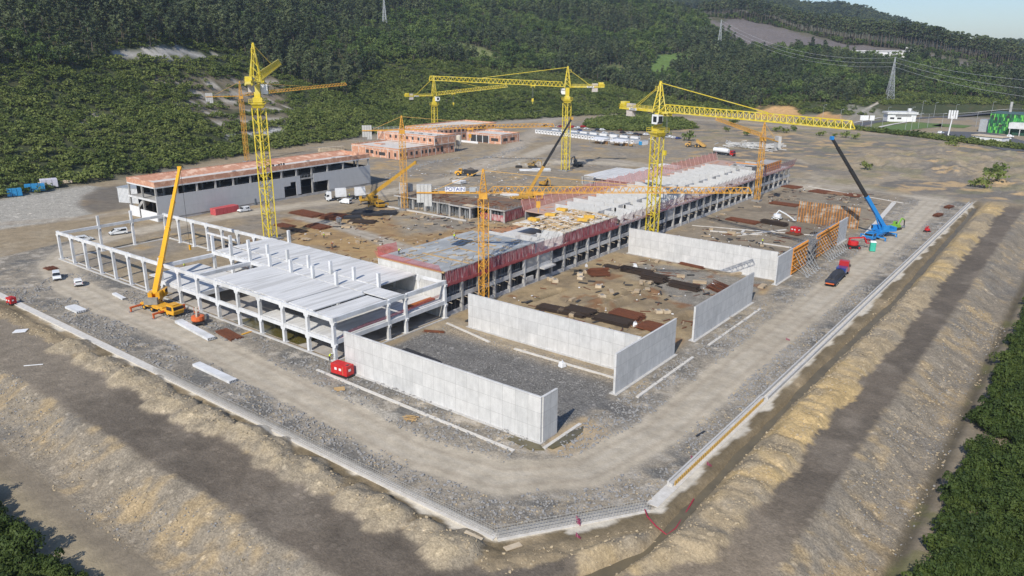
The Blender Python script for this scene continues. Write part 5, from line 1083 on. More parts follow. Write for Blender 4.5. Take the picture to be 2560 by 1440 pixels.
# low concrete strips beside the free-standing walls
for k, (p, q, lab) in enumerate([((-105.8, 79.4), (-60, 78.4), 'thin pale concrete strip in front of the nearest wall'), ((-57, 81.7), (-57, 91.5), 'short concrete strip at the end of the nearest wall'), ((-104, 112.2), (-90, 109.4), 'thin broken concrete strip in front of the middle wall, left part'), ((-84, 109.7), (-61.5, 109.8), 'thin concrete strip in front of the middle wall, right part'), ((-54.7, 105.4), (-54.9, 127.5), 'concrete strip beside the wall slab at the end of the middle wall'), ((-55.1, 135), (-55.2, 163), 'concrete strip beside the second free-standing wall slab'), ((-104, 232), (-60, 246), 'long pale footing strip crossing the back yard'), ((-98, 333), (-58, 319), 'pale footing strip near the far end of the yard'), ((-55, 250), (-61, 318), 'wide pale footing strip behind the blue crane')]):
    b = MB(); b.bar((p[0], p[1], .06), (q[0], q[1], .06), .55 if k < 8 else 1.6, .22); tag(b.build('footing_strip', BLIND), lab, 'footing')
# ------------------------------------------------------------------ tower cranes
def text_mesh(s, size, m, par, loc, rot, name='lettering', ext=.02, font_w=1.0):
    c = bpy.data.curves.new('txt', 'FONT'); c.body = s; c.size = size; c.extrude = ext; c.align_x = 'CENTER'; c.align_y = 'CENTER'
    o = bpy.data.objects.new('txt', c); COL.objects.link(o); dg = bpy.context.evaluated_depsgraph_get(); me = bpy.data.meshes.new_from_object(o.evaluated_get(dg)); bpy.data.objects.remove(o)
    me.materials.clear(); me.materials.append(m); n = bpy.data.objects.new(name, me); COL.objects.link(n); n.location = loc; n.rotation_euler = rot; n.scale = (font_w, 1, 1)
    if par: n.parent = par
    return n
TXT = mat('lettering_black', (.02, .02, .02), (.03, .03, .03), 1, .6); TXTB = mat('lettering_blue', (.02, .05, .25), (.02, .04, .2), 1, .6); SIGNW = mat('sign_white', (.72, .72, .72), (.66, .66, .66), 1, .5)
def lattice_mast(z0, z1, w, cw, dw, rz=0., seg=None):
    b = MB(); seg = seg or w*1.0; n = max(1, round((z1-z0)/seg)); dz = (z1-z0)/n; ca, sa = math.cos(rz), math.sin(rz)
    C4 = [((i*ca-j*sa)*w/2, (i*sa+j*ca)*w/2) for i, j in ((-1, -1), (1, -1), (1, 1), (-1, 1))]
    for x, y in C4: b.bar((x, y, z0), (x, y, z1), cw)
    for k in range(n):
        za, zb = z0+k*dz, z0+(k+1)*dz
        for i in range(4):
            p, q = C4[i], C4[(i+1) % 4]
            if k % 2: p, q = q, p
            b.bar((*p, za), (*q, zb), dw)
            if k % 3 == 0: b.bar((*p, za), (*q, za), dw*1.3)
            if w > 2 and k % 2 == 0: b.bar((p[0], p[1], za+dz*.02), (.5*(p[0]+q[0]), .5*(p[1]+q[1]), za+dz*.5), dw)
    b.bar((C4[0][0]*.3, C4[0][1]*.3, z0), (C4[0][0]*.3, C4[0][1]*.3, z1), dw*1.4)   # ladder line
    if w > 2:
        k = z0+3
        while k < z1-2: b.box((0, 0, k), (w*.55, w*.4, .12), rz); b.bar((C4[0][0]*.5, C4[0][1]*.5, k), (C4[2][0]*.3, C4[2][1]*.3, k+2.6), .16); k += 5.2
    return b
def tower_crane(label, x, y, zj, ztop, az, L, cj, tilt, big, cw_kind, hook=None, cabdir=1, name='tower_crane', group='tower cranes', M=None, sign=None):
    M = M or (YEL if big else ORG); t = thing(name, label, 'tower crane', (x, y, 0), R_(az), None)
    w = 2.75 if big else 1.6; cw_ = .30 if big else .16; dw = .13 if big else .078; zs = zj-(7.2 if big else 1.3)
    if big: zs = min(zs, zj-6)
    lattice_mast(.4, zs, w, cw_, dw, -R_(az), w*.95).build('mast', M, t)
    MB().box((0, 0, .25), (w*1.9, w*1.9, .7), -R_(az)).build('mast_base', CONCD, t)
    if big:
        b = MB(); b.hexa([(-w*.5, -w*.5, zs), (w*.5, -w*.5, zs), (w*.5, w*.5, zs), (-w*.5, w*.5, zs)], [(-w*.72, -w*.72, zs+1.3), (w*.72, -w*.72, zs+1.3), (w*.72, w*.72, zs+1.3), (-w*.72, w*.72, zs+1.3)]); b.box((0, 0, zs+2.1), (w*.95, w*.95, 1.6)); b.box((0, 0, (zs+3+zj)/2-.3), (1.7, 1.7, zj-zs-3.2)); b.build('slewing_ring', M, t)
        b = MB()
        for s_ in (-1, 1):
            for q in (-1, 1): b.bar((s_*2.3, q*2.3, zs+1.3), (s_*2.3, q*2.3, zs+2.5), .08); 
            for zz in (1.35, 1.95, 2.5): b.bar((s_*2.3, -2.3, zs+zz), (s_*2.3, 2.3, zs+zz), .08); b.bar((-2.3, s_*2.3, zs+zz), (2.3, s_*2.3, zs+zz), .08)
        b.build('platform', M, t)
        cab = MB(); cx_ = 1.3; cy_ = -1.9; cab.side([(cx_-1.1, zj-3.4), (cx_+1., zj-3.4), (cx_+1.5, zj-2.6), (cx_+1.5, zj-.9), (cx_-1.1, zj-.7)], 1.9); cab.v = [(a, b_+cy_, c) for a, b_, c in cab.v]; co = cab.build('cab', CAR_W, t)
        MB().b2(cx_+1.0, cy_-.75, zj-3.1, cx_+1.56, cy_+.75, zj-1.1).b2(cx_-.5, cy_-1.0, zj-2.8, cx_+.9, cy_-.93, zj-1.2).build('window', GLASS, co)
    else:
        MB().box((0, 0, zs+.65), (w*1.15, w*1.15, 1.3)).build('slewing_ring', M, t)
    # A-frame head
    b = MB(); hw = w*.5; n = 5; zt = ztop
    ap = [(.0, 0)];
    for s_ in (-1, 1):
        for q in (-1, 1): b.bar((q*hw, s_*hw, zj-.4), (q*.16, s_*.16, zt), cw_*.9)
    for k in range(n):
        f0, f1 = k/n, (k+1)/n; za, zb = zj+(zt-zj)*f0, zj+(zt-zj)*f1; a0, a1 = hw*(1-f0)+.16*f0, hw*(1-f1)+.16*f1
        for (p, q) in (((-a0, -a0, za), (a1, -a1, zb)), ((-a0, a0, za), (a1, a1, zb)), ((a0, -a0, za), (a1, a1, zb)), ((-a0, -a0, za), (-a1, a1, zb))): b.bar(p, q, dw)
        b.bar((-a1, -a1, zb), (a1, -a1, zb), dw); b.bar((-a1, a1, zb), (a1, a1, zb), dw)
    b.box((0, 0, zt), (.5, .5, .7))
    if big: [b.bar(p, q, .08) for p, q in (((-1.6, -.5, zt-2.4), (-.2, -.5, zt-2.4)), ((-1.6, -.5, zt-1.2), (-.2, -.5, zt-1.2)), ((-1.6, -.5, zt-2.4), (-1.6, -.5, zt-1.2)), ((-1.6, .5, zt-2.4), (-1.6, .5, zt-1.2)), ((-1.6, .5, zt-1.2), (-.2, .5, zt-1.2)), ((-1.6, -.5, zt-1.2), (-1.6, .5, zt-1.2)), ((-1.6, .5, zt-2.4), (-.2, .5, zt-2.4)))]
    b.build('tower_head', M, t)
    # jib: two lower chords, one upper chord, cross bracing
    b = MB(); jw = .85 if big else .62; jh = 2.1 if big else 1.35; x0 = hw+.1; n = max(8, int((L-x0)/(1.9 if big else 1.5))); zz = lambda q: zj+tilt*q/L
    for s_ in (-1, 1): b.bar((x0, s_*jw, zz(x0)), (L, s_*jw, zz(L)), cw_*.8)
    b.bar((x0+1.2, 0, zz(x0)+jh), (L-.5, 0, zz(L)+jh*.85), cw_*.85); b.bar((x0, 0, zz(x0)), (x0+1.2, 0, zz(x0)+jh), dw*1.5)
    for k in range(n):
        a = x0+(L-x0)*k/n; c = x0+(L-x0)*(k+1)/n; m_ = (a+c)/2; h_ = jh*(1-.15*k/n); m_ = min(max(m_, x0+1.2), L-.5)
        for s_ in (-1, 1): b.bar((a, s_*jw, zz(a)), (m_, 0, zz(m_)+h_), dw); b.bar((m_, 0, zz(m_)+h_), (c, s_*jw, zz(c)), dw)
        b.bar((a, -jw, zz(a)), (a, jw, zz(a)), dw*.9)
    b.bar((L, -jw, zz(L)), (L-.5, 0, zz(L)+jh*.85), dw*1.4); b.bar((L, jw, zz(L)), (L-.5, 0, zz(L)+jh*.85), dw*1.4); b.bar((L, -jw, zz(L)), (L, jw, zz(L)), dw*1.4)
    b.build('jib', M, t)
    # counter jib with deck, rails, machinery, ballast
    b = MB(); rise = -tilt*.25*0
    for s_ in (-1, 1): b.bar((-hw, s_*jw, zj), (-cj, s_*jw, zj), .22 if not big else .3, .3 if not big else .55)
    if big: b.b2(-cj, -jw, zj-.1, -hw, jw, zj-.02)
    b.build('counter_jib', M, t)
    if big:
        b = MB()
        for s_ in (-1.15, 1.15):
            for zz_ in (.6, 1.15): b.bar((-cj-.2, s_, zj+zz_), (-hw-.5, s_, zj+zz_), .08)
            k = hw+.5
            while k < cj: b.bar((-k, s_, zj), (-k, s_, zj+1.15), .08); k += 1.9
        b.build('hand_rail', M, t); MB().b2(-cj+.4, -.9, zj+.1, -cj+2.6, .9, zj+2.0).b2(-cj-.1, -.7, zj+.1, -cj+.4, .7, zj+1.1).build('winch_house', M, t)
        b = MB(); b.b2(-cj+3.0, -.7, zj-2.2, -cj+5.6, .7, zj+1.5) ; b.build('counterweight', mat('ballast_pale', (.52, .47, .43), (.42, .38, .34), 1, .85), t)
        s = MB().b2(-cj*.62-1.6, -jw-.22, zj-.32, -cj*.62+1.6, -jw-.17, zj+.32).build('name_board', SIGNW, t); text_mesh('LIEBHERR', .62, TXT, s, (-cj*.62, -jw-.24, zj), (R_(90), 0, 0))
        s = MB().b2(-cj*.62-1.6, jw+.17, zj-.32, -cj*.62+1.6, jw+.22, zj+.32).build('name_board', SIGNW, t); text_mesh('LIEBHERR', .62, TXT, s, (-cj*.62, jw+.24, zj), (R_(90), 0, R_(180)))
    else:
        b = MB(); nb_ = 4
        for k in range(nb_):
            a = -cj+k*.82; b.b2(a, -.55, zj-(3.0 if k > 1 else 2.2), a+.76, .55, zj+1.7)
        b.build('counterweight', mat('ballast_grey', (.50, .49, .46), (.40, .39, .37), 1, .85), t)
        b = MB(); s_ = .9
        for zz_ in (.55, 1.05): b.bar((-cj+3.4, s_, zj+zz_), (-hw, s_, zj+zz_), .05); b.bar((-cj+3.4, -s_, zj+zz_), (-hw, -s_, zj+zz_), .05)
        k = hw+.4
        while k < cj-3.4: b.bar((-k, s_, zj), (-k, s_, zj+1.05), .05); b.bar((-k, -s_, zj), (-k, -s_, zj+1.05), .05); k += 1.7
        b.build('hand_rail', GALV, t)
        if sign:
            s = MB().b2(-8.2, -1.02, zj+.35, -3.8, -.97, zj+1.35).build('name_board', SIGNW, t); text_mesh('POTAIN', 1.05, TXTB, s, (-6.0, -1.05, zj+.85), (R_(90), 0, 0), ext=.02, font_w=1.1)
            s2 = MB().b2(-2.9, -1.02, zj+.3, -1.6, -.97, zj+1.3).build('control_box', GALV, t)
    # pendant ties
    b = MB()
    if big:
        b.bar((.2, 0, zt-.2), (L*.62, 0, zz(L*.62)+jh), .2)
        for s_ in (-.5, .5): b.bar((-.2, s_*.5, zt-1), (-cj*.66, s_*1.2, zj+.2), .12)
    else: b.bar((.1, 0, zt), (L*.60, 0, zz(L*.60)+jh), .11); b.bar((-.1, 0, zt), (-cj+3.2, 0, zj+.2), .11)
    b.build('pendant_tie', M if big else ORG2, t)
    if hook:
        hx_, drop = hook; zt_ = zz(hx_); tr = MB().box((hx_, 0, zt_-.25), (2.2, jw*2.4, .4)).b2(hx_-.9, -jw*1.1, zt_-1.1, hx_-.7, jw*1.1, zt_-.2).b2(hx_+.7, -jw*1.1, zt_-1.1, hx_+.9, jw*1.1, zt_-.2).build('trolley', M, t)
        MB().bar((hx_-.2, 0, zt_-.4), (hx_-.2, 0, zt_-drop), .07).bar((hx_+.2, 0, zt_-.4), (hx_+.2, 0, zt_-drop), .07).build('hoist_rope', STEEL, t)
        MB().box((hx_, 0, zt_-drop-.6), (.9, .5, 1.4)).bar((hx_, 0, zt_-drop-1.2), (hx_, 0, zt_-drop-2.4), .16).build('hook_block', M, t)
    return t
tower_crane('tall yellow tower crane on the right, its long jib reaching over the spoil fields', -105.2, 205.7, 38.4, 46.6, -19.5, 62.5, 16.5, .4, True, 'a', hook=(3.5, 11))
tower_crane('tallest yellow tower crane on the left, its jib pointing away towards the hill', -195.4, 133.5, 46.1, 56.4, 137.8, 60, 15.0, 3.4, True, 'a', hook=(10, 6))
tower_crane('yellow tower crane in the middle distance with its jib reaching left', -201.5, 301.8, 38.7, 47.5, -137, 63, 17.0, 2.9, True, 'a', hook=(16, 6))
tower_crane('farthest yellow tower crane, standing behind the brick buildings', -357.0, 377.5, 25.3, 37.6, 67.5, 55, 20.5, 4.3, True, 'a', hook=(14, 6))
tower_crane('orange tower crane standing in front of the long building near the middle wall', -105.6, 126.4, 25.8, 30.6, 37.2, 58, 14.4, .4, False, 'b', sign=True, hook=(12, 2))
tower_crane('orange tower crane beside the brown propped slab, jib over the brick buildings', -195.5, 190.1, 28.3, 32.8, 50.8, 55, 13.6, .2, False, 'b', hook=(24, 2))
tower_crane('orange tower crane at the far end of the long building, jib pointing away', -103.1, 287.1, 24.3, 29.4, 133.5, 50, 14.4, 1.8, False, 'b')
tower_crane('orange tower crane behind the grey hall, partly hidden by the tallest crane', -341.7, 223.9, 32.3, 39, 65, 53, 16.3, 4.4, False, 'b', sign=None)
# ------------------------------------------------------------------ vehicles
def wheel(x, y, r, w, par, hub=GALV):
    t = MB().tube([(x, y-w/2, r), (x, y+w/2, r)], r, 14).build('wheel', RUB, par); MB().tube([(x, y-w/2-.012, r), (x, y+w/2+.012, r)], r*.5, 10).build('rim', hub, t); return t
def van(label, loc, rz, cat='van', name='parked_van', L=4.6, kind='small', m=CAR_W, group='white vans and cars about the site', glazed=True):
    t = thing(name, label, cat, loc, rz, group); H = {'small': 1.85, 'big': 1.97, 'car': 1.45, 'suv': 1.75}[kind]; W_ = 1.85; h = L/2
    if kind == 'big': pr = [(-h, .35), (h-.15, .35), (h, .8), (h-.75, 1.12), (h-1.75, H-.05), (-h+.1, H), (-h, 1.3)]
    elif kind == 'small': pr = [(-h, .35), (h-.1, .35), (h, .75), (h-.35, .98), (h-1.15, 1.12), (h-1.85, H-.05), (-h+.15, H), (-h, 1.2)]
    elif kind == 'suv': pr = [(-h, .4), (h-.1, .4), (h, .8), (h-.25, 1.0), (h-1.2, 1.08), (h-1.9, H-.03), (-h+.5, H), (-h, 1.15)]
    else: pr = [(-h, .32), (h-.1, .32), (h, .65), (h-.2, .8), (h-1.25, .92), (h-2.0, H-.03), (-h+1.0, H), (-h+.25, .98), (-h, .9)]
    b = MB().side(pr, W_, .16, 1.15 if kind != 'car' else .95); body = b.build('body', m, t, bevel=.06)
    zb, zt = (1.12, H-.22) if kind != 'car' else (.93, H-.14); y = W_/2-.06
    for s_ in (-1, 1):
        xs = [(h-1.95, h-1.15)] if not glazed else [(h-2.0, h-1.2), (h-3.0, h-2.1), (-h+.45, h-3.1)]
        for a, c in xs:
            if c-a < .3: continue
            MB().hexa([(a-.1, s_*y-.03, zb), (c+.12, s_*y-.03, zb), (c+.12, s_*y+.03, zb), (a-.1, s_*y+.03, zb)], [(a, s_*(y-.08)-.03, zt), (c-.2, s_*(y-.08)-.03, zt), (c-.2, s_*(y-.08)+.03, zt), (a, s_*(y-.08)+.03, zt)]).build('side_window', GLASS, t)
    xw = {'big': (h-.78, h-1.68), 'small': (h-1.18, h-1.8), 'suv': (h-1.22, h-1.85), 'car': (h-1.28, h-1.95)}[kind]; z0_ = {'big': 1.16, 'small': 1.17, 'suv': 1.12, 'car': .96}[kind]
    MB().hexa([(xw[0]+.05, -.76, z0_), (xw[0]+.11, -.76, z0_-.02), (xw[0]+.11, .76, z0_-.02), (xw[0]+.05, .76, z0_)], [(xw[1]+.02, -.68, H-.13), (xw[1]+.1, -.68, H-.13), (xw[1]+.1, .68, H-.13), (xw[1]+.02, .68, H-.13)]).build('windscreen', GLASS, t)
    if kind != 'car': MB().b2(-h-.015, -.65, 1.2, -h+.1, .65, H-.28).build('rear_window', GLASS, t)
    else: MB().hexa([(-h+.26, -.66, 1.0), (-h+.34, -.66, 1.0), (-h+.34, .66, 1.0), (-h+.26, .66, 1.0)], [(-h+.9, -.6, H-.12), (-h+.98, -.6, H-.1), (-h+.98, .6, H-.1), (-h+.9, .6, H-.12)]).build('rear_window', GLASS, t)
    for s_ in (-1, 1):
        MB().b2(h-.22, s_*.72-.16, .62, h-.02, s_*.72+.16, .8).build('headlight', PLWHITE, t); MB().b2(-h-.02, s_*.8-.08, .8, -h+.05, s_*.8+.08, 1.1).build('tail_light', CAR_R, t)
        for xx in (h-.85, -h+.85): wheel(xx, s_*(W_/2-.09), .33, .22, t)
    MB().b2(h-.12, -.7, .36, h+.05, .7, .56).b2(-h-.06, -.75, .4, -h+.1, .75, .6).build('bumper', BLK, t); return t
def head(p, q): return math.atan2(q[1]-p[1], q[0]-p[0])
van('white van with dark side windows on the road behind the white frame', ((-237.4), 108), head((-237, 110.4), (-238.2, 105.6)), L=5.2, kind='big')
van('white estate van seen through the left end of the white frame', (-236.6, 97.6), math.pi/2-.05, L=4.5, kind='small')
van('white panel van parked left of the white car by the haul road', (-202, 75.3), -.35, L=4.5, kind='small', glazed=False)
van('white car with dark rear window parked right of the panel van', (-192.6, 76.3), math.pi-.35, 'car', 'parked_car', 4.3, 'suv')
van('white estate car beside the red brick pallets', (-237.0, 152.0), math.pi/2+3.14, 'car', 'parked_car', 4.3, 'small')
van('small white panel van tucked beside the yellow mobile crane', (-221.0, 184.6), math.pi+.15, L=4.8, kind='big', glazed=False)
van('white van parked alone at the far left of the grey hall interior road', (-252, 300), 1.0, L=5, kind='big') if False else None
# car park by the containers
CPK = [(1362, 316, 'car', CAR_K), (1383, 319, 'car', CAR_W), (1400, 318, 'car', CAR_R), (1428, 320, 'suv', CAR_R), (1442, 322, 'suv', CAR_W), (1458, 319, 'suv', CAR_R), (1466, 324, 'car', CAR_W), (1494, 327, 'suv', CAR_K), (1506, 327, 'suv', CAR_W), (1519, 322, 'suv', CAR_R), (1540, 324, 'suv', CAR_W), (1552, 327, 'suv', CAR_R), (1557, 333, 'car', CAR_K), (1574, 335, 'car', CAR_W), (1588, 337, 'car', CAR_K), (1601, 339, 'car', CAR_K), (1615, 339, 'suv', CAR_W), (1560, 340, 'car', CAR_G), (1530, 336, 'car', CAR_G), (1512, 334, 'car', CAR_W), (1482, 331, 'car', CAR_G), (1448, 328, 'car', CAR_B), (1661, 343, 'suv', CAR_K), (1671, 345, 'suv', CAR_W), (1685, 347, 'suv', CAR_W), (1696, 348, 'car', CAR_B), (1640, 341, 'suv', CAR_W), (1630, 350, 'car', CAR_W)]
_cn = {id(CAR_K): 'black', id(CAR_W): 'white', id(CAR_R): 'dark red', id(CAR_G): 'silver', id(CAR_B): 'blue'}; _cp = {}; _seen = {}
for px, py, k, m in CPK:
    key = (k, m.name); x, y = G(px, py)[:2]; col = _cn[id(m)]; _seen[key] = _seen.get(key, 0)+1; n_ = _seen[key]
    lab = '%s %s behind the white cabins, %s' % (col, {'car': 'saloon', 'suv': 'high car'}[k], {1: 'leftmost of its colour', 2: 'second of its colour from the left', 3: 'third of its colour from the left', 4: 'fourth of its colour from the left', 5: 'fifth of its colour from the left', 6: 'sixth of its colour from the left'}.get(n_, 'far right'))
    rz = 1.2+random.uniform(-.1, .1)+(math.pi if n_ % 2 else 0)
    if key not in _cp: _cp[key] = van(lab, (x, y), rz, 'car', 'parked_car', 4.3, k, m, 'cars parked behind the white cabins')
    else: dup(_cp[key], (x, y, 0), rz, lab)
# ------------------------------------------------------------------ articulated lorries
def tractor(t, m, x0=0, hi=True, W_=2.5):
    H = 3.7 if hi else 3.1; c = MB().side([(x0-1.0, .9), (x0+1.1, .55), (x0+1.2, 1.2), (x0+1.12, 2.0), (x0+.75, 2.9), (x0+.2, H), (x0-1.0, H-.1)], W_, .08, 2.2).build('cab', m, t, bevel=.06)
    MB().hexa([(x0+1.14, -1.08, 1.95), (x0+1.19, -1.08, 1.93), (x0+1.19, 1.08, 1.93), (x0+1.14, 1.08, 1.95)], [(x0+.74, -1.02, 2.82), (x0+.86, -1.02, 2.82), (x0+.86, 1.02, 2.82), (x0+.74, 1.02, 2.82)]).build('windscreen', GLASS, c)
    for s_ in (-1, 1): MB().b2(x0-.1, s_*1.2-.03, 1.9, x0+.7, s_*1.2+.06, 2.6).build('side_window', GLASS, c); MB().b2(x0+.75, s_*1.36-.08, 1.9, x0+.9, s_*1.36+.08, 2.5).build('mirror', BLK, c)
    MB().b2(x0+1.12, -1.0, .75, x0+1.24, 1.0, 1.5).build('grille', BLK, c)
    MB().b2(x0-4.6, -.45, .75, x0+.9, .45, 1.05).build('chassis', BLK, t)
    for xx in (x0+.2, x0-3.2): [wheel(xx, s_*1.05, .5, .34, t) for s_ in (-1, 1)]
t = thing('flatbed_truck', 'white lorry carrying upright concrete panels beside the grey hall', 'truck', (-225.6, 183.2), math.atan2(-6, -4)); t.rotation_euler = (0, 0, R_(-118)); t.location = (-229.6, 183.6, 0)
tractor(t, CAR_W); MB().b2(-14.5, -1.25, 1.15, -2.2, 1.25, 1.4).build('trailer_bed', BLK, t); [wheel(xx, s_*1.05, .5, .34, t) for xx in (-10, -11.3, -12.6) for s_ in (-1, 1)]
tag(MB().hexa([(-2, -1.1, 0), (2, -1.1, 0), (2, 1.1, 0), (-2, 1.1, 0)], [(-2, -.5, 3.2), (2, -.5, 3.2), (2, .5, 3.2), (-2, .5, 3.2)]).build('panel_load', WHITE), 'upright white concrete panels loaded behind the lorry cab', 'concrete panels').location = (-227.4, 187.8, 1.42); bpy.data.objects['panel_load'].rotation_euler = (0, 0, R_(62))
o = tag(MB().hexa([(-2, -1.1, 0), (2, -1.1, 0), (2, 1.1, 0), (-2, 1.1, 0)], [(-2, -.5, 3.1), (2, -.5, 3.1), (2, .5, 3.1), (-2, .5, 3.1)]).build('panel_load', WHITE), 'upright white concrete panels at the rear of the lorry bed', 'concrete panels'); o.location = (-224.0, 194.4, 1.42); o.rotation_euler = (0, 0, R_(62))
t = thing('flatbed_truck', 'red-cabbed lorry on the haul road with its bed full of dark rebar', 'truck', (-48.6, 203.5), R_(93)); tractor(t, CAR_R, 1.2); MB().b2(-2.6, -1.2, 1.05, -.1, 1.2, 2.4).build('crane_box', CAR_B, t); MB().b2(-13.5, -1.25, 1.0, -2.7, 1.25, 1.3).b2(-13.6, -1.25, 1.3, -13.4, 1.25, 1.8).build('trailer_bed', mat('dark_navy', (.02, .03, .07), (.02, .025, .04), 1, .5), t); [wheel(xx, s_*1.05, .5, .34, t) for xx in (-9.4, -10.7, -12) for s_ in (-1, 1)]
MB().b2(-13.75, -1.0, .8, -13.6, 1.0, 1.1).build('rear_board', ORED, t)
b = MB(); rr = random.Random(4)
for k in range(90): a = rr.uniform(-1.15, 1.15); z = rr.uniform(0, 1.2)*(1-abs(a)/1.4); x = rr.uniform(-5.4, -4.2); b.bar((x, a, z+.05), (x+rr.uniform(8, 10), a+rr.uniform(-.2, .2), z+.05+rr.uniform(-.1, .15)), .09)
b.side([(-5.4, 0), (5.3, 0), (4.6, .9), (0, 1.3), (-5, .8)], 2.5, .5, .5)
o = tag(b.build('rebar_load', REBK), 'heap of dark rebar bundles on the bed of the red-cabbed lorry', 'rebar'); o.location = (-48.3, 195.6, 1.32); o.rotation_euler = (0, 0, R_(93))
t = thing('tank_truck', 'white tanker lorry with a red cab standing beyond the long building', 'tanker', (*G(1826, 390), 0), R_(-13)); tractor(t, CAR_R, 1.2, False); b = MB(); b.tube([(-11, 0, 2.5), (-10.8, 0, 2.5), (-1.6, 0, 2.5), (-1.4, 0, 2.5)], [1.0, 1.25, 1.25, 1.0], 16); b.build('tank', CAR_W, t, smooth=False); MB().b2(-11, -.9, .9, -1.5, .9, 1.3).build('chassis', BLK, t); [wheel(xx, s_*1.05, .5, .34, t) for xx in (-8, -9.3) for s_ in (-1, 1)]
# ------------------------------------------------------------------ mobile cranes
def mobile_crane(label, pos, rz, piv, tip, split, m, mboom, mtop, axles=4, w0=1.05, cab=True, wire=None, name='mobile_crane', L=11.5):
    t = thing(name, label, 'mobile crane', (pos[0], pos[1], 0), rz); inv = Matrix.Rotation(-rz, 3, 'Z'); loc = Vector((pos[0], pos[1], 0)); lp = lambda p: inv @ (Vector(p)-loc)
    h = L/2; MB().b2(-h, -1.25, .95, h-2.2, 1.25, 1.45).b2(-h+.6, -1.35, 1.45, h-3.4, 1.35, 1.75).build('carrier', m, t, bevel=.04)
    c = MB().side([(h-2.3, .6), (h+.3, .6), (h+.5, 1.4), (h+.1, 2.5), (h-2.1, 2.6)], 2.6, .1, 1.5).build('carrier_cab', m, t, bevel=.05)
    MB().b2(h+.12, -1.15, 1.5, h+.42, 1.15, 2.3).b2(h-1.9, -1.33, 1.5, h-.2, 1.33, 2.3).build('cab_window', GLASS, c); MB().b2(h-2.15, -.9, 2.62, h-.2, .9, 2.7).build('cab_roof', m, c)
    for k in range(axles):
        for s_ in (-1, 1): wheel(-h+1.3+k*(L-3.2)/(axles-1), s_*1.05, .62, .42, t, m)
    for xx in (-h+.4, h-3.0):
        for s_ in (-1, 1):
            q = MB().b2(xx-.2, min(s_*1.2, s_*3.9), .85, xx+.2, max(s_*1.2, s_*3.9), 1.2).b2(xx-.15, s_*3.75-.15, .1, xx+.15, s_*3.75+.15, 1.1).build('outrigger', ORED if m is YMACH else m, t)
            MB().tube([(xx, s_*3.75, 0), (xx, s_*3.75, .12)], .5, 12).build('foot_plate', STEEL, q)
    p, q = lp(piv), lp(tip); d = (q-p); dh = Vector((d.x, d.y, 0)).normalized(); ra = math.atan2(dh.y, dh.x)
    def rot(v): return Vector((p.x, p.y, 0))+Vector((dh.x*v[0]-dh.y*v[1], dh.y*v[0]+dh.x*v[1], v[2]))
    s = MB(); s.b2(-2.4, -1.3, 1.8, 2.6, 1.3, 2.5); s.b2(-.8, -1.25, 2.5, 1.4, -.4, 3.7); s.b2(-.8, .4, 2.5, 1.4, 1.25, 3.7); s.v = [tuple(rot(v)) for v in s.v]; so_ = s.build('slewing_deck', m, t)
    s = MB(); s.b2(-3.4, -1.4, 1.8, -2.41, 1.4, 3.2); s.v = [tuple(rot(v)) for v in s.v]; s.build('counterweight', mat('ballast_dark', (.28, .26, .22), (.2, .19, .17), 1, .8) if m is YMACH else m, t)
    s = MB(); s.b2(1.5, -1.75, 2.1, 3.5, -.85, 3.7); s.v = [tuple(rot(v)) for v in s.v]; oc = s.build('operator_cab', m, t)
    s = MB(); s.b2(3.45, -1.68, 2.7, 3.56, -.92, 3.6); s.b2(1.9, -1.8, 2.8, 3.3, -1.7, 3.55); s.v = [tuple(rot(v)) for v in s.v]; s.build('cab_window', GLASS, oc)
    seg = [0]+list(split)+[1]; w_ = w0
    for k in range(len(seg)-1):
        a = p+d*max(0, seg[k]-.01); c_ = p+d*seg[k+1]; MB().bar(a, c_, w_*.85, w_*1.05).build('boom_section', mboom if k == 0 else mtop, t)
        MB().bar(c_-d.normalized()*.35, c_, w_*.95, w_*1.18).build('boom_collar', mboom if k == 0 else mtop, t); w_ *= .86
    MB().box((q.x, q.y, q.z), (.9, .9, 1.0), ra).build('boom_head', mboom, t)
    e = p+d*.22; f_ = rot((1.6, 0, 2.4)); MB().bar(f_, e, .3).build('lift_ram', STEEL if m is not BLUE else m, t)
    if wire:
        z1 = wire; MB().bar((q.x+.5*dh.x, q.y+.5*dh.y, q.z), (q.x+.5*dh.x, q.y+.5*dh.y, z1), .06).build('hoist_rope', BLK, t); MB().box((q.x+.5*dh.x, q.y+.5*dh.y, z1-.6), (.5, .35, 1.3)).build('hook_block', YMACH, t)
    return t
mobile_crane('bright yellow mobile crane with raised telescopic boom beside the white frame', (-158.0, 78.6), R_(6), (-161.5, 79.3, 2.9), (-183.4, 100.8, 26.5), (.27, .5, .72, .93), YMACH, YBOOM, YBOOM, wire=1.2 if False else 6.5, w0=1.25)
mobile_crane('ochre mobile crane with a low boom in front of the grey hall', (-209.5, 189.0), R_(-22), (-212.5, 188.5, 3.0), (-199.8, 200.5, 15.5), (.45, .75), mat('ochre_crane', (.50, .28, .03), (.4, .22, .02), 1, .5), MATS['ochre_crane'], MATS['ochre_crane'], w0=1.2)
mobile_crane('blue mobile crane with a long blue and black boom on the haul road', (-51.8, 252.5), R_(-100), (-50.6, 255.5, 3.0), (*G(2080, 345, 31.), 31.0), (.36, .66, .9), BLUE, BLUE, BLK, w0=1.05)
mobile_crane('yellow crane with a slender black telescopic boom behind the propped slab', (-172.5, 232.0), R_(50), (-172.0, 232.5, 3), (-160.2, 243.5, 30.8), (.36, .6, .82), mat('old_yellow', (.52, .30, .05), (.40, .22, .04), 1, .5), MATS['old_yellow'], BLK, w0=1.0)
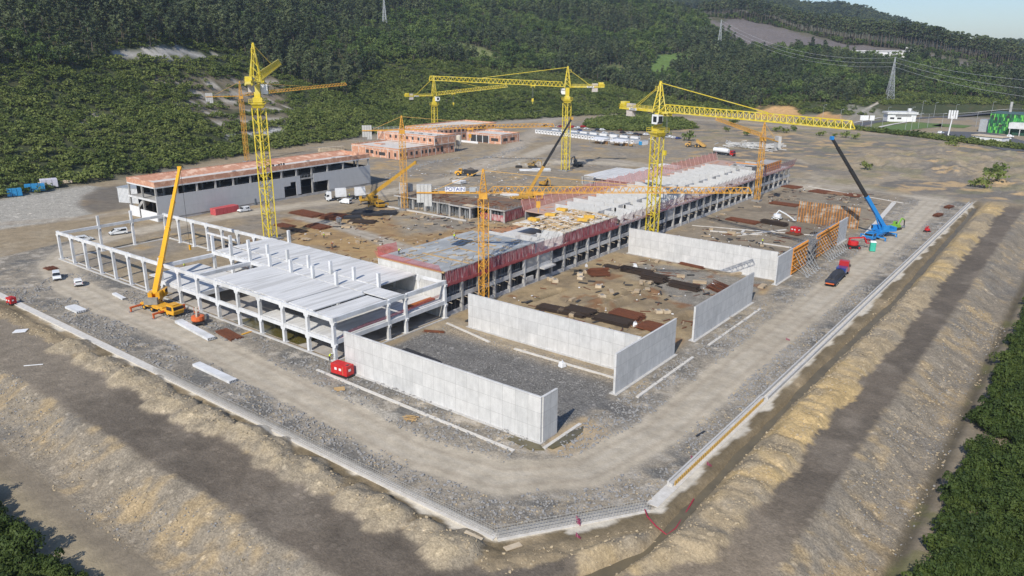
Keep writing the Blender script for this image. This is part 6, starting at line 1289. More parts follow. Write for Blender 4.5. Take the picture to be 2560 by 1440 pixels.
# ------------------------------------------------------------------ earth-moving machines
def excavator(label, pos, rz, m, s=1., group=None, reach=1., tilt=0):
    t = thing('excavator', label, 'excavator', (pos[0], pos[1], 0), rz, group); t.scale = (s, s, s)
    for s_ in (-1, 1): MB().side([(-1.7, 0), (1.7, 0), (2.1, .4), (1.7, .85), (-1.7, .85), (-2.1, .4)], .55).build('track', RUB, t).location = (0, s_*1.05, 0)
    MB().b2(-1.9, -1.25, .95, 1.3, 1.25, 1.75).b2(-2.2, -1.25, 1.1, -1.9, 1.25, 1.9).b2(-1.6, -1.1, 1.75, -.2, .9, 2.1).build('house', m, t, bevel=.08)
    c = MB().side([(.0, 1.7), (1.4, 1.7), (1.5, 2.2), (1.0, 2.9), (0, 2.9)], .95).build('cab', m, t); c.location = (0, .75, 0); MB().b2(1.0, .35, 1.9, 1.5, 1.15, 2.7).build('window', GLASS, t); MB().b2(.15, .22, 2.0, .95, 1.28, 2.7).build('window', GLASS, t)
    MB().bar((1.1, -.2, 1.5), (2.9*reach, -.2, 3.9), .42).bar((2.9*reach, -.2, 3.9), (4.6*reach, -.2, 3.1), .36).build('boom', m, t); MB().bar((4.6*reach, -.2, 3.3), (4.9*reach, -.2, .9), .28).build('stick', m if m is not GRN else BLK, t)
    MB().side([(4.6*reach, .9), (5.1*reach, 1.0), (5.0*reach, .3), (4.4*reach, .1), (4.1*reach, .5)], .9).build('bucket', STEEL, t).location = (0, -.2, 0); MB().bar((1.4, -.2, 1.2), (2.5*reach, -.2, 3.2), .14).build('hydraulic_ram', GALV, t); return t
excavator('small green excavator behind the blue crane on the haul road', G(2238, 574), R_(70), GRN, .9)
excavator('dark yellow excavator beside the row of black tyres', G(1331, 418), R_(20), mat('old_yellow_digger', (.45, .27, .05), (.08, .07, .05), .8, .7), 1.0)
excavator('yellow excavator beside the black-boomed crane', G(1360, 466), R_(-20), MATS['old_yellow'], 1.0)
excavator('dark excavator with a raised arm right of the middle yellow mast', G(1444, 416), R_(160), mat('dark_digger', (.05, .06, .07), (.03, .035, .04), 1, .7), 1.15)
def dumper(label, pos, rz, raised=False, load=True, m=YMACH):
    t = thing('dump_truck', label, 'dump truck', (pos[0], pos[1], 0), rz); MB().side([(2.0, 1.0), (5.2, .9), (5.4, 1.6), (4.9, 2.2), (3.4, 2.3), (2.0, 2.2)], 2.2, .1, 1.8).build('bonnet', m, t, bevel=.08)
    c = MB().side([(1.9, 2.2), (3.6, 2.2), (3.4, 3.3), (2.0, 3.3)], 1.6, .1, 2.4).build('cab', m, t); MB().b2(2.1, -.84, 2.4, 3.4, .84, 3.1).build('window', GLASS, c)
    MB().b2(-4.6, -.6, .9, 2.0, .6, 1.3).build('chassis', BLK, t)
    k = MB().side([(-5.2, 2.2), (-4.2, 1.5), (.6, 1.4), (1.5, 2.9), (.9, 2.9), (-5.2, 2.9)], 2.8).build('tipper_body', m if raised else BLK, t)
    if raised: k.location = (-1.2, 0, 1.6); k.rotation_euler = (0, R_(-32), 0)
    for xx in (3.5, -1.1, -3.0): [wheel(xx, s_*1.2, .9, .6, t, m) for s_ in (-1, 1)]
    if load:
        b = MB(); b.tube([(-2.0, 0, 0), (-2.0, 0, .5), (-2.0, 0, 1.2)], [2.2, 1.5, .1], 12); o = tag(b.build('soil_load', mat('dark_soil', (.12, .10, .085), (.07, .06, .05), 2, .95)), 'heap of dark soil filling the yellow dump truck', 'soil'); o.location = (pos[0], pos[1], 2.85); o.rotation_euler = (0, 0, rz); o.scale = (1, .6, 1)
    return t
dumper('yellow articulated dump truck heaped with dark soil on the middle haul road', G(1166, 440), R_(205))
dumper('yellow articulated dump truck with its long body raised, near the car park', G(1735, 368), R_(190), True, False, mat('dusty_yellow', (.50, .30, .08), (.40, .22, .05), 1, .7))
excavator('tiny yellow digger in front of the white cabins', G(1578, 366), R_(0), MATS['dusty_yellow'], .55)
def boom_lift(label, pos, rz, m, arm, s=1., name='boom_lift'):
    t = thing(name, label, 'boom lift', (pos[0], pos[1], 0), rz); t.scale = (s, s, s); MB().b2(-1.4, -1, .5, 1.4, 1, .9).build('chassis', BLK if m is not CAR_W else m, t); [wheel(a, q, .42, .35, t, m) for a in (-1.2, 1.2) for q in (-1, 1)]
    b = MB(); b.tube([(0, 0, .9), (0, 0, 1.1), (0, 0, 1.9), (0, 0, 2.0)], [1.2, 1.35, 1.3, .9], 14); b.build('turret', m, t)
    pts = [Vector(p) for p in arm]; b = MB(); [b.bar(a, c, .32) for a, c in zip(pts[:-1], pts[1:])]; b.build('boom', mat('lift_cream', (.62, .52, .40), (.5, .42, .32), 1, .5) if m is ORED else m, t)
    e = pts[-1]; b = MB(); [b.bar((e.x+i*.9-.1, e.y+j*.5, e.z-.2), (e.x+i*.9-.1, e.y+j*.5, e.z+.9), .05) for i in (0, 1) for j in (-1, 1)]; [b.bar((e.x-.1, e.y+j*.5, e.z+.9), (e.x+.8, e.y+j*.5, e.z+.9), .05) for j in (-1, 1)]; b.b2(e.x-.1, e.y-.5, e.z-.25, e.x+.8, e.y+.5, e.z-.18); b.build('basket', m, t); return t
boom_lift('orange boom lift with a folded cream arm beside the white frame', (-144.3, 79.2), R_(150), ORED, [(-.8, .2, 1.6), (-1, .2, 2.4), (3.6, .2, 2.6), (5.0, .2, 1.2)])
boom_lift('red boom lift beside the green toilet', G(2131, 621), R_(40), RED, [(-.8, 0, 1.8), (-1.2, 0, 2.7), (2.8, 0, 2.9), (3.4, 0, 1.6)], 1.15)
boom_lift('white boom lift in the back yard left of the brown shuttering', G(1942, 549), R_(-8), CAR_W, [(-.4, 0, 2), (.5, 0, 3.3), (3.2, 0, 2.4), (6, 0, 1.0)])
boom_lift('small red and blue platform lift standing between the road and the kerb', G(2317, 580), R_(60), RED, [(0, 0, 2), (.8, 0, 3.0), (-1, 0, 2.5)], .6)
def genset(label, pos, rz, L=3.6, m=RED, s=1., trailer=False, name='generator'):
    t = thing(name, label, 'generator', (pos[0], pos[1], 0), rz); t.scale = (s, s, s); h = L/2; b = MB().b2(-h, -.85, .35, h, .85, 2.05).build('body', m, t, bevel=.03); MB().b2(-h-.1, -.95, .05, h+.1, .95, .34).build('skid', BLK, t); MB().b2(h-.7, -.3, 1.96, h-.3, .3, 2.08).build('exhaust', BLK, t)
    for (a, c) in ((-.9, -.4), (.1, .6)): MB().b2(a, -.9, 1.1, c, -.84, 1.5).build('label_plate', PLWHITE, t)
    MB().b2(h-.03, -.4, 1.1, h+.04, .1, 1.5).build('label_plate', PLWHITE, t); MB().b2(h-.9, -.88, .5, h-.84, -.84, 1.9).build('door_edge', WOOD, t)
    if trailer: [wheel(0, q*.95, .35, .2, t) for q in (-1, 1)]; MB().bar((h, 0, .3), (h+1.4, 0, .2), .1).build('drawbar', BLK, t)
    return t
genset('large red generator with white plates beside the nearest wall', (-100.5, 80.9), R_(5), 3.6, s=1.08)
genset('small red compressor by the kerb strip at the left edge', (*G(30, 760),), R_(10), 2.2, s=.8, trailer=True)
genset('red compressor on wheels in the back yard near the shuttering', (*G(1988, 583),), R_(-20), 2.8, trailer=True)
t = thing('portable_toilet', 'turquoise portable toilet with white roof beside the red boom lift', 'toilet', (*G(2180, 628), 0), R_(20)); MB().b2(-.6, -.6, .1, .6, .6, 2.2).build('body', TEAL, t, bevel=.04); MB().hexa([(-.63, -.63, 2.2), (.63, -.63, 2.2), (.63, .63, 2.2), (-.63, .63, 2.2)], [(-.5, -.5, 2.45), (.5, -.5, 2.45), (.5, .5, 2.45), (-.5, .5, 2.45)]).build('roof', PLWHITE, t); MB().b2(-.42, -.64, .2, .42, -.6, 2.05).build('door', mat('toilet_door', (.05, .42, .30), (.04, .36, .26), 1, .5), t); t.scale = (1.3, 1.3, 1.25)
# ------------------------------------------------------------------ cabins, stacks and other things on the ground
CABL = ['white site cabin in the front row', 'white site cabin in the second row']
def cabin(label, x, y, rz, m=PLWHITE, L=6.0, group='white cabins in front of the car park'):
    t = thing('site_cabin', label, 'cabin', (x, y, 0), rz, group); MB().b2(-1.2, -L/2, .1, 1.2, L/2, 2.55).build('body', m, t); MB().b2(-1.25, -L/2-.05, 2.55, 1.25, L/2+.05, 2.7).build('roof', GALV, t); MB().b2(-.35, -L/2-.04, 1.2, .45, -L/2, 2.0).build('window', GLASS, t); MB().b2(-1.24, -L/2-.05, .1, -1.12, -L/2, 2.6).b2(1.12, -L/2-.05, .1, 1.24, -L/2, 2.6).build('corner_post', CONCD, t); return t
pr = None; rows = [((-309.0, 430.0), (-279.5, 426.5), 12), ((-276, 424.6), (-249.5, 418.5), 10), ((-243.5, 419), (-229.5, 419.5), 5)]
ordn = ['leftmost', 'second', 'third', 'fourth', 'fifth', 'sixth', 'seventh', 'eighth', 'ninth', 'tenth', 'eleventh', 'twelfth']
for ri, (p, q, n) in enumerate(rows):
    for k in range(n):
        x = p[0]+(q[0]-p[0])*k/(n-1); y = p[1]+(q[1]-p[1])*k/(n-1); lab = 'white site cabin, %s in the %s block of the row' % (ordn[k]+('' if k == 0 else ' from the left'), ('left', 'middle', 'right')[ri])
        if pr is None: pr = cabin(lab, x, y, R_(-8))
        else: dup(pr, (x, y, 0), R_(-8), lab)
for k in range(9): x = -302+k*8.; dup(pr, (x, 440-k*.6, 0), R_(82), 'white cabin roof in the second row behind the others, %s' % (ordn[k]+('' if k == 0 else ' from the left')))
cabin('cabin with a bright blue door side at the right end of the cabin row', -222.6, 417.5, R_(-8), PLWHITE); MB().b2(-1.2, -3.1, .2, 1.1, -3.06, 2.4).build('door', TARPB, bpy.data.objects[[o.name for o in bpy.data.objects if o.get('label', '').startswith('cabin with a bright')][0]])
def canopy(label, x, y, w_, d_, h):
    t = thing('canopy', label, 'canopy', (x, y, 0), R_(-8)); MB().hexa([(-w_/2, -d_/2, h-.6), (w_/2, -d_/2, h-.6), (w_/2, d_/2, h), (-w_/2, d_/2, h)], [(-w_/2, -d_/2, h-.5), (w_/2, -d_/2, h-.5), (w_/2, d_/2, h+.1), (-w_/2, d_/2, h+.1)]).build('roof', PLWHITE, t)
    for a in (-1, 1):
        for b_ in (-1, 1): MB().bar((a*w_*.46, b_*d_*.45, 0), (a*w_*.46, b_*d_*.45, h-.4), .12).build('post', GALV, t)
    MB().b2(w_*.2, d_*.2, 0, w_*.45, d_*.4, 1.6).b2(-w_*.3, -.5, 0, -.2, .8, 1.1).build('stored_goods', mat('goods', (.45, .25, .06), (.2, .1, .05), 1, .8), t); return t
canopy('white lean-to canopy over stores in front of the cabins, left one', -246.5, 405.5, 10, 8, 3.4); canopy('white lean-to canopy over stores in front of the cabins, right one', -232.5, 405, 10, 8, 3.4)
def stack(name, label, cat, pos, size, rz, m, n=(1, 1, 1), gap=.06, strap=None, group=None):
    t = thing(name, label, cat, (pos[0], pos[1], pos[2] if len(pos) > 2 else gz(*pos)), rz, group); sx, sy, sz = [size[i]/n[i] for i in range(3)]
    for i in range(n[0]):
        for j in range(n[1]):
            b = MB()
            for k in range(n[2]): b.b2(-size[0]/2+i*sx+gap, -size[1]/2+j*sy+gap, k*sz+gap, -size[0]/2+(i+1)*sx-gap, -size[1]/2+(j+1)*sy-gap, (k+1)*sz)
            b.build(strap or 'pallet', m, t, bevel=.04 if size[2] > .8 else 0)
    return t
P_ = lambda x, y: G(x, y)
stack('pallet_stack', 'blue wrapped pallet group at the left edge beside the scrub, near part', 'pallets', (-328.5, 113.0), (5, 3.4, 2.7), 1.3, TARPB, (3, 2, 1)); stack('pallet_stack', 'blue wrapped pallet group at the left edge, farther part', 'pallets', (-331.5, 121.5), (7, 3.4, 2.7), 1.2, TARPB, (3, 2, 1))
stack('pallet_stack', 'white and lilac wrapped pallets on the gravel field', 'pallets', P_(125, 474), (6, 4, 3.2), 1.3, PALW, (3, 2, 1)); stack('pallet_stack', 'brown pallet beside the white wrapped pallets', 'pallets', P_(106, 476), (2.2, 2, 1.8), 1.3, PLY, (1, 1, 1)); stack('pallet_stack', 'low brown pallets at the scrub edge right of the white ones', 'pallets', P_(162, 466), (6, 2, 1.2), 1.2, PLY, (3, 1, 1))
stack('brick_pallets', 'red wrapped brick pallets in front of the grey hall wall', 'pallets', (-240.5, 146.8), (3.2, 9.5, 2.3), .05, PALR, (2, 6, 1))
stack('pallet_stack', 'pale block pallets on the bank left of the brick building', 'pallets', P_(828, 377), (15, 3, 2.2), R_(75), PLY, (6, 1, 2))
def hollow(label, p, q, w_=1.2, h_=.4, n=1, z=0):
    L_ = math.hypot(q[0]-p[0], q[1]-p[1]); t = thing('hollow_core_plank', label, 'concrete plank', ((p[0]+q[0])/2, (p[1]+q[1])/2, z+.1), math.atan2(q[1]-p[1], q[0]-p[0]), 'white hollow core planks lying by the haul road'); h = L_/2
    for k in range(n): MB().b2(-h+k*.3, -w_/2+k*.06, k*(h_+.05), h, w_/2+k*.06, k*(h_+.05)+h_).build('plank', WHITE, t)
    for i in range(5): y = -w_/2+.15+i*(w_-.3)/4; MB().b2(h-.05, y-.07, .1, h+.012, y+.07, h_-.08).build('core_hole', BLK, t)
    MB().b2(-h+.6, -w_/2, -.12, -h+.8, w_/2, 0).b2(h-.9, -w_/2, -.12, h-.7, w_/2, 0).build('bearer', WOOD, t)
hollow('long white hollow core plank in front of the orange boom lift', (-148.6, 77.2), (-133.9, 75.8), 1.6, .55); hollow('longest white hollow core plank by the kerb strip, nearest the camera', (-124.6, 67.0), (-112.6, 66.8), 1.5, .5); hollow('short wide white plank stack left of the haul road bend', (-176.5, 67.4), (-170.8, 67.4), 2.2, .45, 1); hollow('short white plank pair beside the yellow mobile crane', (-178.0, 77.9), (-172.2, 77.4), .9, .45, 1)
def rmat(label, pts4, m, th=.35, name='rebar_mats', n=3, group=None):
    cx_ = sum(p[0] for p in pts4)/4; cy_ = sum(p[1] for p in pts4)/4; t = thing(name, label, 'rebar', (cx_, cy_, gz(cx_, cy_)+.05), 0, group); r = random.Random(int(abs(cx_*13+cy_)))
    q = [(p[0]-cx_, p[1]-cy_) for p in pts4]
    for k in range(n):
        s = .93-.05*k; b = MB(); b.prism([(a*s, c*s) for a, c in q], k*th/n, (k+1)*th/n-.05); P0, P1, P2, P3 = [Vector((a*(1-.04*k), c*(1-.04*k), (k+.8)*th/n)) for a, c in q]; nb = int(max(6, (P3-P0).length/.34))
        for i in range(nb+1):
            A_, B_ = P0.lerp(P3, i/nb), P1.lerp(P2, i/nb); e = (B_-A_).normalized(); b.bar(A_-e*r.uniform(-.3, .5), B_+e*r.uniform(-.3, .5)+Vector((0, r.uniform(-.15, .15), 0)), .13)
        b.build('mat_layer', m, t)
    b = MB(); P0, P1, P2, P3 = [Vector((a, c, th+.02)) for a, c in q]
    for i in range(1, 14): b.bar(P0.lerp(P1, i/14), P3.lerp(P2, i/14), .05)
    for i in range(1, 8): b.bar(P0.lerp(P3, i/8), P1.lerp(P2, i/8), .05)
    b.build('rebar_grid', m, t); return t
def para(c, L_, w_, a): 
    u = Vector((math.cos(a), math.sin(a)))*L_/2; v = Vector((-math.sin(a), math.cos(a)))*w_/2; c = Vector(c); return [tuple(c-u-v), tuple(c+u-v), tuple(c+u+v), tuple(c-u+v)]
rmat('flat rusty rebar mats lying right of the white hollow core plank', para((-133.8, 79.6), 7, 2.5, -.12), RUST, .25)
YR = [('dark brown rebar mats stacked right behind the middle wall, left pile', (-89, 133.5), 12, 3.2, .1, RUSTD, .7), ('black-brown rebar mats, second pile behind the middle wall', (-85.5, 135.6), 7, 3.6, .05, RUSTD, .9), ('bright rust rebar mats, tallest pile behind the middle wall', (-76.0, 139.3), 7.2, 4.6, 0, RUST, 1.), ('rust brown rebar mats just behind the middle wall', (-76.8, 135.2), 8.5, 3.8, 0, RUSTD, .8), ('rusty rebar mats in the corner of the middle wall', (-67.8, 136.6), 6.4, 4.6, 0, RUST, .5),
      ('long dark rebar bundles beside the second yard centre, back one', (-91, 170.8), 9, 2.4, -.02, RUSTD, 1.2), ('dark rebar bundles, middle one in the row', (-84, 167.4), 7, 3., -.02, RUSTD, 1.5), ('dark rebar bundles, right one in the row', (-75.4, 166.6), 8, 2.2, -.02, RUSTD, 1.3), ('narrow rusty beams near the back wall', (-82.6, 186), 7, 1., -.1, RUST, .5), ('thin rebar mat near the foot of the long building', (-99, 172), 4.5, 2.4, 0, RUSTD, .3),
      ('rust brown rebar mats in the back yard, left of the dark bundle', (-93.5, 249), 11, 4.4, -.1, RUST, .5), ('dark long rebar bundle in the back yard before the white lift', (-83.4, 250.8), 9, 2.6, -.15, RUSTD, 1.1), ('rusty rebar mats behind the white lift', (-92.5, 287), 10, 5, -.05, RUST, .4), ('square rusty mats near the foot of the far orange crane', (-103, 327), 7, 6, -.1, RUST, .3), ('rusty mats in the far yard, left of three', (-90, 323), 7, 7, -.2, RUST, .3), ('brown mats in the far yard, middle of three', (-83.6, 323), 6, 6, -.2, mat('rust_pale', (.26, .15, .09), (.2, .11, .06), 2, .9), .3), ('rusty mats in the far yard, right of three', (-77, 323), 5.5, 6, -.2, RUST, .3), ('dark rebar pile beside the brown shuttering', (-80, 277), 5, 6, -.1, RUSTD, .5), ('dark rebar mats right of the red compressor', (-66, 245), 7, 3, -.2, RUSTD, .3), ('rusty mats left of the red compressor', (-73.5, 241), 4, 3, -.2, RUST, .3),
      ('long rust red rebar mats in the courtyard, nearest the lorry', G(768, 536), 13, 6, R_(0), RUST, .6), ('high rust pile in the courtyard beside the grey tank', G(835, 545), 7, 7, R_(20), RUST, 1.), ('rust pile near the end of the frame building track', G(795, 568), 8, 5, 0, RUST, .5), ('small rust pile by the foot of the tallest crane', G(712, 566), 7, 3.6, 0, RUST, .4), ('low rust strips by the tallest crane', G(725, 573), 6, 3, 0, RUSTD, .3), ('rust mats between the frame and the courtyard track', G(748, 578), 6, 2.5, 0, RUSTD, .4), ('dark mesh pile, left of three before the ochre crane', G(905, 534), 6.5, 5, .6, REBK, .8), ('dark mesh pile, middle of three before the ochre crane', G(935, 537), 6.5, 5, .6, REBK, .8), ('dark mesh pile, right of three before the ochre crane', G(968, 535), 6.5, 5, .6, REBK, .9), ('blackish rebar bundles in the courtyard', G(880, 545), 6, 3.5, .8, REBK, .7), ('rust stained bundles right of the blackish ones', G(905, 556), 9, 4, .5, RUSTD, .5), ('rusty mats inside the left bay of the white frame', (-171.5, 108.5), 5, 3.5, 0, RUST, .4),
      ('rusty beams stacked by the kerb at the far corner, near pile', G(2345, 540), 4.5, 2, 1.4, RUST, .7), ('rusty beams stacked by the kerb at the far corner, far pile', G(2372, 520), 4.5, 2, 1.4, RUST, .7), ('small rust plate left of the parked white van', G(127, 672), 3.2, 2.4, 0, RUST, .2), ('dark mesh panels on the gravel behind the nearest wall', (-95.5, 94.6), 9.5, 3.2, -.05, REBK, .4)]
for lab, c, L_, w_, a, m, th in YR: rmat(lab, para(c, L_, w_, a), m, th, 'rebar_stack', 3 if th > .4 else 2)
def bundle(label, c, L_, r_, a, m, n=26, name='steel_bundle', cat='steel bundle'):
    t = thing(name, label, cat, (*c, gz(*c)), a); rr = random.Random(n+int(abs(c[0]))); b = MB()
    for k in range(n): y = rr.uniform(-r_, r_); z = .1+rr.random()*(r_*.9)*(1-abs(y)/r_*.7); o = rr.uniform(-.5, .5); b.bar((-L_/2+o, y, z), (L_/2+o, y+rr.uniform(-.2, .2), z), .09)
    b.build('bar', m, t); MB().b2(-L_*.3, -r_, 0, -L_*.3+.15, r_, .12).b2(L_*.3, -r_, 0, L_*.3+.15, r_, .12).build('bearer', WOOD, t); return t
bundle('tangled rusty bars between the long building and the dark bundles', (-98, 163.5), 5, 2., .8, RUST, 90); bundle('scatter of rusty bars right of the dark bundles', (-67.5, 170.5), 7, 2.2, -.5, RUST, 60); bundle('orange rusty channel by the start of the middle wall', (-102.5, 106.6), 4, .5, .5, RUST, 14)
bundle('loose timber boards on the yard floor near the nearest wall', (-79, 80.4-4.), 1.6, .9, .4, WOOD, 10)
for k, (px, py, lab) in enumerate([(1353, 428, 'white columns stacked right of the middle yellow mast foot, right pile'), (1322, 430, 'white columns stacked beside the black tyres, left pile')]): stack('column_stack', lab, 'concrete columns', (*P_(px, py), 0), (9, 4, 1.2), R_(40), WHITE, (1, 4, 2), .1, 'concrete_column')
stack('column_stack', 'white precast planks stacked behind the propped slab', 'concrete columns', (*P_(1290, 492), 0), (14, 3, 1.0), R_(0), WHITE, (1, 3, 2), .1, 'concrete_column'); stack('column_stack', 'white planks stacked near the sign of the orange crane', 'concrete columns', (*P_(1148, 458), 0), (5, 4, 1.2), R_(0), WHITE, (1, 3, 2), .1, 'concrete_column')
stack('column_stack', 'white precast pieces beyond the plank field, by the tall yellow mast', 'concrete columns', (*P_(1672, 418), 0), (12, 4, 1.2), R_(-10), WHITE, (1, 3, 2), .1, 'concrete_column')
def coil(label, pos, n=4, r_=1.2, m=BLK, name='pipe_coil', cat='pipe coil'):
    t = thing(name, label, cat, (*pos, 0))
    for k in range(n): MB().tube([(r_*math.cos(a*.524), r_*math.sin(a*.524), .3+k*.5) for a in range(13)], .24, 6).build('tyre', m, t)
coil('pile of big black tyres left of the dark excavator', G(1297, 422), 3, 1.5, RUB, 'tyre_pile', 'tyres'); coil('loop of thin black hose on the mats behind the middle wall', (-65.5, 134.2), 1, 1.6, BLK)
t = thing('pipe_heap', 'large tangle of white pipes and bags behind the far orange crane', 'pipes', (0, 0, 0)); b = MB(); rr = random.Random(12)
for k in range(150):
    u = rr.random(); c = Vector((-184+30*u+rr.gauss(0, 1), 447+rr.gauss(0, 6)+6*u, .3+rr.random()*1.4)); a = rr.uniform(-.9, .9)+(1.57 if rr.random() < .3 else 0); L_ = rr.uniform(3, 9); b.bar(c, c+Vector((math.cos(a)*L_, math.sin(a)*L_, rr.uniform(-.5, .6))), .35)
b.build('pipe', mat('pipe_white', (.58, .57, .54), (.4, .39, .37), 1, .7), t)
t = thing('silo', 'pale cement silo on legs beside the brick building', 'silo', (*G(1147, 376), 0)); MB().tube([(0, 0, 2.2), (0, 0, 3.6), (0, 0, 8.2), (0, 0, 8.6)], [.4, 1.45, 1.45, .7], 16).build('tank', mat('silo_cream', (.60, .55, .46), (.5, .46, .38), 1, .5), t)
for a in range(4): MB().bar((1.2*math.cos(a*1.57+.7), 1.2*math.sin(a*1.57+.7), 0), (1.3*math.cos(a*1.57+.7), 1.3*math.sin(a*1.57+.7), 3.8), .16).build('leg', GALV, t)
t = thing('water_tank', 'dark grey cylindrical tank beside the grey hall wall', 'tank', (*G(636, 512), 0)); MB().tube([(0, 0, 0), (0, 0, 2.4), (0, 0, 2.6)], [1, 1, .6], 14).build('tank', mat('tank_grey', (.15, .17, .19), (.1, .12, .14), 1, .5), t); MB().box((0, 0, 2.75), (.5, .5, .3)).build('lid', STEEL, t)
t = thing('mixer', 'grey concrete skip standing by the rust piles in the courtyard', 'concrete skip', (*G(848, 562), 0)); MB().tube([(0, 0, .5), (0, 0, 1.2), (0, 0, 2.2)], [.3, .9, 1.], 12).build('drum', STEEL, t); MB().bar((-.9, 0, 0), (-.9, 0, 2.6), .1).bar((.9, 0, 0), (.9, 0, 2.6), .1).bar((-.9, 0, 2.6), (.9, 0, 2.6), .1).build('frame', GALV, t)
for lab, px, py, s in [('white bulk bag on the clay behind the middle wall, by the rust mats', 1588, 815, .9), ('white bulk bag left of the dark rebar bundles', 1588, 670, 1.1), ('white bulk bag beside the tangled rusty bars', 1510, 678, 1.0), ('white bulk bag right of the scatter of rusty bars', 1782, 716, .9), ('white bulk bag on the grey yard behind the nearest wall', 1406, 917, 1.1), ('small white bag near the long building foot', 1466, 667, .7)]:
    t = thing('bulk_bag', lab, 'bag', (*G(px, py), 0), random.random()*3, 'white bulk bags in the yards'); t.scale = (s, s, s); MB().hexa([(-.6, -.5, 0), (.6, -.5, 0), (.5, .6, 0), (-.6, .6, 0)], [(-.45, -.4, .9), (.35, -.45, .7), (.4, .4, .95), (-.4, .5, .8)]).build('sack', PLWHITE, t, bevel=.12); MB().bar((-.4, -.4, .8), (-.1, 0, 1.3), .07).bar((.35, .4, .8), (-.1, 0, 1.3), .07).build('strap', PLWHITE, t)
for k, (x, y) in enumerate([(-101.5, 163.4), (-101.5, 160.2), (-105, 152), (-103.3, 151.4), (-92.3, 154.2), (-87.5, 148), (-72, 146.5), (-70.6, 147.5), (-99.5, 157.5)]):
    t = thing('pad_footing', 'concrete footing block in the clay yard, %s' % ['by the tangled rusty bars, right one', 'by the tangled rusty bars, left one', 'in a pair near the long building, left one', 'in a pair near the long building, right one', 'alone left of the trenches', 'between the two trenches', 'near the wall slab, left one', 'near the wall slab, right one', 'alone near the foot of the long building'][k], 'footing', (x, y, 0), random.random(), 'small concrete footing blocks in the clay yard'); MB().box((0, 0, .3), (1.5, 1.5, .7)).build('block', PLY, t); MB().box((0, 0, .72), (.7, .7, .2)).build('socket', CONCD, t)
# formwork stand for the counterweight sign, grey wall with opening beside the hall crane
t = thing('wall_panel', 'grey concrete wall panel with a dark opening behind the ochre crane', 'wall', (-212.3, 207.5, 0), R_(8)); MB().b2(-3.2, -.15, 0, 3.2, .15, 5.6).build('panel', CONC, t); MB().b2(-.9, -.2, 1.6, 1.9, -.14, 4.2).build('opening', CONCD, t)
for k, (p, q, lab) in enumerate([((-139, 136), (-134, 143.5), 'pale foundation outline in the courtyard, nearest one'), ((-150, 150), (-144, 157), 'pale foundation outline in the courtyard, middle one'), ((-152, 167), (-145, 172), 'pale foundation outline in the courtyard, farthest one')]):
    b = MB(); x0, y0 = p; x1, y1 = q; [b.bar(a, c, .5, .3) for a, c in (((x0-3, y0, .15), (x0-3, y1, .15)), ((x0-3, y1+.25, .15), (x1, y1+.25, .15)), ((x0-3, y0-.25, .15), (x1-2, y0-.25, .15)), ((x1+.25, y0+3, .15), (x1+.25, y1, .15)))]; tag(b.build('foundation_strip', BLIND), lab, 'footing')
for k, (px0, py0, px1, py1) in enumerate([(1840, 590, 1965, 575), (1775, 578, 1900, 588), (1900, 608, 1990, 622), (1860, 575, 1850, 590)]):
    a, c = G(px0, py0), G(px1, py1); b = MB(); b.bar((*a, .1), (*c, .1), .9, .25); tag(b.build('foundation_strip', BLIND), 'pale foundation strip in the yard behind the back wall, %s' % ['longest one', 'left one', 'right one', 'short cross piece'][k], 'footing')
# red hose over the ditch, ducts, planks in the corner
P0 = [G(px, py) for px, py in ((1612, 1283), (1618, 1300), (1640, 1320), (1668, 1325), (1690, 1310), (1712, 1275), (1735, 1240))]
tag(MB().tube([(a, c, .5 if i in (0, 1) else (gz(a, c)+.25)) for i, (a, c) in enumerate(P0)], .10, 8).build('drain_hose', mat('hose_red', (.32, .03, .05), (.26, .02, .04), 1, .5)), 'dark red hose looping over the muddy ditch at the corner', 'hose')
for lab, px, py in (('magenta duct ends sticking up inside the corner kerb', 1440, 1310), ('magenta duct ends lying outside the corner kerb', 1440, 1343), ('magenta duct ends by the orange kerb shuttering, inner side', 1728, 1148), ('magenta duct ends by the orange kerb shuttering, outer side', 1768, 1163), ('magenta duct coil beside the right kerb', 1966, 850)):
    x, y = G(px, py); t = thing('duct_pipes', lab, 'ducts', (x, y, gz(x, y))); [MB().bar((k*.2, 0, 0), (k*.25-.2, .4-k*.15, .9 if 'up' in lab else .3), .10).build('duct', MAG, t) for k in range(4)]
for lab, px0, py0, px1, py1, w_, m in (('short tan board lying at the corner below the rebar, left one', 1163, 1340, 1206, 1352, .5, PLY), ('wide tan board lying at the corner below the rebar, right one', 1262, 1373, 1302, 1358, .8, PLY), ('black pipe lying on the gravel inside the right kerb', 1741, 1092, 1762, 1080, .3, BLK), ('thin white pipe on the dark track at the left edge', 60, 916, 108, 912, .15, PLWHITE), ('white flat sheet on the bank at the left', 35, 830, 68, 828, 1.8, PLWHITE), ('yellow timber stand on the plinth of the white frame', 605, 838, 628, 830, .5, YMACH), ('wooden pallet on the gravel in front of the kerb', 835, 975, 862, 972, 1.4, WOOD)):
    a, c = G(px0, py0), G(px1, py1); za, zc = gz(*a)+.12, gz(*c)+.12; tag(MB().bar((*a, za), (*c, zc), w_, .12).build('loose_board' if m is not BLK and m is not PLWHITE else 'loose_pipe', m), lab, 'board' if m is not BLK else 'pipe')
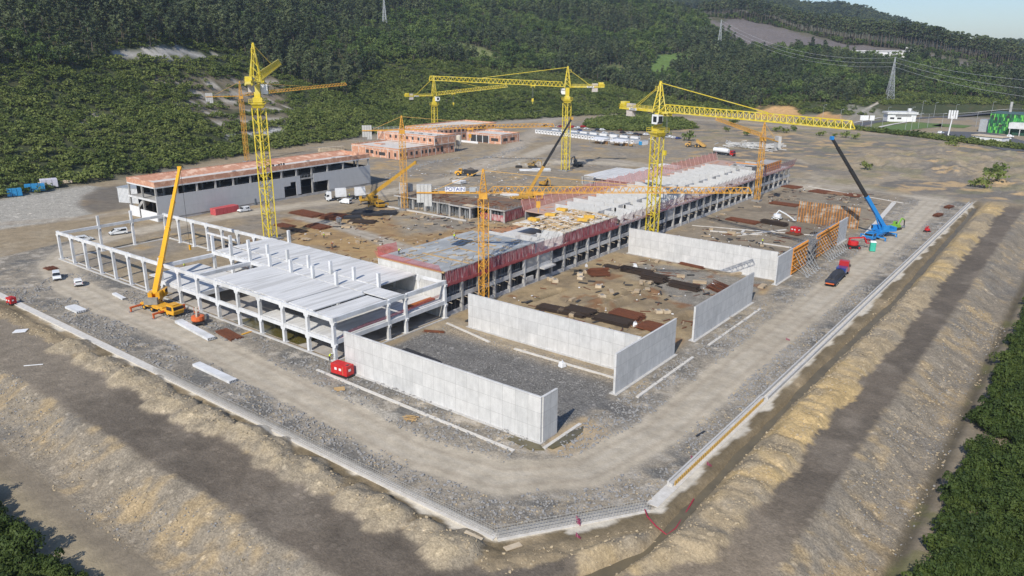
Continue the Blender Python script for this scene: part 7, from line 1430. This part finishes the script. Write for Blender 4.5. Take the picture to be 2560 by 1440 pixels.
# ------------------------------------------------------------------ workers
def person(label, x, y, z, rz, pose='stand', vest=HIVIS):
    t = thing('person', label, 'person', (x, y, z), rz); bm = bmesh.new(); ly = bm.verts.layers.skin.verify()
    lean = .55 if pose == 'bend' else 0
    def V_(p, r): v = bm.verts.new(p); v[ly].radius = (r, r); return v
    pel = V_((0, 0, .95), .15); ch = V_((lean*.45, 0, 1.32-.12*lean), .17); nk = V_((lean*.75, 0, 1.5-.25*lean), .065); hd = V_((lean*.95, 0, 1.66-.4*lean), .1); tp = V_((lean*1.0, 0, 1.76-.45*lean), .08)
    pel[ly].use_root = True; E_ = [(pel, ch), (ch, nk), (nk, hd), (hd, tp)]
    for s_ in (-1, 1):
        k = V_((.05+.1*s_*(pose == 'walk'), s_*.12, .5), .075); a = V_((-.0+.22*s_*(pose == 'walk'), s_*.13, .08), .05); f = V_((.16+.22*s_*(pose == 'walk'), s_*.14, .04), .04); hp = V_((0, s_*.1, .88), .1); E_ += [(pel, hp), (hp, k), (k, a), (a, f)]
        sh = V_((lean*.6, s_*.2, 1.42-.2*lean), .065); el = V_((lean*.75+.06, s_*.29, 1.14-.2*lean), .045); wr = V_((lean*.8+.25, s_*.26, .95-.15*lean), .032); ha_ = V_((lean*.8+.33, s_*.25, .91-.15*lean), .035); E_ += [(ch, sh), (sh, el), (el, wr), (wr, ha_)]
        for q in range(5): fi = V_((lean*.8+.41, s_*.25+(q-2)*.022, .87-.15*lean+(.03 if q == 0 else 0)), .009); E_.append((ha_, fi))
    for a, c in E_: bm.edges.new((a, c))
    me = bpy.data.meshes.new('body'); bm.to_mesh(me); bm.free(); me.materials.append(CLOTH); o = bpy.data.objects.new('body', me); COL.objects.link(o); o.parent = t; o.modifiers.new('skin', 'SKIN').use_smooth_shade = True; o.modifiers.new('sub', 'SUBSURF').levels = 1
    MB().tube([(lean*.1, 0, 1.0), (lean*.45, 0, 1.3-.12*lean), (lean*.68, 0, 1.48-.2*lean)], [.19, .22, .15], 10).build('vest', vest, t); MB().tube([(lean*.98, 0, 1.70-.42*lean), (lean*1.0, 0, 1.76-.45*lean), (lean*1.02, 0, 1.84-.5*lean)], [.15, .14, .05], 10).build('helmet', PLWHITE, t); MB().box((lean+.1, 0, 1.63-.42*lean), (.06, .13, .16)).build('face', SKIN, t); return t
zz = lambda px, py, z: (*G(px, py, z), z)
for lab, p, rz, ps_, vs_ in [('person in a yellow vest standing beside the crane hook in the white frame', zz(462, 672, .1), 1, 'stand', HIVIS), ('person in a yellow vest standing on the grey upper deck', zz(1136, 600, 10.45), 2, 'stand', HIVIS), ('person in a yellow vest crouching at the deck corner of the long building', zz(997, 636, 10.45), 0, 'bend', HIVIS), ('person in a yellow vest bending at the foot of the corner column', zz(824, 902, .1), .5, 'bend', HIVIS), ('person in a yellow vest on the strips behind the back wall', zz(1906, 610, .1), 1, 'walk', HIVIS), ('person in a white shirt standing left of the soil dump truck', zz(1127, 436, 0), 0, 'stand', PLWHITE), ('person in a yellow vest standing on the lorry bed by the ochre crane', zz(874, 495, 1.45), 0, 'stand', HIVIS), ('person in dark clothes in the courtyard behind the white deck, left one', zz(727, 602, 0), 0, 'walk', CLOTH), ('person in a yellow vest in the courtyard behind the white deck', zz(810, 596, 0), 0, 'stand', HIVIS), ('person in an orange vest bending in the courtyard', zz(830, 617, 0), 0, 'bend', ORED), ('person in dark clothes standing near the orange crane beyond the hall', zz(1001, 462, 0), 0, 'stand', CLOTH)]: person(lab, *p, rz, ps_, vs_)
# ------------------------------------------------------------------ beyond the site: pylons, road, buildings
def pylon(label, x, y, z, H, w_, rz):
    t = thing('power_pylon', label, 'pylon', (x, y, z), rz); b = MB(); n = 9; f = lambda u: w_*(1-u)**1.25+.55*u
    for i, j in ((-1, -1), (1, -1), (1, 1), (-1, 1)):
        for k in range(n): u, v = k/n, (k+1)/n; b.bar((i*f(u)/2, j*f(u)/2, H*u), (i*f(v)/2, j*f(v)/2, H*v), .3)
    Q4 = [(-1, -1), (1, -1), (1, 1), (-1, 1)]
    for k in range(n):
        u, v = k/n, (k+1)/n
        for q in range(4): p, r2 = Q4[q], Q4[(q+1) % 4]; b.bar((p[0]*f(u)/2, p[1]*f(u)/2, H*u), (r2[0]*f(v)/2, r2[1]*f(v)/2, H*v), .17); b.bar((r2[0]*f(u)/2, r2[1]*f(u)/2, H*u), (p[0]*f(v)/2, p[1]*f(v)/2, H*v), .17); b.bar((p[0]*f(u)/2, p[1]*f(u)/2, H*u), (r2[0]*f(u)/2, r2[1]*f(u)/2, H*u), .17)
    b.build('lattice', GALV, t)
    for z_ in (H*.985, H*.88, H*.78): MB().bar((0, -3.2, z_), (0, 3.2, z_), .25).build('cross_arm', GALV, t)
    return t
def at_land(px, py): return GL(px, py)
pA = at_land(2222, 254); pB = at_land(1797, 128); pC = at_land(963, 80)
def Hpx(p, top): 
    h = 5.
    while float(PJ(p[0], p[1], p[2]+h)[1]) > top and h < 80: h += .5
    return h
hA, hB, hC = Hpx(pA, 143), Hpx(pB, 50), Hpx(pC, -14)
pylon('large lattice pylon above the access road on the right', *pA, hA, hA*.17, .6); pylon('lattice pylon half hidden on the wooded slope below the ridge', *pB, hB, hB*.15, .6); pylon('lattice pylon cut off by the top edge on the left hill', *pC, hC, hC*.15, .6)
def sagline(label, p, q, sag, r_=.10):
    p, q = Vector(p), Vector(q); tag(MB().tube([p.lerp(q, k/24)-Vector((0, 0, 4*sag*(k/24)*(1-k/24))) for k in range(25)], r_, 4).build('power_line', mat('cable', (.45, .46, .47), (.4, .4, .42), 1, .4)), label, 'power line')
TA = lambda f_: (pA[0], pA[1], pA[2]+hA*f_); TB = lambda f_: (pB[0], pB[1], pB[2]+hB*f_)
for f_, nm in ((.985, 'upper'), (.88, 'middle'), (.78, 'lower')):
    sagline('%s cable between the two pylons on the right' % nm, TB(f_), TA(f_), 14); v = ray(2760, 205+(1-f_)*260); D = 600; k = D/math.hypot(v[0], v[1]); sagline('%s cable running from the large pylon out of the right edge' % nm, TA(f_), (v[0]*k, v[1]*k, CH+v[2]*k), 5)
def slabroad(name, pts, wd, m, z=.25, kind='structure'):
    b = MB(); vs = []; n = 0
    for i, p in enumerate(pts):
        a = Vector(pts[max(0, i-1)][:2]); c = Vector(pts[min(len(pts)-1, i+1)][:2]); d = (c-a).normalized(); nn = Vector((-d.y, d.x)); q = Vector(p[:2]); L_ = q+nn*wd/2; R2 = q-nn*wd/2; zz_ = max(gz(q.x, q.y), gz(L_.x, L_.y), gz(R2.x, R2.y))+z; vs += [(L_.x, L_.y, zz_), (R2.x, R2.y, zz_)]; n += 1
    b.add(vs, [(2*i, 2*i+1, 2*i+3, 2*i+2) for i in range(n-1)]); o = b.build(name, m); tag(o, kind=kind); return o
def dens(P, n=14): return [(P[i][0]+(P[i+1][0]-P[i][0])*k/n, P[i][1]+(P[i+1][1]-P[i][1])*k/n) for i in range(len(P)-1) for k in range(n)]+[P[-1]]
slabroad('access_road', dens([at_land(*p)[:2] for p in ((2135, 316), (2180, 306), (2240, 300), (2330, 295), (2440, 290), (2580, 284))]), 9, ASPH)
slabroad('road_verge', dens([at_land(*p)[:2] for p in ((2135, 308), (2200, 296), (2300, 290), (2440, 284), (2600, 277))]), 2.2, BLIND, .5); slabroad('road_verge', dens([at_land(*p)[:2] for p in ((2170, 325), (2230, 312), (2290, 303))]), 3., BLIND, .4)
slabroad('lawn', dens([at_land(*p)[:2] for p in ((2200, 326), (2260, 318), (2330, 312), (2420, 318))], 8), 26, mat('grass_lawn', (.11, .17, .03), (.08, .13, .025), .3, .95), .15)
slabroad('car_park', dens([G(*p) for p in ((2410, 330), (2480, 350), (2600, 380))]), 36, ASPH, .2)
# gatehouse
gx_, gy_, gz_ = at_land(2247, 304); t = thing('gatehouse', 'low white gatehouse with a deep roof and railings beside the access road', 'building', (gx_, gy_, gz_), R_(32)); MB().b2(-11, -5, 0, 11, 5, 6.0).build('wall', PLWHITE, t); MB().b2(-12, -6, 6.0, 12, 6, 7.6).build('roof', WHITE, t); [MB().b2(a, -5.08, 2, a+3.2, -4.98, 3.4).build('window', DARK, t) for a in (-9, -3.5)]; MB().b2(-5, -5.3, 4.2, 7, -5.0, 5.6).build('window', CONCD, t); b = MB(); [b.bar((-12+k*2, -6, 7.6), (-12+k*2, -6, 8.8), .1) for k in range(13)]; b.bar((-12, -6, 8.8), (12, -6, 8.8), .1); b.build('roof_rail', GALV, t); MB().box((7, 0, 9), (2.2, 2, 2.6)).build('roof_box', WHITE, t)
gx_, gy_, gz_ = at_land(2168, 320); t = thing('road_sign', 'white double sign board on posts at the road loop', 'sign', (gx_, gy_, gz_), R_(32)); MB().b2(-6, -.2, 5.5, 0, .1, 9).b2(.8, -.2, 5.5, 4.2, .1, 9).build('board', SIGNW, t); [MB().bar((a, 0, 0), (a, 0, 5.5), .3).build('post', GALV, t) for a in (-4, 2.5)]
# green clad building
gx_, gy_ = G(2468, 332)[:2]; t = thing('green_clad_building', 'office block clad in mixed green panels at the right edge', 'building', (gx_, gy_, 0), R_(-7)); LG, DG, HG = 46, 22, 13.5; MB().b2(0, 0, 0, LG, DG, HG).build('wall', GRND, t); MB().b2(-.3, -.3, HG, LG, DG, HG+.5).build('roof', mat('roof_green_grey', (.06, .12, .11), (.05, .09, .09), 1, .7), t)
for mm, sd_ in ((GRNP, 1), (GRNL, 2), (mat('green_cladding_deep', (.02, .18, .05), (.015, .14, .04), 1, .6), 3)):
    b = MB(); rr = random.Random(sd_)
    for i in range(38):
        for j in range(6):
            if rr.random() < .45: b.b2(i*1.2+.06, -.12-.03*sd_, .1+j*2.2, i*1.2+rr.uniform(.5, 1.14), -.02, .1+j*2.2+rr.uniform(1.6, 2.9))
    for i in range(18):
        for j in range(6):
            if rr.random() < .4: b.b2(-.12-.03*sd_, i*1.2+.06, .3+j*2.2, -.02, i*1.2+1.1, .3+j*2.2+rr.uniform(1.2, 2.1))
    b.build('cladding_panel', mm, t)['kind'] = 'stuff'
b = MB(); rr = random.Random(9)
for i in range(16): b.b2(rr.uniform(0, 44), -.22, 3+rr.randrange(4)*2.3, 0, -.17, 0) if False else b.b2(i*2.9+.3, -.24, 5.2+rr.randrange(3)*2.4, i*2.9+2.2, -.19, 6.6+0*i+rr.randrange(1)+1.0 if False else 0) if False else None
for i in range(15): z_ = 4.8+rr.randrange(4)*2.1; x_ = i*3.0+rr.random(); b.b2(x_, -.26, z_, x_+1.8, -.2, z_+1.5)
b.build('window', DARK, t); MB().tube([(8, 16, HG), (8, 16, HG+7.5)], .9, 10).build('chimney', CONC, t); MB().b2(-7, 5, 0, -.3, 12, 8.5).build('service_tower', GALV, t); MB().b2(14, -8, 4.6, 46, -.3, 8.5).build('canopy', WHITE, t); MB().b2(16, -5, 0, 46, -4.8, 4.6).build('glazing', GRND, t); b = MB(); [b.bar((15+k*6, -7.6, 0), (15+k*6, -7.6, 4.6), .4) for k in range(5)]; b.build('canopy_post', WHITE, t)
gx_, gy_ = G(2478, 358)[:2]; t = thing('flat_roof_hut', 'white hut with a tan flat roof behind the long hedge', 'building', (gx_, gy_, 0), R_(-20)); MB().b2(-10, -4.5, 0, 8, 4.5, 4.2).build('wall', PLWHITE, t); MB().b2(-10.6, -5.1, 4.2, 8.6, 5.1, 4.6).build('roof', PLY, t); MB().b2(-4, -4.6, .5, -2.5, -4.48, 2.8).build('door', CONCD, t)
gx_, gy_ = G(2369, 343)[:2]; t = thing('sign_mast', 'tall white mast carrying a ring of white panels', 'mast', (gx_, gy_, 0)); MB().tube([(0, 0, 0), (.9, 0, 14)], [.5, .3], 8).build('pole', PLWHITE, t); [MB().tube([(a+.9, 0, 12.2), (a+.9, 0, 17.6)], .62, 8).build('panel', PLWHITE, t) for a in (-2.2, -.75, .75, 2.2)]
gx_, gy_, gz_ = at_land(2206, 136); v = ray(2206, 133); D = 1040; k = D/math.hypot(v[0], v[1]); t = thing('white_house', 'long white flat-roofed house among trees below the ridge', 'building', (v[0]*k, v[1]*k, CH+v[2]*k-12), _az(2206)*-1); MB().b2(-32, -6, 0, 36, 6, 14).build('wall', PLWHITE, t); MB().b2(-33, -7, 14, 37, 7, 15).build('roof', PLWHITE, t); MB().b2(24, -6.6, 14, 32, 6, 19).build('upper_wall', WHITE, t); MB().b2(25, -6.8, 15.2, 31, -6.6, 17.6).build('window', GLASS, t); [MB().b2(a, -6.15, 8, a+3, -6, 12).build('window', DARK, t) for a in (-29, -20)]
lp = None
for k, (px, py, h_) in enumerate([(2217, 300, 10), (2277, 303, 11), (2302, 296, 14), (2334, 293, 12), (2387, 292, 10), (2478, 288, 11), (2262, 330, 11), (2276, 334, 12), (2295, 322, 11), (2318, 320, 10), (2353, 322, 11), (2439, 318, 11), (2056, 300, 12), (2100, 306, 10), (2203, 330, 8)]):
    x, y, z = at_land(px, py); lab = 'lamp post by the access road, %s' % ['left of the gatehouse', 'behind the gatehouse right end', 'first beyond the gatehouse, tallest', 'second beyond the gatehouse', 'third beyond the gatehouse', 'fourth, before the green building', 'on the lawn edge, left of a close pair', 'on the lawn edge, right of a close pair', 'on the lawn, behind the pair', 'beside the lawn shrubs', 'left of the white sign mast', 'left of the green building', 'beside the ochre soil bank', 'right of the ochre soil bank', 'in front of the road loop'][k]
    if lp is None: lp = thing('lamp_post', lab, 'lamp post', (x, y, z), 0, 'lamp posts along the access road'); MB().tube([(0, 0, 0), (0, 0, 10)], [.14, .09], 6).build('pole', GALV, lp); MB().bar((0, 0, 10), (1.6, 0, 10.2), .12).b2(1.2, -.18, 10.1, 2., .18, 10.3).build('lamp_head', GALV, lp); lp.scale = (1, 1, h_/10)
    else: dup(lp, (x, y, z), .3, lab, None, (1, 1, h_/10))
_c2 = _cp[('suv', CAR_W.name)]; 
for px, py, lab in ((2518, 349, 'white car by the hut at the far right, front one'), (2525, 344, 'white car by the hut at the far right, rear one'), (2352, 335, 'white car beside the white sign mast')): dup(_c2, (*G(px, py), .25), .2, lab, 'cars beside the green building')
fn = thing('wire_fence', 'low wire fence with slim posts along the foot of the hill behind the brick buildings', 'fence', (0, 0, 0)); b = MB(); P = [G(*p) for p in ((880, 362), (1000, 335), (1120, 312), (1250, 300), (1380, 290))]; prev = None
for q in dens(P, 14):
    z = gz(*q); b.bar((*q, z), (*q, z+2.), .12)
    if prev: b.bar((*prev[:2], prev[2]+1.9), (*q, z+1.9), .05)
    prev = (*q, z)
b.build('post', GALV, fn)
tag(MB().box((*G(1367, 291), .6), (6, 2, 1.3), .4).build('skip', RED), 'small red skip at the hill foot behind the middle yellow crane', 'skip')
tag(MB().bar((*G(1230, 296), .8), (*G(1360, 290), .8), .15, .5).build('barrier', mat('barrier_red', (.4, .1, .08), (.3, .08, .06), 1, .8)), 'thin red barrier net along the foot of the hill', 'barrier')

# ------------------------------------------------------------------ air
hm_ = bpy.data.materials.new('haze_air'); hm_.use_nodes = True; ht_ = hm_.node_tree; ht_.nodes.remove(ht_.nodes['Principled BSDF']); pv = ht_.nodes.new('ShaderNodeVolumePrincipled'); pv.inputs['Color'].default_value = (.78, .88, 1, 1); pv.inputs['Density'].default_value = .00011; pv.inputs['Anisotropy'].default_value = .3
ht_.links.new(pv.outputs[0], ht_.nodes['Material Output'].inputs['Volume']); tag(MB().b2(-4300, -500, -40, 2300, 4300, 420).build('haze', hm_), kind='stuff')
